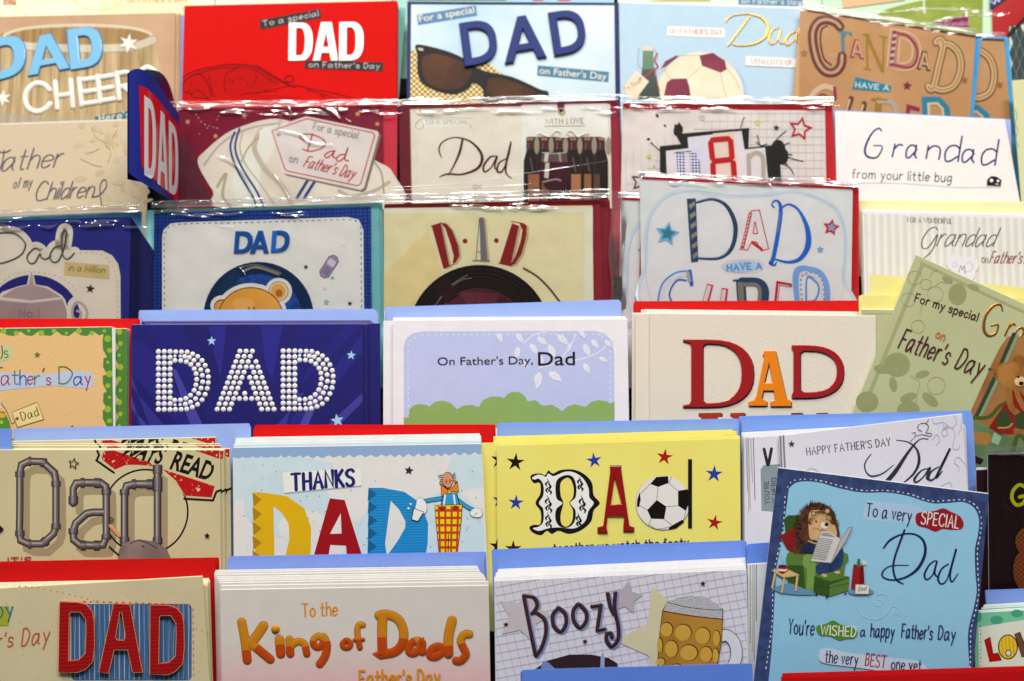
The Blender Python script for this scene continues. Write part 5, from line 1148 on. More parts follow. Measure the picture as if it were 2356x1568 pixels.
# ================================================================ row 5
c = Card(5, (-40, 1036), (506, 1036), M('C9BE98', 'mottle', 'D0C6A2', .2), "cream Dad card with grey plumbing pipe letters and a red stamp banner", BL=(-40, 1330), BR=(509, 1330), edge='EFE8D0')
c.part('shadow_print'); sp = M('A8997A')
Dp = [(46, 1170), (46, 1090), (50, 1070), (66, 1062), (98, 1063), (126, 1088), (129, 1110), (129, 1210), (124, 1228), (98, 1252), (66, 1252), (48, 1244), (45, 1225)]
a1 = [(169, 1158), (169, 1125), (176, 1112), (195, 1111), (232, 1111), (244, 1120), (245, 1150), (245, 1235), (238, 1254), (215, 1255), (185, 1254), (170, 1242), (169, 1222), (175, 1204), (200, 1182), (215, 1179), (240, 1179)]
d1 = [(287, 1262), (287, 1135), (292, 1118), (310, 1114), (355, 1114)]; d2 = [(363, 1080), (363, 1262)]
for q in (Dp, a1, d1, d2): c.line([(x + 14, y + 19) for x, y in q], 18, sp, False, closed=q is Dp)
c.part('stamp_picture'); bk = M('1A1614'); rd = M('B8181C', 'scratch', 'D6C8A0', .8, -.02)
c.line([(335 + 97 * math.cos(a * .1963 + .35), 1178 + 97 * math.sin(a * .1963 + .35)) for a in range(33)], 4, bk)
c.ymin = 1037
c.fill([(238, 1037), (262, 1037), (330, 1058), (405, 1084), (492, 1112), (488, 1144), (428, 1144), (400, 1110), (345, 1075), (300, 1062), (266, 1081), (235, 1056)], M('CFC39C'))
c.fill([(238, 1038), (262, 1037), (345, 1064), (353, 1074), (322, 1070), (290, 1070), (264, 1081), (234, 1057)], rd); c.fill([(374, 1080), (494, 1119), (487, 1145), (426, 1141), (404, 1106)], rd); c.fill([(448, 1037), (505, 1037), (504, 1056), (470, 1044)], rd)
c.line([(224, 1038), (228, 1048), (222, 1060), (262, 1088)], 5, bk, False); c.line([(424, 1148), (490, 1152), (498, 1132), (508, 1128)], 5, bk, False)
c.part('lettering'); c.bt("WAYS", (270, 1046), (368, 1068), 40, M('16100E', 'scratch', 'C9BE98', .7, -.05), .022, .25); c.bt("READ", (390, 1078), (482, 1106), 42, M('16100E', 'scratch', 'C9BE98', .7, -.05), .026, .1)
c.ymin = -1e9
c.part('lettering'); tn = ((17, '36302F'), (13.5, '5A5250'), (9, '787070'), (3.5, 'B0A8A6'))
def pipe(q, closed=False):
    for w_, h_ in tn: c.line([(x - (19 - w_) * .12, y - (19 - w_) * .1) for x, y in q], w_, M(h_, 'mottle', h_, 2), False, closed, cap=not closed)
def joint(q):
    for w_, h_ in ((22, '2E282A'), (18, '564C50'), (12, '6E6468'), (5, '968C90')): c.line([(x - (22 - w_) * .1, y - (22 - w_) * .08) for x, y in q], w_, M(h_), False, cap=False)
c.sub('letter'); pipe(Dp, True)
for x, y in ((46, 1088), (129, 1110), (46, 1224), (129, 1208)): joint([(x, y - 3), (x, y + 10)])
for q in ([(66, 1062), (72, 1062)], [(98, 1063), (104, 1067)], [(66, 1252), (72, 1252)], [(100, 1250), (108, 1243)]): joint(q)
c.sub('letter'); pipe(a1)
for q in ([(169, 1142), (169, 1160)], [(195, 1111), (186, 1111)], [(217, 1111), (232, 1112)], [(245, 1126), (245, 1138)], [(198, 1255), (186, 1255)], [(216, 1255), (230, 1255)], [(169, 1216), (169, 1228)], [(245, 1240), (245, 1230)]): joint(q)
c.sub('letter'); pipe(d2); pipe(d1)
for q in ([(363, 1070), (363, 1090)], [(363, 1098), (363, 1130)], [(338, 1114), (352, 1114)], [(314, 1114), (304, 1114)], [(287, 1126), (287, 1138)], [(287, 1236), (287, 1250)], [(363, 1236), (363, 1250)]): joint(q)
c.part('rock_picture'); c.fill([(272, 1275), (276, 1262), (290, 1248), (320, 1241), (355, 1246), (382, 1262), (392, 1280), (395, 1300), (272, 1300)], M('9A8884', 'mottle', '7A6A66', .6), sm=False); c.line([(300, 1252), (318, 1244), (340, 1250), (362, 1262)], 2, M('3A302E')); c.ell(330, 1258, 3, 2, M('3A302E'))
c.line([(252, 1258), (275, 1278)], 3, bk, False); c.line([(255, 1210), (275, 1232)], 8, M('D6A27A'), False)
c.part('star_emblem'); c.star(170, 1067, 14, bk, 12, .48, hole=.66); c.part('star_emblem'); c.star(477, 1233, 7, bk, 5, .5)
c.part('lettering'); c.t("IT'S", (20, 1298), (72, 1296), 14, M('A83038'), 3); c.fill([(0, 1208), (10, 1218), (0, 1228)], bk); c.done()
c.copies([(10, 1), (14, -1), (27, -3), (8, -10), (5, -14), (-2, -18, 1.2)], "spare cream plumbing pipe card stacked behind the front one", "spare plumbing pipe cards", True, t=1.9)
envelope(5, c.deep, (33, 995), (577, 983), BLUE_ENV, "lavender blue envelope behind the plumbing pipe cards", "lavender envelopes behind the pipe cards", 3, (-2, -4))
envelope(5, -3, (-420, 995), (27, 986), '7C9EEA', "blue envelope corner at the left edge beside the pipe card's envelopes")

c = Card(5, (536, 1031), (1107, 1022), M('C9DADC'), "pale blue THANKS DAD card with cut-paper letters and a clown-like man", BL=(538, 1300), BR=(1121, 1300), edge='EEF0F0')
c.part('gingham_strip'); c.fill([(536, 1031), (1107, 1022), (1107, 1060), (536, 1070)], M('7E9ECA', 'weave', 'A9C0DC', 1.1))
c.part('torn_panel'); zz = []
rr = random.Random(2)
x = 536; up = True
while x < 1108: zz.append((x, (1058 if not up else 1051) - (x - 536) * .016 + rr.uniform(-1.5, 1.5))); x += rr.uniform(8, 14); up = not up
wp = M('E0DEDA'); c.fill([(q[0] + 1, q[1] + 3) for q in zz] + [(1122, 1310), (538, 1310)], M('A9B4BC')); c.fill(zz + [(1110, 1047), (1122, 1310), (538, 1310)], wp)
pb = M('CCDCE2'); c.fill([(538, 1056), (560, 1054), (690, 1052), (768, 1066), (760, 1100), (700, 1130), (610, 1150), (538, 1150)], pb); c.ell(660, 1160, 100, 80, M('C9DAE0')); c.fill([(1040, 1048), (1108, 1046), (1112, 1120), (1060, 1130), (1026, 1090)], pb); c.ell(1030, 1240, 85, 110, pb); c.fill([(780, 1310), (800, 1230), (850, 1170), (900, 1310)], pb); c.ell(700, 1215, 60, 40, wp)
c.part('speckles'); dk = M('8AA2B4')
z = c.lay()
for i in range(150): c.ell(rr.uniform(545, 1110), rr.uniform(1066, 1270), *([rr.choice((.7, .9, 1.8))] * 2), dk, n=6, z=z)
c.part('lettering')
c.sub('letter'); ye = M('DDB314'); yk = M('B08A12')
c.fill([(582, 1134), (600, 1133), (660, 1142), (700, 1170), (716, 1215), (714, 1300), (588, 1300)], ye, holes=[[(629, 1165), (648, 1180), (664, 1205), (666, 1240), (652, 1300), (632, 1300)]]); 
for i in range(5): c.fill([(581, 1134 + i * 33), (602, 1150 + i * 33), (583, 1167 + i * 33)], yk)
c.sub('letter'); re_ = M('A4121E'); c.fill([(759, 1147), (793, 1151), (832, 1275), (838, 1300), (800, 1300), (796, 1256), (760, 1254), (752, 1300), (716, 1300)], re_, holes=[[(784, 1181), (786, 1228), (759, 1229)]])
c.sub('letter'); tb = M('1F86BE', 'hstripes', '2E98CE', 1.7, .5); c.fill([(849, 1123), (880, 1123), (930, 1132), (968, 1158), (985, 1205), (984, 1250), (976, 1300), (845, 1300)], tb, holes=[[(899, 1152), (918, 1172), (933, 1200), (932, 1215), (915, 1245), (890, 1280), (886, 1250)]])
for i in range(6): c.fill([(848, 1123 + i * 30), (868, 1138 + i * 30), (846, 1153 + i * 30)], M('146A9C'))
c.part('caption_strip'); c.fill([(651, 1091), (828, 1080), (832, 1120), (655, 1137)], M('A9B0B8')); c.fill([(650, 1088), (829, 1077), (833, 1117), (654, 1134)], M('EAE6E2')); c.t("THANKS", (672, 1128), (814, 1116), 36, M('262A74'), 8, sl=.05, nib=.75, jit=1)
c.part('star_emblem'); c.star(941, 1083, 11, M('5C5A5C', 'foil'), 8, .45)
c.part('man_picture'); ol = M('1A1614'); fl_ = M('D69A78'); bl_ = M('3E9ED0')
for q in ([(1010, 1100), (1018, 1098)], [(1008, 1096), (1018, 1093)], [(1012, 1105), (1018, 1103)], [(1042, 1097), (1048, 1093)], [(1042, 1101), (1049, 1099)], [(1042, 1094), (1046, 1088)]): c.line(q, 1.6, ol, False)
c.ell(1047, 1108, 3.5, 4.5, ol); c.ell(1046.5, 1108, 2.4, 3.2, fl_); c.ell(1015, 1112, 4, 5, ol); c.ell(1015.4, 1112, 2.8, 3.6, fl_)
c.ell(1030, 1105, 13.5, 19, ol); c.ell(1030, 1105, 12.2, 17.6, fl_, -4)
for q in ([(1024, 1109), (1031, 1107)], [(1026, 1103), (1028, 1114)], [(1033, 1108), (1040, 1106)], [(1035, 1103), (1036, 1113)]): c.line(q, 1.2, ol, False)
c.line([(1024, 1118), (1032, 1126), (1039, 1117)], 1.5, ol); c.ell(1023, 1115, 3, 2.4, M('E08070'))
c.line([(1018, 1147), (985, 1152), (972, 1155)], 10, ol); c.line([(1018, 1147), (985, 1152), (972, 1155)], 7.5, bl_); c.line([(1052, 1150), (1075, 1167), (1090, 1174)], 10, ol); c.line([(1052, 1150), (1075, 1167), (1090, 1174)], 7.5, bl_)
c.fill([(1020, 1135), (1052, 1135), (1060, 1170), (1012, 1170)], ol); c.fill([(1022, 1136), (1050, 1136), (1058, 1170), (1014, 1170)], bl_); c.line([(1024, 1140), (1021, 1166)], 4, M('EDE8E2'), False); c.line([(1044, 1140), (1048, 1166)], 4, M('EDE8E2'), False)
bow = M('D8601E', 'weave', 'E8A81E', 2.2)
for q in ([(1034, 1131), (1016, 1117), (1016, 1142)], [(1034, 1130), (1052, 1110), (1055, 1132)]):
    c.line(q, 3, ol, False, True); c.fill(q, bow)
c.ell(1034, 1132, 5, 5, ol); c.ell(1034, 1132, 4, 4, M('E8B01E'))
tro = [(1001, 1164), (1063, 1162), (1060, 1200), (1048, 1300), (1014, 1300), (1004, 1200)]; c.line(tro, 3, ol, False, True); c.fill(tro, M('EAD21E'))
rk = M('C8481E')
for i in range(8): y = 1172 + i * 17; c.fill([(1002 + i * 1.5, y), (1062 - i * 1.5, y), (1062 - i * 1.6, y + 6), (1002 + i * 1.6, y + 6)], rk)
for i in range(4): x = 1007 + i * 15; c.fill([(x, 1165), (x + 5, 1165), (x + 4 - (i - 1.5) * 3, 1300), (x - (i - 1.5) * 3, 1300)], rk)
c.ell(1017, 1170, 6, 5.5, ol); c.ell(1017, 1170, 4.8, 4.4, M('B82420')); c.ell(1048, 1169, 6, 5.5, ol); c.ell(1048, 1169, 4.8, 4.4, M('B82420')); c.line([(1032, 1230), (1031, 1280)], 1.6, ol, False)
hw = M('EFEBE6')
hand = [(958, 1160), (960, 1150), (968, 1146), (974, 1150), (980, 1158), (982, 1172), (976, 1182), (964, 1176), (956, 1170)]; c.fill([(x * 1.04 - 38.8, y * 1.04 - 46.5) for x, y in hand], ol, sm=True); c.fill(hand, hw, sm=True)
c.fill([(951, 1169), (976, 1178), (962, 1201), (946, 1196)], ol); c.fill([(953, 1171), (974, 1179), (961, 1199), (948, 1195)], hw)
h2 = [(1082, 1178), (1092, 1170), (1104, 1172), (1110, 1182), (1104, 1190), (1092, 1190), (1084, 1186)]; c.fill([(x * 1.05 - 54.8, y * 1.05 - 59) for x, y in h2], ol, sm=True); c.fill(h2, hw, sm=True); c.line([(1092, 1186), (1098, 1180)], 1.2, ol, False)
for x, y in ((945, 1160), (940, 1170)): c.ell(x, y, 3.2, 2, hw, 35)
c.done()
c.copies([(1, -7), (3, -10), (4, -13), (5, -15), (6, -18), (5, -21), (6, -23)], "spare pale blue THANKS DAD card in the stack behind the front one", "spare pale blue thanks cards", False, t=1.9)
envelope(5, c.deep, (583, 987), (1137, 987), RED_ENV, "bright red envelope behind the stack of THANKS DAD cards", "red envelopes behind the thanks cards", 4, (1.5, -3))

c = Card(5, (1143, 1026), (1702, 1010), M('EEDD78', 'mottle', 'F0E186', .25), "yellow DAd football card with ornate black D and coloured stars", BL=(1145, 1300), BR=(1704, 1300), edge='F0E48C')
bk = M('14110E'); bu = M('2E48A8', 'gloss'); rd = M('B01C1E', 'gloss')
def star_art():
    for x, y, r, m, t in ((1186, 1064, 22, bk, 5), (1367, 1060, 19, bu, -8), (1529, 1052, 20, rd, 8), (1643, 1091, 21, bu, 4), (1187, 1157, 19, bu, 4), (1644, 1203, 19, rd, 10), (1181, 1263, 20, M('3A1210'), 0)): c.part('star_emblem'); c.star(x, y, r, m, t, .36)
star_art()
c.part('lettering'); c.sub('letter')
orn = [(1220, 1098), (1228, 1091), (1245, 1090), (1254, 1094), (1262, 1083), (1272, 1090), (1290, 1082), (1320, 1081), (1345, 1092), (1362, 1112), (1366, 1140), (1380, 1158), (1366, 1175), (1360, 1200), (1338, 1220), (1310, 1229), (1285, 1222), (1270, 1229), (1258, 1222), (1245, 1232), (1226, 1226), (1218, 1214), (1228, 1208), (1243, 1206), (1244, 1178), (1232, 1158), (1243, 1136), (1242, 1112), (1228, 1112)]
wt = M('EEEAE4'); c.fill(orn, bk, sm=True)
c.fill([(1224, 1100), (1236, 1093), (1248, 1094), (1256, 1098), (1262, 1090), (1274, 1096), (1300, 1086), (1322, 1088), (1342, 1102), (1354, 1124), (1356, 1145), (1366, 1158), (1354, 1176), (1346, 1200), (1322, 1216), (1286, 1214), (1262, 1216), (1240, 1222), (1226, 1216), (1240, 1212), (1250, 1200), (1250, 1172), (1240, 1158), (1250, 1140), (1250, 1116), (1240, 1102), (1230, 1104)], wt, sm=True)
c.fill([(1280, 1108), (1300, 1094), (1318, 1098), (1326, 1120), (1324, 1145), (1312, 1158), (1324, 1175), (1322, 1200), (1308, 1214), (1288, 1212), (1278, 1195), (1280, 1172), (1294, 1158), (1280, 1146)], bk, sm=True)
c.fill([(1290, 1112), (1304, 1100), (1314, 1106), (1320, 1125), (1318, 1145), (1310, 1158), (1318, 1175), (1316, 1200), (1304, 1212), (1292, 1206), (1290, 1185), (1296, 1158), (1290, 1140)], M('EEDD78'), sm=True)
for cx, cy, s_ in ((1262, 1118, 1), (1262, 1158, 1.1), (1262, 1196, 1), (1335, 1112, .9), (1340, 1158, 1.1), (1332, 1196, .9)):
    for a, b in ((-6, -10), (5, -4), (-5, 4), (6, 9)): c.line([(cx, cy + b * s_), (cx + a * s_, cy + (b + 6) * s_), (cx + a * .6 * s_, cy + (b + 12) * s_)], [2, 5, 1], bk)
    c.line([(cx - 3, cy - 16 * s_), (cx + 3, cy), (cx - 2, cy + 16 * s_)], [1, 3, 1], bk)
c.sub('letter'); rg = M('9A141A', 'gloss')
for off, m, h in ((1.5, M('3A0A0C'), 0), (0, rg, 1.6)):
    o = off; c.blk(([[(1376 - o, 1226 + o), (1376 - o, 1214), (1388, 1210), (1404, 1084), (1403, 1073 - o), (1428 + o, 1073 - o), (1428 + o, 1082), (1448, 1210), (1458 + o, 1214), (1458 + o, 1223 + o), (1434, 1223 + o), (1434, 1214), (1436, 1188), (1398, 1188), (1395, 1214), (1398, 1226 + o)]], [[(1405, 1162), (1430, 1160), (1414, 1100)]]), (0, 0), (1, 0), (0, 1), m, h, 1.2)
c.part('football_picture'); fw = M('E4E0DC', 'gloss'); c.ell(1525, 1158, 63, 63, M('8E8A80')); c.ell(1525, 1157, 62, 62, fw, n=48); bp = M('161412', 'gloss')
for q in ([(1496, 1114), (1510, 1098), (1537, 1096), (1538, 1112), (1514, 1121)], [(1560, 1130), (1582, 1126), (1588, 1150), (1578, 1176), (1560, 1164)], [(1489, 1174), (1511, 1151), (1533, 1166), (1528, 1195), (1498, 1194)], [(1466, 1150), (1472, 1132), (1474, 1150), (1470, 1168), (1465, 1166)], [(1538, 1214), (1570, 1196), (1574, 1202), (1556, 1216), (1540, 1220)]): c.fill(q, bp)
sm_ = M('8A8680')
for q in ([(1514, 1121), (1511, 1151)], [(1538, 1112), (1560, 1130)], [(1496, 1114), (1474, 1136)], [(1533, 1166), (1560, 1164)], [(1489, 1174), (1471, 1163)], [(1528, 1195), (1545, 1208)], [(1498, 1194), (1492, 1210)], [(1492, 1207), (1510, 1218), (1540, 1214)], [(1578, 1176), (1572, 1198)], [(1538, 1112), (1545, 1098)]): c.line(q, 1.3, sm_, False)
c.part('lettering'); c.fill([(1583, 1057), (1592, 1057), (1592, 1216), (1583, 1216)], bk)
c.t("together we watch the footy", (1274, 1270), (1584, 1256), 18, M('2E2E70'), 3); c.done()
c.copies([(2, -6), (-36, -5), (-5, -12), (0, -14, -1.8), (0, -17), (-8, -20)], "spare yellow football DAd card stacked behind the front yellow card", "spare yellow football cards", True, t=1.9)
envelope(5, c.deep, (1145, 983), (1700, 972), '90AEF2', "blue envelope behind the stack of yellow football cards", "blue envelopes behind the yellow cards", 4, (.5, -3))

# silver father's day card
def silver_art(c):
    c.part('lettering'); gk = M('55555E'); dk = M('3A3A46', 'gloss')
    c.t("HAPPY FATHER'S DAY", (1857, 1048), (2049, 1025), 17, gk, 2.1, nib=.6)
    c.line([(2004, 1045), (1990, 1066), (1992, 1085), (2005, 1096), (2030, 1090), (2056, 1070)], [2, 3, 3, 4, 3, 1.5], dk); c.line([(2062, 1013), (2090, 1018), (2110, 1036), (2114, 1064), (2102, 1090), (2078, 1112)], [1.5, 2.5, 5, 7, 5, 2.5], dk); c.line([(2135, 1011), (2115, 1012), (2090, 1040), (2060, 1085), (2030, 1120)], [2, 2, 6, 10, 10], dk)
    c.line([(2138, 1078), (2120, 1083), (2104, 1102), (2108, 1110), (2124, 1098), (2140, 1076), (2132, 1100), (2140, 1104)], [2, 3, 6, 4, 3, 5, 5, 2], dk); c.line([(2160, 1074), (2142, 1086), (2136, 1102), (2146, 1104), (2162, 1084), (2186, 1032), (2154, 1098), (2168, 1084)], [2, 4, 6, 4, 3, 5, 6, 2], dk)
    c.part('ornament'); sv = M('A9AAB4', 'foil')
    c.line([(2095, 1015), (2105, 1004), (2120, 1000), (2140, 1004), (2142, 998), (2130, 996)], 2, sv, h=.7); c.line([(2130, 996), (2136, 982), (2128, 974), (2114, 976), (2112, 988), (2120, 992)], 2.2, sv, h=.7); c.line([(2104, 1004), (2106, 996), (2098, 996)], 1.6, sv, h=.7); c.line([(2130, 976), (2136, 966)], 1.6, sv)
    pl = M('BDBFCC')
    for q in ([(2145, 962), (2150, 975), (2170, 972), (2190, 985), (2200, 970), (2195, 955)], [(2170, 972), (2172, 985), (2184, 984)], [(2168, 990), (2176, 988), (2180, 998), (2172, 1004), (2166, 996), (2174, 982), (2190, 985), (2196, 1000), (2192, 1030), (2204, 1034), (2208, 1025)], [(2204, 1000), (2210, 985), (2214, 960)], [(2145, 1012), (2155, 1000), (2162, 1012), (2154, 1024)], [(2195, 1060), (2205, 1052), (2222, 1070)], [(2195, 1065), (2206, 1075), (2204, 1085)], [(2165, 1118), (2185, 1110), (2190, 1122)], [(1848, 1085), (1870, 1078), (1890, 1092)]): c.line(q, 1.4, pl)
    c.part('side_bars'); g2 = M('8A8A92'); c.line([(1795, 1003), (1800, 1120)], 4, g2, False, cap=False); c.line([(1802, 1002), (1808, 1120)], 4, g2, False, cap=False)
    c.part('star_emblem'); c.star(1821, 1022, 8, M('7A7A84', 'foil'), 0, .45)
c = Card(5, (1792, 1004), (2214, 953), M('D6D5E0', 'mottle', 'DAD9E2', .3), "white silver-lettered Happy Father's Day Dad card tilted to the left", BL=(1808, 1330), BR=(2240, 1330), lift=2, edge='E8E8F0')
silver_art(c); c.done()
c = Card(5, (1712, 1008), (2222, 981), M('DAD9E2'), "white card with a grey bookmark strip partly hidden behind the tilted silver card", BL=(1714, 1330), BR=(2236, 1330), lift=-1, edge='E8E8F0')
c.part('bookmark_picture'); bm = M('8E9EA4', 'gloss'); c.fill([(1750, 1080), (1757, 1071), (1800, 1068), (1806, 1078), (1806, 1180), (1752, 1176)], bm); c.line([(1766, 1070), (1758, 1034)], 7, M('2E2E34'), False); c.line([(1768, 1070), (1775, 1033)], 7, M('2E2E34'), False)
c.part('lettering'); c.t("YOU'RE", (1770, 1160), (1768, 1108), 10, M('4A5458'), 1.6); c.t("MY HERO", (1788, 1165), (1786, 1100), 11, M('4A5458'), 1.6)
c.part('pinstripes')
for x, h, y1 in ((1716, '8AA0C8', 1130), (1722, 'A89A70', 1170), (1727, '8AA0C8', 1110), (1733, '5A5A6A', 1150), (1719, 'B8A878', 1180)): c.line([(x, 1008), (x + 4, y1)], 1.4, M(h), False)
c.done(); c.copies([(-2, -3), (-4, -6), (-5, -9), (-6, -11)], "spare white pinstriped card behind the silver Happy Father's Day card", "spare white pinstriped cards", False)
envelope(5, c.deep, (1706, 966), (2238, 952), '84A6F2', "blue envelope behind the silver Happy Father's Day cards", "blue envelopes behind the silver cards", 4, (-2, -2.5))
# dark guitar card
c = Card(5, (2273, 1047), (2450, 1041), M('3A141C', 'wood', '241014'), "dark maroon card with yellow lettering and a guitar, cut by the right edge", BL=(2276, 1360), lift=4, edge='D8D4D8')
c.part('border'); c.fill([(2278, 1040), (2450, 1036), (2450, 1042), (2278, 1046)], M('DCD8E6'))
c.part('lettering'); yl = M('DCE01E', 'gloss'); c.line([(2356, 1120), (2345, 1116), (2332, 1128), (2328, 1146), (2338, 1162), (2354, 1158), (2360, 1142), (2346, 1144)], 8, yl)
c.part('guitar_picture'); c.ell(2372, 1245, 42, 40, M('16100E')); c.ell(2370, 1310, 46, 60, M('16100E')); c.ell(2374, 1246, 38, 36, M('A8683A', 'weave', '8A3A20', 3)); c.ell(2372, 1312, 41, 55, M('A8683A', 'weave', '8A3A20', 3)); c.line([(2330, 1180), (2310, 1160)], 2, M('5A2028'))
c.sleeve(2268, 1028, 2450, 1022, 1360, 8, .3, 71); c.done()
c = Card(5, (2246, 1082), (2420, 1076), M('301018', 'wood', '241014'), "second dark maroon card showing left of the guitar card", BL=(2250, 1360), lift=0, edge='C8C0C8'); c.part('border'); c.fill([(2246, 1076), (2400, 1070), (2400, 1077), (2246, 1082)], M('D8D4E0')); c.done()

# ================================================================ row 6
c = Card(6, (-40, 1357), (466, 1327), M('CFC4A2', 'mottle', 'D6CBAA', .25), "cream speckled card with raised red fabric DAD letters on denim", BL=(-35, 1640), BR=(483, 1580), edge='EDE5C8')
c.part('speckles'); sp = M('A39A86'); rr = random.Random(6); z = c.lay()
for i in range(170): c.ell(rr.uniform(0, 466), rr.uniform(1352, 1568), 1, 1, sp, n=6, z=z)
c.part('dot_trail'); c.dotline([(45, 1350), (80, 1352), (110, 1358), (150, 1366), (190, 1376), (222, 1384)], 2, M('B5A838'), 14.5);  c.dotline([(452, 1448), (478, 1455)], 2, M('B5A838'), 13)
c.part('denim_patch'); dn = M('41679E', 'stripes', '52779E', 2.6, .62); c.rect(164, 1390, 441, 1566, dn, 10); wl = M('B9C4C0')
for i in range(24):
    x = 172 + i * 11.4; c.line([(x, 1393), (x + rr.uniform(-1.5, 1.5), 1440), (x + rr.uniform(-1, 1), 1500), (x, 1563)], rr.choice((.7, 1, 1.8)), wl)
c.dash([(190, 1384), (300, 1387), (425, 1391), (444, 1400), (446, 1560)], 2, M('CE6A38'), 9, 6, False); c.line([(158, 1545), (159, 1556)], 2.4, M('CE6A38'), False)
c.part('lettering'); rf = M('B0141E', 'hstripes', '98101A', 2.3, .5); ed = M('E8C070')
def feltD(x0, x1, x2, x3, y0, y1, hx0, hy0, hy1):
    return ([[(x0, y0), (x0 + 40, y0 + 1), (x2 - 18, y0 + 6), (x2 - 4, y0 + 22), (x2, y0 + 45), (x2 + 1, y1 - 60), (x2 - 3, y1 - 24), (x2 - 20, y1 - 6), (x0 + 40, y1 + 1), (x3, y1)]], [[(hx0, hy0), (hx0 + 3, hy0 - 4), (hx0 + 26, hy0 - 4), (hx0 + 38, hy0 + 14), (hx0 + 39, hy0 + 40), (hx0 + 37, hy1 - 18), (hx0 + 22, hy1 - 3), (hx0 - 2, hy1)]])
for sh, _ in ((feltD(140, 0, 219, 137, 1384, 1545, 162, 1411, 1520), 0), (([[(264, 1388), (301, 1390), (330, 1545), (310, 1546), (307, 1543), (296, 1494), (265, 1494), (252, 1548), (230, 1545)]], [[(278, 1407), (283, 1408), (291, 1462), (288, 1472), (272, 1472), (268, 1466)]]), 0), (feltD(348, 0, 425, 347, 1391, 1550, 369, 1419, 1526), 0)):
    c.sub('letter'); c.blk(sh, (0, 0), (1, 0), (0, 1), rf, 7, .8, None)
    z0 = c.z; c.z += 8.2 / c.k
    for l in sh[0] + sh[1]: c.line(l, 1.5, ed, False, True, cap=False)
    c.z = z0
c.part('caption_strip'); c.fill([(-20, 1396), (22, 1395), (20, 1440), (-20, 1440)], M('A9B032')); c.t("py", (-8, 1420), (30, 1418), 34, M('2E7A8A'), 3.4, serif=1.5)
c.part('lettering'); rr_c = M('C0582A'); c.t("r's", (-6, 1492), (29, 1487), 34, rr_c, 2.8, sl=.25); c.t("Day", (50, 1486), (112, 1478), 38, rr_c, 2.8, sl=.25); c.done()
c.copies([(12, 4, -1.9), (14, 0, -2.0), (15, -4, -2.1), (20, -6, -2.0), (22, -9, -2.1), (20, -12, -2.2), (22, -14, -2.2)], "spare cream speckled card in the stack behind the red fabric letter card", "spare cream speckled cards", False, t=1.9)
envelope(6, c.deep, (-40, 1300), (495, 1290), 'CC1414', "red envelope behind the stack of red fabric letter cards", "red envelopes behind the fabric letter cards", 4, (3.5, -2.2))

c = Card(6, (506, 1358), (1124, 1348), M('E0BABC', 'grad', 'D8D2CC', .070, .100), "white and pink King of Dads card with puffy orange lettering", BL=(511, 1580), BR=(1128, 1580), edge='F2EEE6')
c.part('lettering'); o2 = M('D9941E'); c.t("To the", (696, 1419), (776, 1417), 30, o2, 4, jit=1.2)
ok = M('CC8A1C'); ob = M('BE500E')
c.part('lettering')
def two(paths, ws, yc, h=1.0):
    """lettering printed amber above and burnt orange below the line yc"""
    c.sub('letter')
    for pts, w_ in zip(paths, ws): c.line(pts, w_ + 2.4, M('8A5A14'), len(pts) > 2)
    for pts, w_ in zip(paths, ws):
        q = [(p.x, p.y) for p in crom(pts, 6)] if len(pts) > 2 else [(pts[0][0] + (pts[1][0] - pts[0][0]) * i / 8, pts[0][1] + (pts[1][1] - pts[0][1]) * i / 8) for i in range(9)]
        run = []; st = None
        for p in q:
            s_ = p[1] < yc
            if st is None: st = s_
            if s_ != st:
                run.append(p); c.line(run, w_, ok if st else ob, False, h=h); run = [p]; st = s_
            else: run.append(p)
        if len(run) > 1: c.line(run, w_, ok if st else ob, False, h=h)
two([[(556, 1432), (563, 1470), (569, 1520)], [(606, 1441), (592, 1462), (576, 1482)], [(576, 1480), (598, 1498), (622, 1518)]], [19, 21, 19], 1490)
two([[(643, 1472), (646, 1505)]], [20], 1481); c.dome(634, 1448, 10.5, ok, .5)
two([[(666, 1472), (668, 1505)], [(668, 1488), (684, 1477), (700, 1482), (706, 1505)]], [17, 15], 1488)
two([[(742, 1468), (732, 1464), (722, 1472), (722, 1484), (732, 1490), (742, 1482), (745, 1470)], [(744, 1466), (752, 1485), (748, 1510), (736, 1528)]], [14, 17], 1474)
two([[(796, 1474), (788, 1482), (792, 1490), (802, 1490), (807, 1482), (800, 1474), (794, 1475)]], [11], 1460); two([[(835, 1438), (826, 1438), (822, 1450), (824, 1470), (828, 1490)], [(816, 1473), (836, 1472)]], [12, 7], 1472)
two([[(872, 1416), (890, 1414), (915, 1424), (928, 1450), (926, 1480), (908, 1500), (876, 1506), (880, 1506)], [(880, 1422), (879, 1460), (880, 1504)]], [19, 20], 1466)
two([[(972, 1480), (960, 1474), (945, 1482), (941, 1498), (952, 1503), (966, 1492), (970, 1478), (972, 1500)]], [16], 1475); two([[(1020, 1492), (1008, 1488), (994, 1494), (990, 1508), (1004, 1510), (1022, 1496)], [(1040, 1428), (1032, 1465), (1032, 1504)]], [17, 20], 1484)
two([[(1080, 1459), (1068, 1460), (1060, 1474), (1066, 1490), (1072, 1506), (1060, 1520), (1049, 1520)]], [16], 1480)
c.part('lettering'); c.t("Father's Day", (828, 1577), (1012, 1574), 34, o2, 5, jit=1); c.done()
c.copies([(2, -9), (-3, -16), (-4, -21), (-6, -25), (-9, -29), (-12, -35), (-13, -40), (-14, -44)], "spare white card in the stack behind the King of Dads card", "spare white king cards", False, t=1.9)
envelope(6, c.deep, (522, 1290), (1114, 1279), '8CA6EE', "blue envelope behind the stack of King of Dads cards", "blue envelopes behind the king cards", 5, (1.5, -2.2))

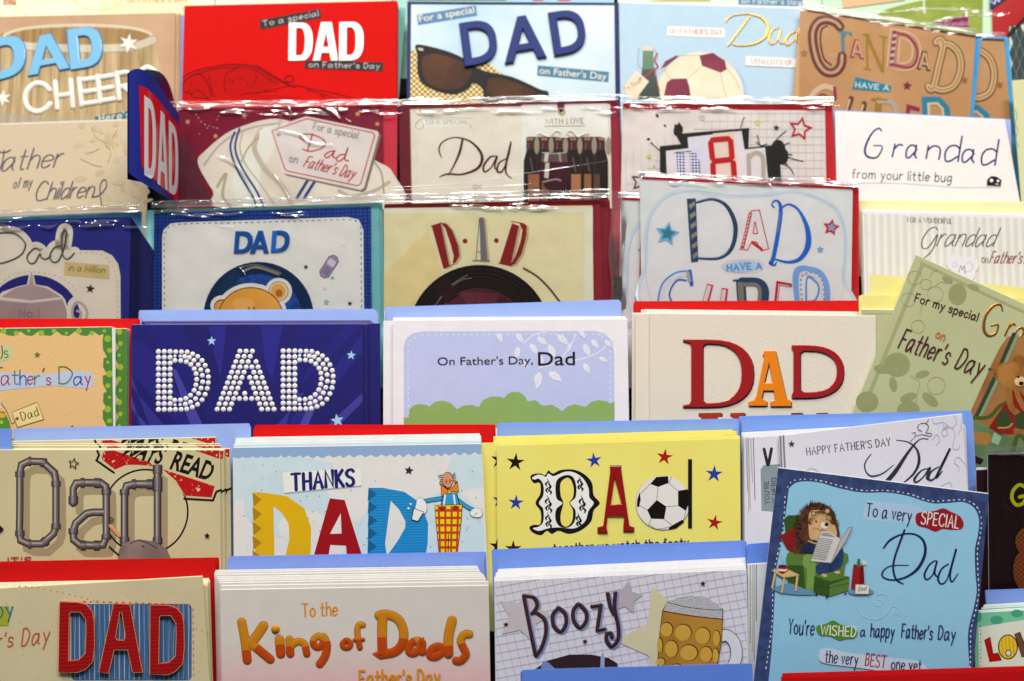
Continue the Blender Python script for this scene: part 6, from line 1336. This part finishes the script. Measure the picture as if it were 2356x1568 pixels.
c = Card(6, (1137, 1338), (1718, 1311), M('DAD9E4'), "white squared-paper Boozy card with a foaming beer mug", BL=(1140, 1580), BR=(1723, 1580), edge='F4F4F8')
c.part('grid_lines'); gl = M('B4B2C2')
for i in range(34): x = 1075 + i * 19.5; c.line([(max(1139, x), max(1338 - (x - 1137) * .0465, 1338 - (max(1139, x) - 1137) * .0465) + max(0, (1139 - x)) * 4.2), (x + 60, 1590)], .9, gl, False, cap=False) if x + 60 < 1720 else c.line([(x, 1338 - (x - 1137) * .0465), (min(x + 60, 1719), 1338 - (x - 1137) * .0465 + (min(x + 60, 1719) - x) * 4.2)], .9, gl, False, cap=False) if x < 1716 else None
for i in range(24):
    y0 = 1352 + i * 19; x1 = 1718
    y1 = y0 - 580 * .185
    if y1 < 1312 + 2: t_ = (y0 - 1338) / 580 / (.185 - .0465); x1 = 1140 + 580 * min(1, t_) ; y1 = y0 - (x1 - 1140) * .185
    c.line([(1140, y0), (x1, y1)], .9, gl, False, cap=False)
for x, y, r, h, t in ((1205, 1418, 66, 'C9C2C8', 15), (1440, 1376, 40, 'BDB4BA', 8), (1545, 1470, 130, 'D6CFAE', -20)): c.part('star_picture'); c.star(x, y, r, M(h), t, .5)
c.part('lettering'); bw = M('4A3036', 'gloss'); bs = M('8E9AC4')
Z = [[[(1205, 1372), (1218, 1440), (1232, 1508)], [(1206, 1370), (1228, 1375), (1236, 1392), (1230, 1405), (1224, 1412)], [(1230, 1408), (1252, 1425), (1256, 1455), (1246, 1490), (1234, 1508)]], [[(1284, 1400), (1272, 1415), (1274, 1440), (1290, 1453), (1302, 1436), (1300, 1412), (1284, 1398)]], [[(1330, 1390), (1319, 1405), (1320, 1428), (1334, 1444), (1348, 1430), (1348, 1408), (1332, 1390)]], [[(1362, 1395), (1382, 1392)], [(1382, 1392), (1374, 1450)], [(1374, 1450), (1390, 1447)]], [[(1398, 1366), (1404, 1395), (1412, 1412)], [(1416, 1364), (1414, 1400), (1422, 1440), (1422, 1470), (1408, 1487), (1396, 1475), (1396, 1460), (1404, 1456), (1408, 1466)]]]
for L in Z:
    c.sub('letter')
    for q in L: c.line([(x + 4, y + 2) for x, y in q], 9, bs)
    for q in L: c.line(q, 9, bw, h=2)
c.part('star_emblem'); rd = M('5A1A28', 'gloss')
for x, y, r in ((1164, 1437, 7), (1617, 1343, 7)): c.part('star_emblem'); c.star(x, y, r, rd, 5, .45)
c.part('star_emblem'); c.star(1346, 1476, 7, rd, 5, .45)
c.part('beer_mug_picture'); be = M('AC7E2E', 'mottle', 'BC9040', .5); ol = M('201A14'); fo = M('E6E6EA', 'holo', 'CFCFD6', .9, 1)
c.line([(1648, 1468), (1672, 1462), (1690, 1480), (1694, 1510), (1684, 1540), (1676, 1580)], 28, ol); c.line([(1648, 1468), (1672, 1462), (1690, 1480), (1694, 1510), (1684, 1540), (1676, 1580)], 25, M('DADCE6'))
body = [(1535, 1386), (1662, 1402), (1660, 1470), (1648, 1540), (1636, 1580), (1512, 1580), (1516, 1480), (1525, 1405)]; c.line(body, 3, ol, False, True); c.fill(body, be)
c.fill([(1526, 1405), (1535, 1384), (1560, 1375), (1580, 1371), (1620, 1372), (1650, 1390), (1662, 1404), (1661, 1424), (1610, 1418), (1570, 1412)], fo); c.line([(1535, 1386), (1580, 1397), (1630, 1403), (1661, 1404)], 1.5, ol); c.line([(1526, 1406), (1580, 1416), (1661, 1425)], 2, ol)
db = M('D2A94C')
for x, y, a, b in ((1533, 1448, 15, 17), (1571, 1455, 20, 20), (1616, 1462, 18, 20), (1648, 1468, 9, 19), (1518, 1484, 7, 17), (1544, 1492, 16, 20), (1584, 1501, 21, 19), (1624, 1505, 15, 19), (1646, 1508, 8, 18), (1520, 1522, 10, 10), (1556, 1546, 18, 20), (1600, 1548, 18, 18)): c.ell(x + 1, y, a, b, ol); c.ell(x, y + 1, a - 1, b - 1, db)
c.part('plate_picture'); c.fill([(1230, 1540), (1260, 1520), (1310, 1506), (1360, 1506), (1400, 1514), (1420, 1526), (1430, 1580), (1230, 1580)], M('3E2A2E')); c.fill([(1245, 1530), (1250, 1521), (1262, 1524), (1276, 1538), (1246, 1560)], M('8494C8', 'gloss')); c.fill([(1380, 1560), (1382, 1510), (1386, 1500), (1391, 1512), (1390, 1560)], M('A4B0CE', 'gloss')); c.done()
c.copies([(0, -4), (0, -8), (2, -11), (4, -14), (3, -17), (6, -20), (8, -23), (8, -26)], "spare white squared-paper card in the stack behind the Boozy card", "spare squared-paper cards", False, t=1.9)
envelope(6, c.deep, (1131, 1273), (1714, 1252), '7E9EEC', "blue envelope behind the stack of Boozy cards", "blue envelopes behind the Boozy cards", 5, (.5, -2))
c = Card(6, (1720, 1300), (1800, 1294), M('DCE0E2'), "white card with coloured pinstripes between the Boozy and hedgehog cards", BL=(1722, 1580), lift=-3, edge='F0F0F4'); c.part('pinstripes')
for x, h, y1 in ((1726, '8A8A5A', 1480), (1731, 'B9AE6A', 1500), (1735, '6A8AC0', 1520), (1740, '3A3A4A', 1430)): c.line([(x, 1300), (x, y1)], 1.6, M(h), False)
c.done(); envelope(6, -5, (1718, 1263), (1810, 1256), '6E92E4', "narrow blue envelope corner between the Boozy card and the hedgehog card", "narrow blue envelopes beside the hedgehog card", 3, (0, -5))

# hedgehog card
c = Card(6, (1790, 1077), (2275, 1137), M('3A4A74', 'mottle', '48598A', 3), "big tilted denim-edged card with a hedgehog reading in a green armchair", BL=(1733, 1575), BR=(2236, 1575), lift=9, edge='E6E8EE')
c.part('blue_panel'); lb = M('8CC4E4', 'grad', '9CCEEA', .02, .12)
wav = [(1815, 1125), (1830, 1112), (1856, 1108), (1890, 1112), (1930, 1124), (1985, 1134), (2040, 1134), (2090, 1142), (2140, 1158), (2180, 1158), (2215, 1156), (2240, 1168), (2252, 1195), (2250, 1230), (2243, 1265), (2244, 1320), (2247, 1360), (2240, 1400), (2228, 1450), (2228, 1500), (2236, 1590)]
lft = [(1766, 1590), (1775, 1500), (1779, 1440), (1783, 1360), (1786, 1310), (1800, 1240), (1808, 1180)]
c.fill([(p.x, p.y) for p in crom(wav, 4)] + lft, lb)
dsh = [(1762, 1540), (1776, 1440), (1778, 1360), (1784, 1300), (1798, 1240), (1804, 1190), (1807, 1140), (1820, 1110), (1850, 1103), (1890, 1107), (1935, 1119), (1985, 1129), (2040, 1129), (2092, 1137), (2140, 1153), (2180, 1152), (2220, 1151), (2247, 1166), (2258, 1196), (2255, 1232), (2249, 1265), (2250, 1320), (2252, 1360), (2246, 1400), (2234, 1450), (2233, 1500), (2232, 1560)]
c.dash(dsh, 2.2, M('E8E8EA'), 7, 5)
c.part('caption_strip'); cl = M('B4CEEA'); c.fill([(1990, 1162), (2000, 1152), (2060, 1160), (2115, 1165), (2118, 1206), (2060, 1200), (1996, 1196), (1986, 1182)], cl, sm=True); ink = M('2A3260')
c.t("To a very", (1992, 1188), (2095, 1202), 30, ink, 3, jit=1)
c.part('caption_badge'); bd = M('9E2430', 'gloss'); c.fill([(2110, 1182), (2128, 1178), (2150, 1176), (2170, 1170), (2188, 1178), (2208, 1188), (2217, 1204), (2212, 1218), (2190, 1220), (2168, 1218), (2152, 1224), (2132, 1216), (2112, 1210), (2106, 1196)], bd, sm=True); c.t("SPECIAL", (2119, 1205), (2204, 1216), 28, M('EEE6E4'), 2.6)
c.part('lettering'); dk = M('262C60', 'gloss')
c.line([(2081, 1220), (2068, 1255), (2058, 1285), (2055, 1310), (2062, 1334), (2078, 1344)], [5, 5, 5, 5, 5, 3], dk); c.line([(2033, 1261), (2048, 1243), (2075, 1230), (2105, 1230), (2125, 1246), (2128, 1275), (2112, 1308), (2085, 1328), (2055, 1335), (2034, 1330), (2030, 1318), (2048, 1303), (2090, 1301)], [4, 5, 4, 4, 6, 7, 7, 5, 4, 4, 4, 3, 2], dk)
c.line([(2152, 1290), (2138, 1300), (2127, 1322), (2132, 1334), (2146, 1322), (2156, 1290), (2150, 1318), (2158, 1329)], [3, 4, 5, 4, 3, 4, 5, 3], dk); c.line([(2182, 1298), (2166, 1310), (2158, 1332), (2166, 1344), (2180, 1330), (2200, 1263), (2186, 1318), (2190, 1339), (2204, 1320)], [3, 4, 5, 4, 3, 5, 5, 4, 2], dk)
c.part('swirl_ornament'); sw = M('B8D2EE'); c.line([(1969, 1388), (1985, 1415), (2008, 1425), (2030, 1420), (2047, 1400), (2044, 1375), (2028, 1366), (2012, 1374), (2012, 1390), (2024, 1394), (2030, 1384), (2022, 1380)], 2.4, sw); c.line([(2046, 1398), (2058, 1395), (2068, 1404), (2064, 1414), (2056, 1410), (2060, 1404)], 2, sw)
c.part('lettering'); c.t("You're", (1814, 1458), (1872, 1462), 34, ink, 2.8, jit=1); c.t("a", (1980, 1464), (1990, 1464), 22, ink, 2.8); c.t("happy", (2003, 1464), (2056, 1468), 30, ink, 2.8, jit=1); c.t("Father's", (2074, 1466), (2144, 1472), 31, ink, 2.8, jit=1); c.t("Day", (2158, 1470), (2196, 1474), 30, ink, 2.8)
c.part('caption_badge'); c.fill([(1880, 1440), (1898, 1436), (1917, 1428), (1936, 1438), (1960, 1442), (1973, 1454), (1966, 1468), (1946, 1470), (1930, 1473), (1910, 1464), (1888, 1462), (1879, 1452)], M('5E9436', 'gloss'), sm=True); c.t("WISHED", (1888, 1460), (1968, 1465), 22, M('EAEEE0'), 2.6)
c.part('caption_strip'); c.fill([(1884, 1504), (1890, 1494), (1910, 1493), (1960, 1504), (2060, 1515), (2110, 1521), (2130, 1535), (2128, 1550), (2040, 1545), (1960, 1535), (1900, 1527), (1884, 1518)], M('C9D6EE'), sm=True); c.t("the very", (1898, 1524), (1972, 1531), 28, ink, 2.8, jit=1); c.t("BEST", (1990, 1531), (2036, 1537), 28, M('B02040'), 2.6); c.t("one yet", (2050, 1540), (2118, 1544), 26, ink, 2.6)
c.part('armchair_picture'); ga = M('6A9048', 'weave', '567C38', .9); gd = M('44682C', 'weave', '365824', .9); gl_ = M('8AAC60', 'weave', '7A9E54', .9)
c.fill([(1804, 1195), (1812, 1186), (1850, 1185), (1880, 1200), (1890, 1260), (1830, 1270), (1808, 1240)], gd); c.ell(1850, 1355, 70, 14, M('6E9CBC')); c.ell(1980, 1362, 30, 8, M('6E9CBC'))
c.fill([(1808, 1285), (1812, 1272), (1830, 1268), (1870, 1280), (1940, 1270), (1950, 1275), (1952, 1288), (1944, 1300), (1940, 1330), (1872, 1358), (1854, 1356), (1812, 1340)], ga); c.fill([(1813, 1300), (1848, 1302), (1852, 1356), (1812, 1338)], gd); c.fill([(1848, 1280), (1862, 1272), (1876, 1280), (1876, 1310), (1870, 1356), (1855, 1356), (1856, 1310), (1846, 1300)], gl_)
c.fill([(1794, 1234), (1828, 1212), (1848, 1250), (1830, 1276), (1810, 1262)], M('9A2A2A', 'mottle', '7E1E20', 1))
c.part('footstool_picture'); c.fill([(1873, 1326), (1905, 1320), (1954, 1328), (1952, 1358), (1908, 1372), (1871, 1364)], gd); c.fill([(1908, 1346), (1953, 1330), (1952, 1358), (1908, 1372)], ga); c.fill([(1874, 1326), (1906, 1318), (1954, 1327), (1910, 1338)], ga); c.line([(1872, 1346), (1908, 1352), (1953, 1342)], 1.2, M('2E4A1E'), False)
for x, y in ((1878, 1368), (1902, 1374), (1945, 1366)): c.ell(x, y, 2.5, 2.5, M('1A1A14'))
c.part('hedgehog_picture'); sp = M('5A3A2C', 'mottle', '6E4A36', 3); fc = M('D8B88C', 'mottle', 'CCA878', 1); rr = random.Random(9)
c.fill([(1826, 1268), (1830, 1235), (1838, 1200), (1848, 1172), (1870, 1158), (1895, 1160), (1916, 1175), (1926, 1205), (1930, 1240), (1900, 1262), (1850, 1275)], sp, sm=True)
for i in range(110):
    a = rr.uniform(2.2, 6.6); x, y = 1878 + 45 * math.cos(a), 1212 + 50 * math.sin(a); c.line([(x, y), (x + 8 * math.cos(a + .2), y + 8 * math.sin(a + .2))], [1.6, .5], sp, False, lift=False)
for i in range(60): x, y = rr.uniform(1835, 1862), rr.uniform(1180, 1262); c.line([(x, y), (x - 4, y + 8)], .9, M('38241C'), False, lift=False)
c.fill([(1862, 1180), (1880, 1174), (1902, 1178), (1914, 1196), (1924, 1220), (1922, 1236), (1900, 1244), (1866, 1242), (1860, 1215)], fc, sm=True); sd = M('3C261C'); 
for i in range(46):
    a = 3.3 + 2.9 * i / 45; x, y = 1889 + 30 * math.cos(a), 1210 + 34 * math.sin(a); c.line([(x, y), (x + rr.uniform(8, 13) * math.cos(a + .25 - math.pi), y + rr.uniform(8, 13) * math.sin(a + .25 - math.pi))], [3, .6], sp if i % 2 else sd, False, lift=False)
for i in range(120):
    a = rr.uniform(2.0, 6.7); q = rr.uniform(.7, 1.0); x, y = 1878 + 46 * q * math.cos(a), 1214 + 54 * q * math.sin(a)
    if 1866 < x < 1924 and y > 1182: continue
    c.line([(x, y), (x + rr.uniform(8, 14) * math.cos(a + .25), y + rr.uniform(8, 14) * math.sin(a + .25))], [2.2, .5], sd if i % 3 else sp, False, lift=False)
c.ell(1871, 1182, 6, 6, sp); c.ell(1871, 1182, 4, 4, fc); c.ell(1903, 1176, 5, 5, fc)
c.ell(1896, 1209, 9, 7, M('E8E0D4'), 20); c.ell(1901, 1207, 4.5, 4.5, M('1C181A', 'gloss')); c.ell(1877, 1200, 2, 2.8, M('1C181A')); c.ell(1902, 1195, 1.8, 2.4, M('1C181A')); c.ell(1872, 1216, 5, 4, M('E09A78')); c.line([(1878, 1215), (1886, 1220), (1894, 1217)], 1.2, M('5A3A2C'))
jn = M('34507E', 'mottle', '2A4068', 3); jk = M('222C48', 'mottle', '2C3858', 2)
c.fill([(1838, 1272), (1848, 1252), (1872, 1242), (1885, 1246), (1874, 1276)], jk); c.fill([(1880, 1300), (1920, 1262), (1938, 1262), (1938, 1295), (1924, 1312), (1896, 1318), (1880, 1320), (1876, 1308)], jn, sm=True); c.ell(1888, 1312, 10, 10, jn); c.ell(1896, 1324, 7, 3.5, M('DCB48A'), 15); c.ell(1926, 1317, 7, 3.5, M('DCB48A'), 5)
c.line([(1860, 1245), (1870, 1249), (1878, 1251)], 3, fc)
c.part('newspaper_picture'); np_ = M('D6D4D2'); c.fill([(1888, 1222), (1900, 1220), (1934, 1240), (1952, 1214), (1962, 1211), (1946, 1245), (1912, 1296), (1864, 1292), (1878, 1250)], M('7A7A80')); c.fill([(1889, 1223), (1904, 1222), (1933, 1240), (1911, 1295), (1865, 1291), (1879, 1250)], np_); c.fill([(1934, 1241), (1953, 1215), (1960, 1213), (1945, 1245), (1913, 1294)], M('BDBBBC'))
for i in range(13): y = 1238 + i * 3.8; x0 = 1883 - i * 1.35; c.line([(x0, y), (x0 + 32 + (i % 3), y + 5)], 1.3, M('6A6A70'), False, cap=False)
c.fill([(1891, 1226), (1904, 1226), (1922, 1236), (1888, 1232)], M('A4A2A4'))
c.part('side_table_picture'); wd = M('D8BE8A'); wk = M('A88C5C')
for q in ([(1783, 1318), (1776, 1354)], [(1804, 1328), (1798, 1364)], [(1834, 1326), (1830, 1360)]): c.line(q, 5.5, wk, False, cap=False); c.line(q, 4, wd, False, cap=False)
c.fill([(1774, 1313), (1806, 1308), (1840, 1325), (1802, 1331)], wk); c.fill([(1775, 1312), (1806, 1307), (1839, 1323), (1802, 1328)], wd); c.line([(1808, 1305), (1813, 1306), (1812, 1313), (1807, 1315)], 2, M('8A1E20')); c.fill([(1790, 1302), (1809, 1302), (1807, 1318), (1800, 1321), (1791, 1318)], M('9E2224', 'gloss')); c.fill([(1791, 1309), (1808, 1310), (1807, 1315), (1791, 1314)], M('E2DED8')); c.ell(1799.5, 1302, 9.5, 2.5, M('5A1416')); c.line([(1797, 1298), (1800, 1285), (1797, 1272)], [1, 4, 1], M('A8D0EA'))
c.part('gift_bag_picture'); c.fill([(1963, 1298), (1986, 1302), (1988, 1340), (1975, 1358), (1957, 1354)], M('9E2428')); c.fill([(1978, 1304), (1986, 1302), (1987, 1342), (1976, 1358)], M('7A1A1E')); c.fill([(1972, 1286), (1978, 1286), (1979, 1305), (1971, 1305)], M('4A7A3A')); c.fill([(1982, 1292), (1990, 1290), (1993, 1296), (1986, 1301)], M('E2DCCA')); c.fill([(1967, 1344), (2000, 1345), (1998, 1368), (1966, 1367)], M('8A8A88')); c.fill([(1968, 1345), (1999, 1346), (1997, 1366), (1967, 1366)], M('E2E0DA')); c.t("Dad", (1974, 1360), (1991, 1358), 9, M('4A4A50'), 1.2, sl=.3)
c.done()

# mint LOVE card
c = Card(6, (2241, 1411), (2450, 1399), M('7ECBA8', 'mottle', '8AD2B0', .4), "mint green spotted card with coloured LOVE letters at the right edge", BL=(2246, 1590), lift=3, edge='E8F2E8')
c.part('spots'); sg = M('4FB08E'); c.ell(2250, 1420, 9, 13, sg); c.ell(2293, 1427, 15, 10, sg); c.ell(2340, 1412, 14, 9, sg)
c.part('white_panel'); c.fill([(2251, 1444), (2360, 1426), (2450, 1412), (2450, 1600), (2254, 1600)], M('E2E8DA')); c.dash([(2256, 1440), (2257, 1560)], 2, M('5A6A78'), 5, 4, False)
c.part('lettering'); ol = M('1C1612')
for q, m in (([(2266, 1473), (2277, 1468), (2284, 1506), (2296, 1504), (2303, 1519), (2278, 1523)], M('C01E1C', 'gloss')), ([(2335, 1459), (2346, 1456), (2356, 1480), (2366, 1452), (2376, 1452), (2362, 1512), (2352, 1512)], M('7A5A40', 'gloss'))): c.sub('letter'); c.line(q, 3.4, ol, False, True); c.fill(q, m)
c.sub('letter'); c.ell(2319, 1489, 23, 29, ol); c.ell(2319, 1489, 20.5, 26.5, M('E2B41A', 'stripes', 'EED048', 2.2, .5)); c.ell(2320, 1503, 7, 8, ol); c.ell(2320, 1503, 5, 6, M('E8E4DA')); c.done()
c.copies([(10, -4), (18, -10), (22, -14), (24, -17)], "spare mint green card in the stack behind the LOVE card", "spare mint green cards", False)
envelope(6, c.deep, (2269, 1364), (2460, 1358), '8CA8EE', "lavender blue envelope behind the mint LOVE cards", "lavender envelopes behind the mint cards", 3, (-1, -3))

# ================================================================ row 7, nearest: envelope tops only
envelope(7, 0, (1201, 1542), (1731, 1527), '6C92EC', "blue envelope in the nearest row below the Boozy card", "blue envelopes in the nearest row", 2, (-2, 3))
envelope(7, 2, (1797, 1560), (2480, 1540), 'C8141A', "red envelope in the nearest row below the hedgehog card", "red envelopes in the nearest row", 4, (1.5, -3.5))
bpy.data.curves.remove(_T)
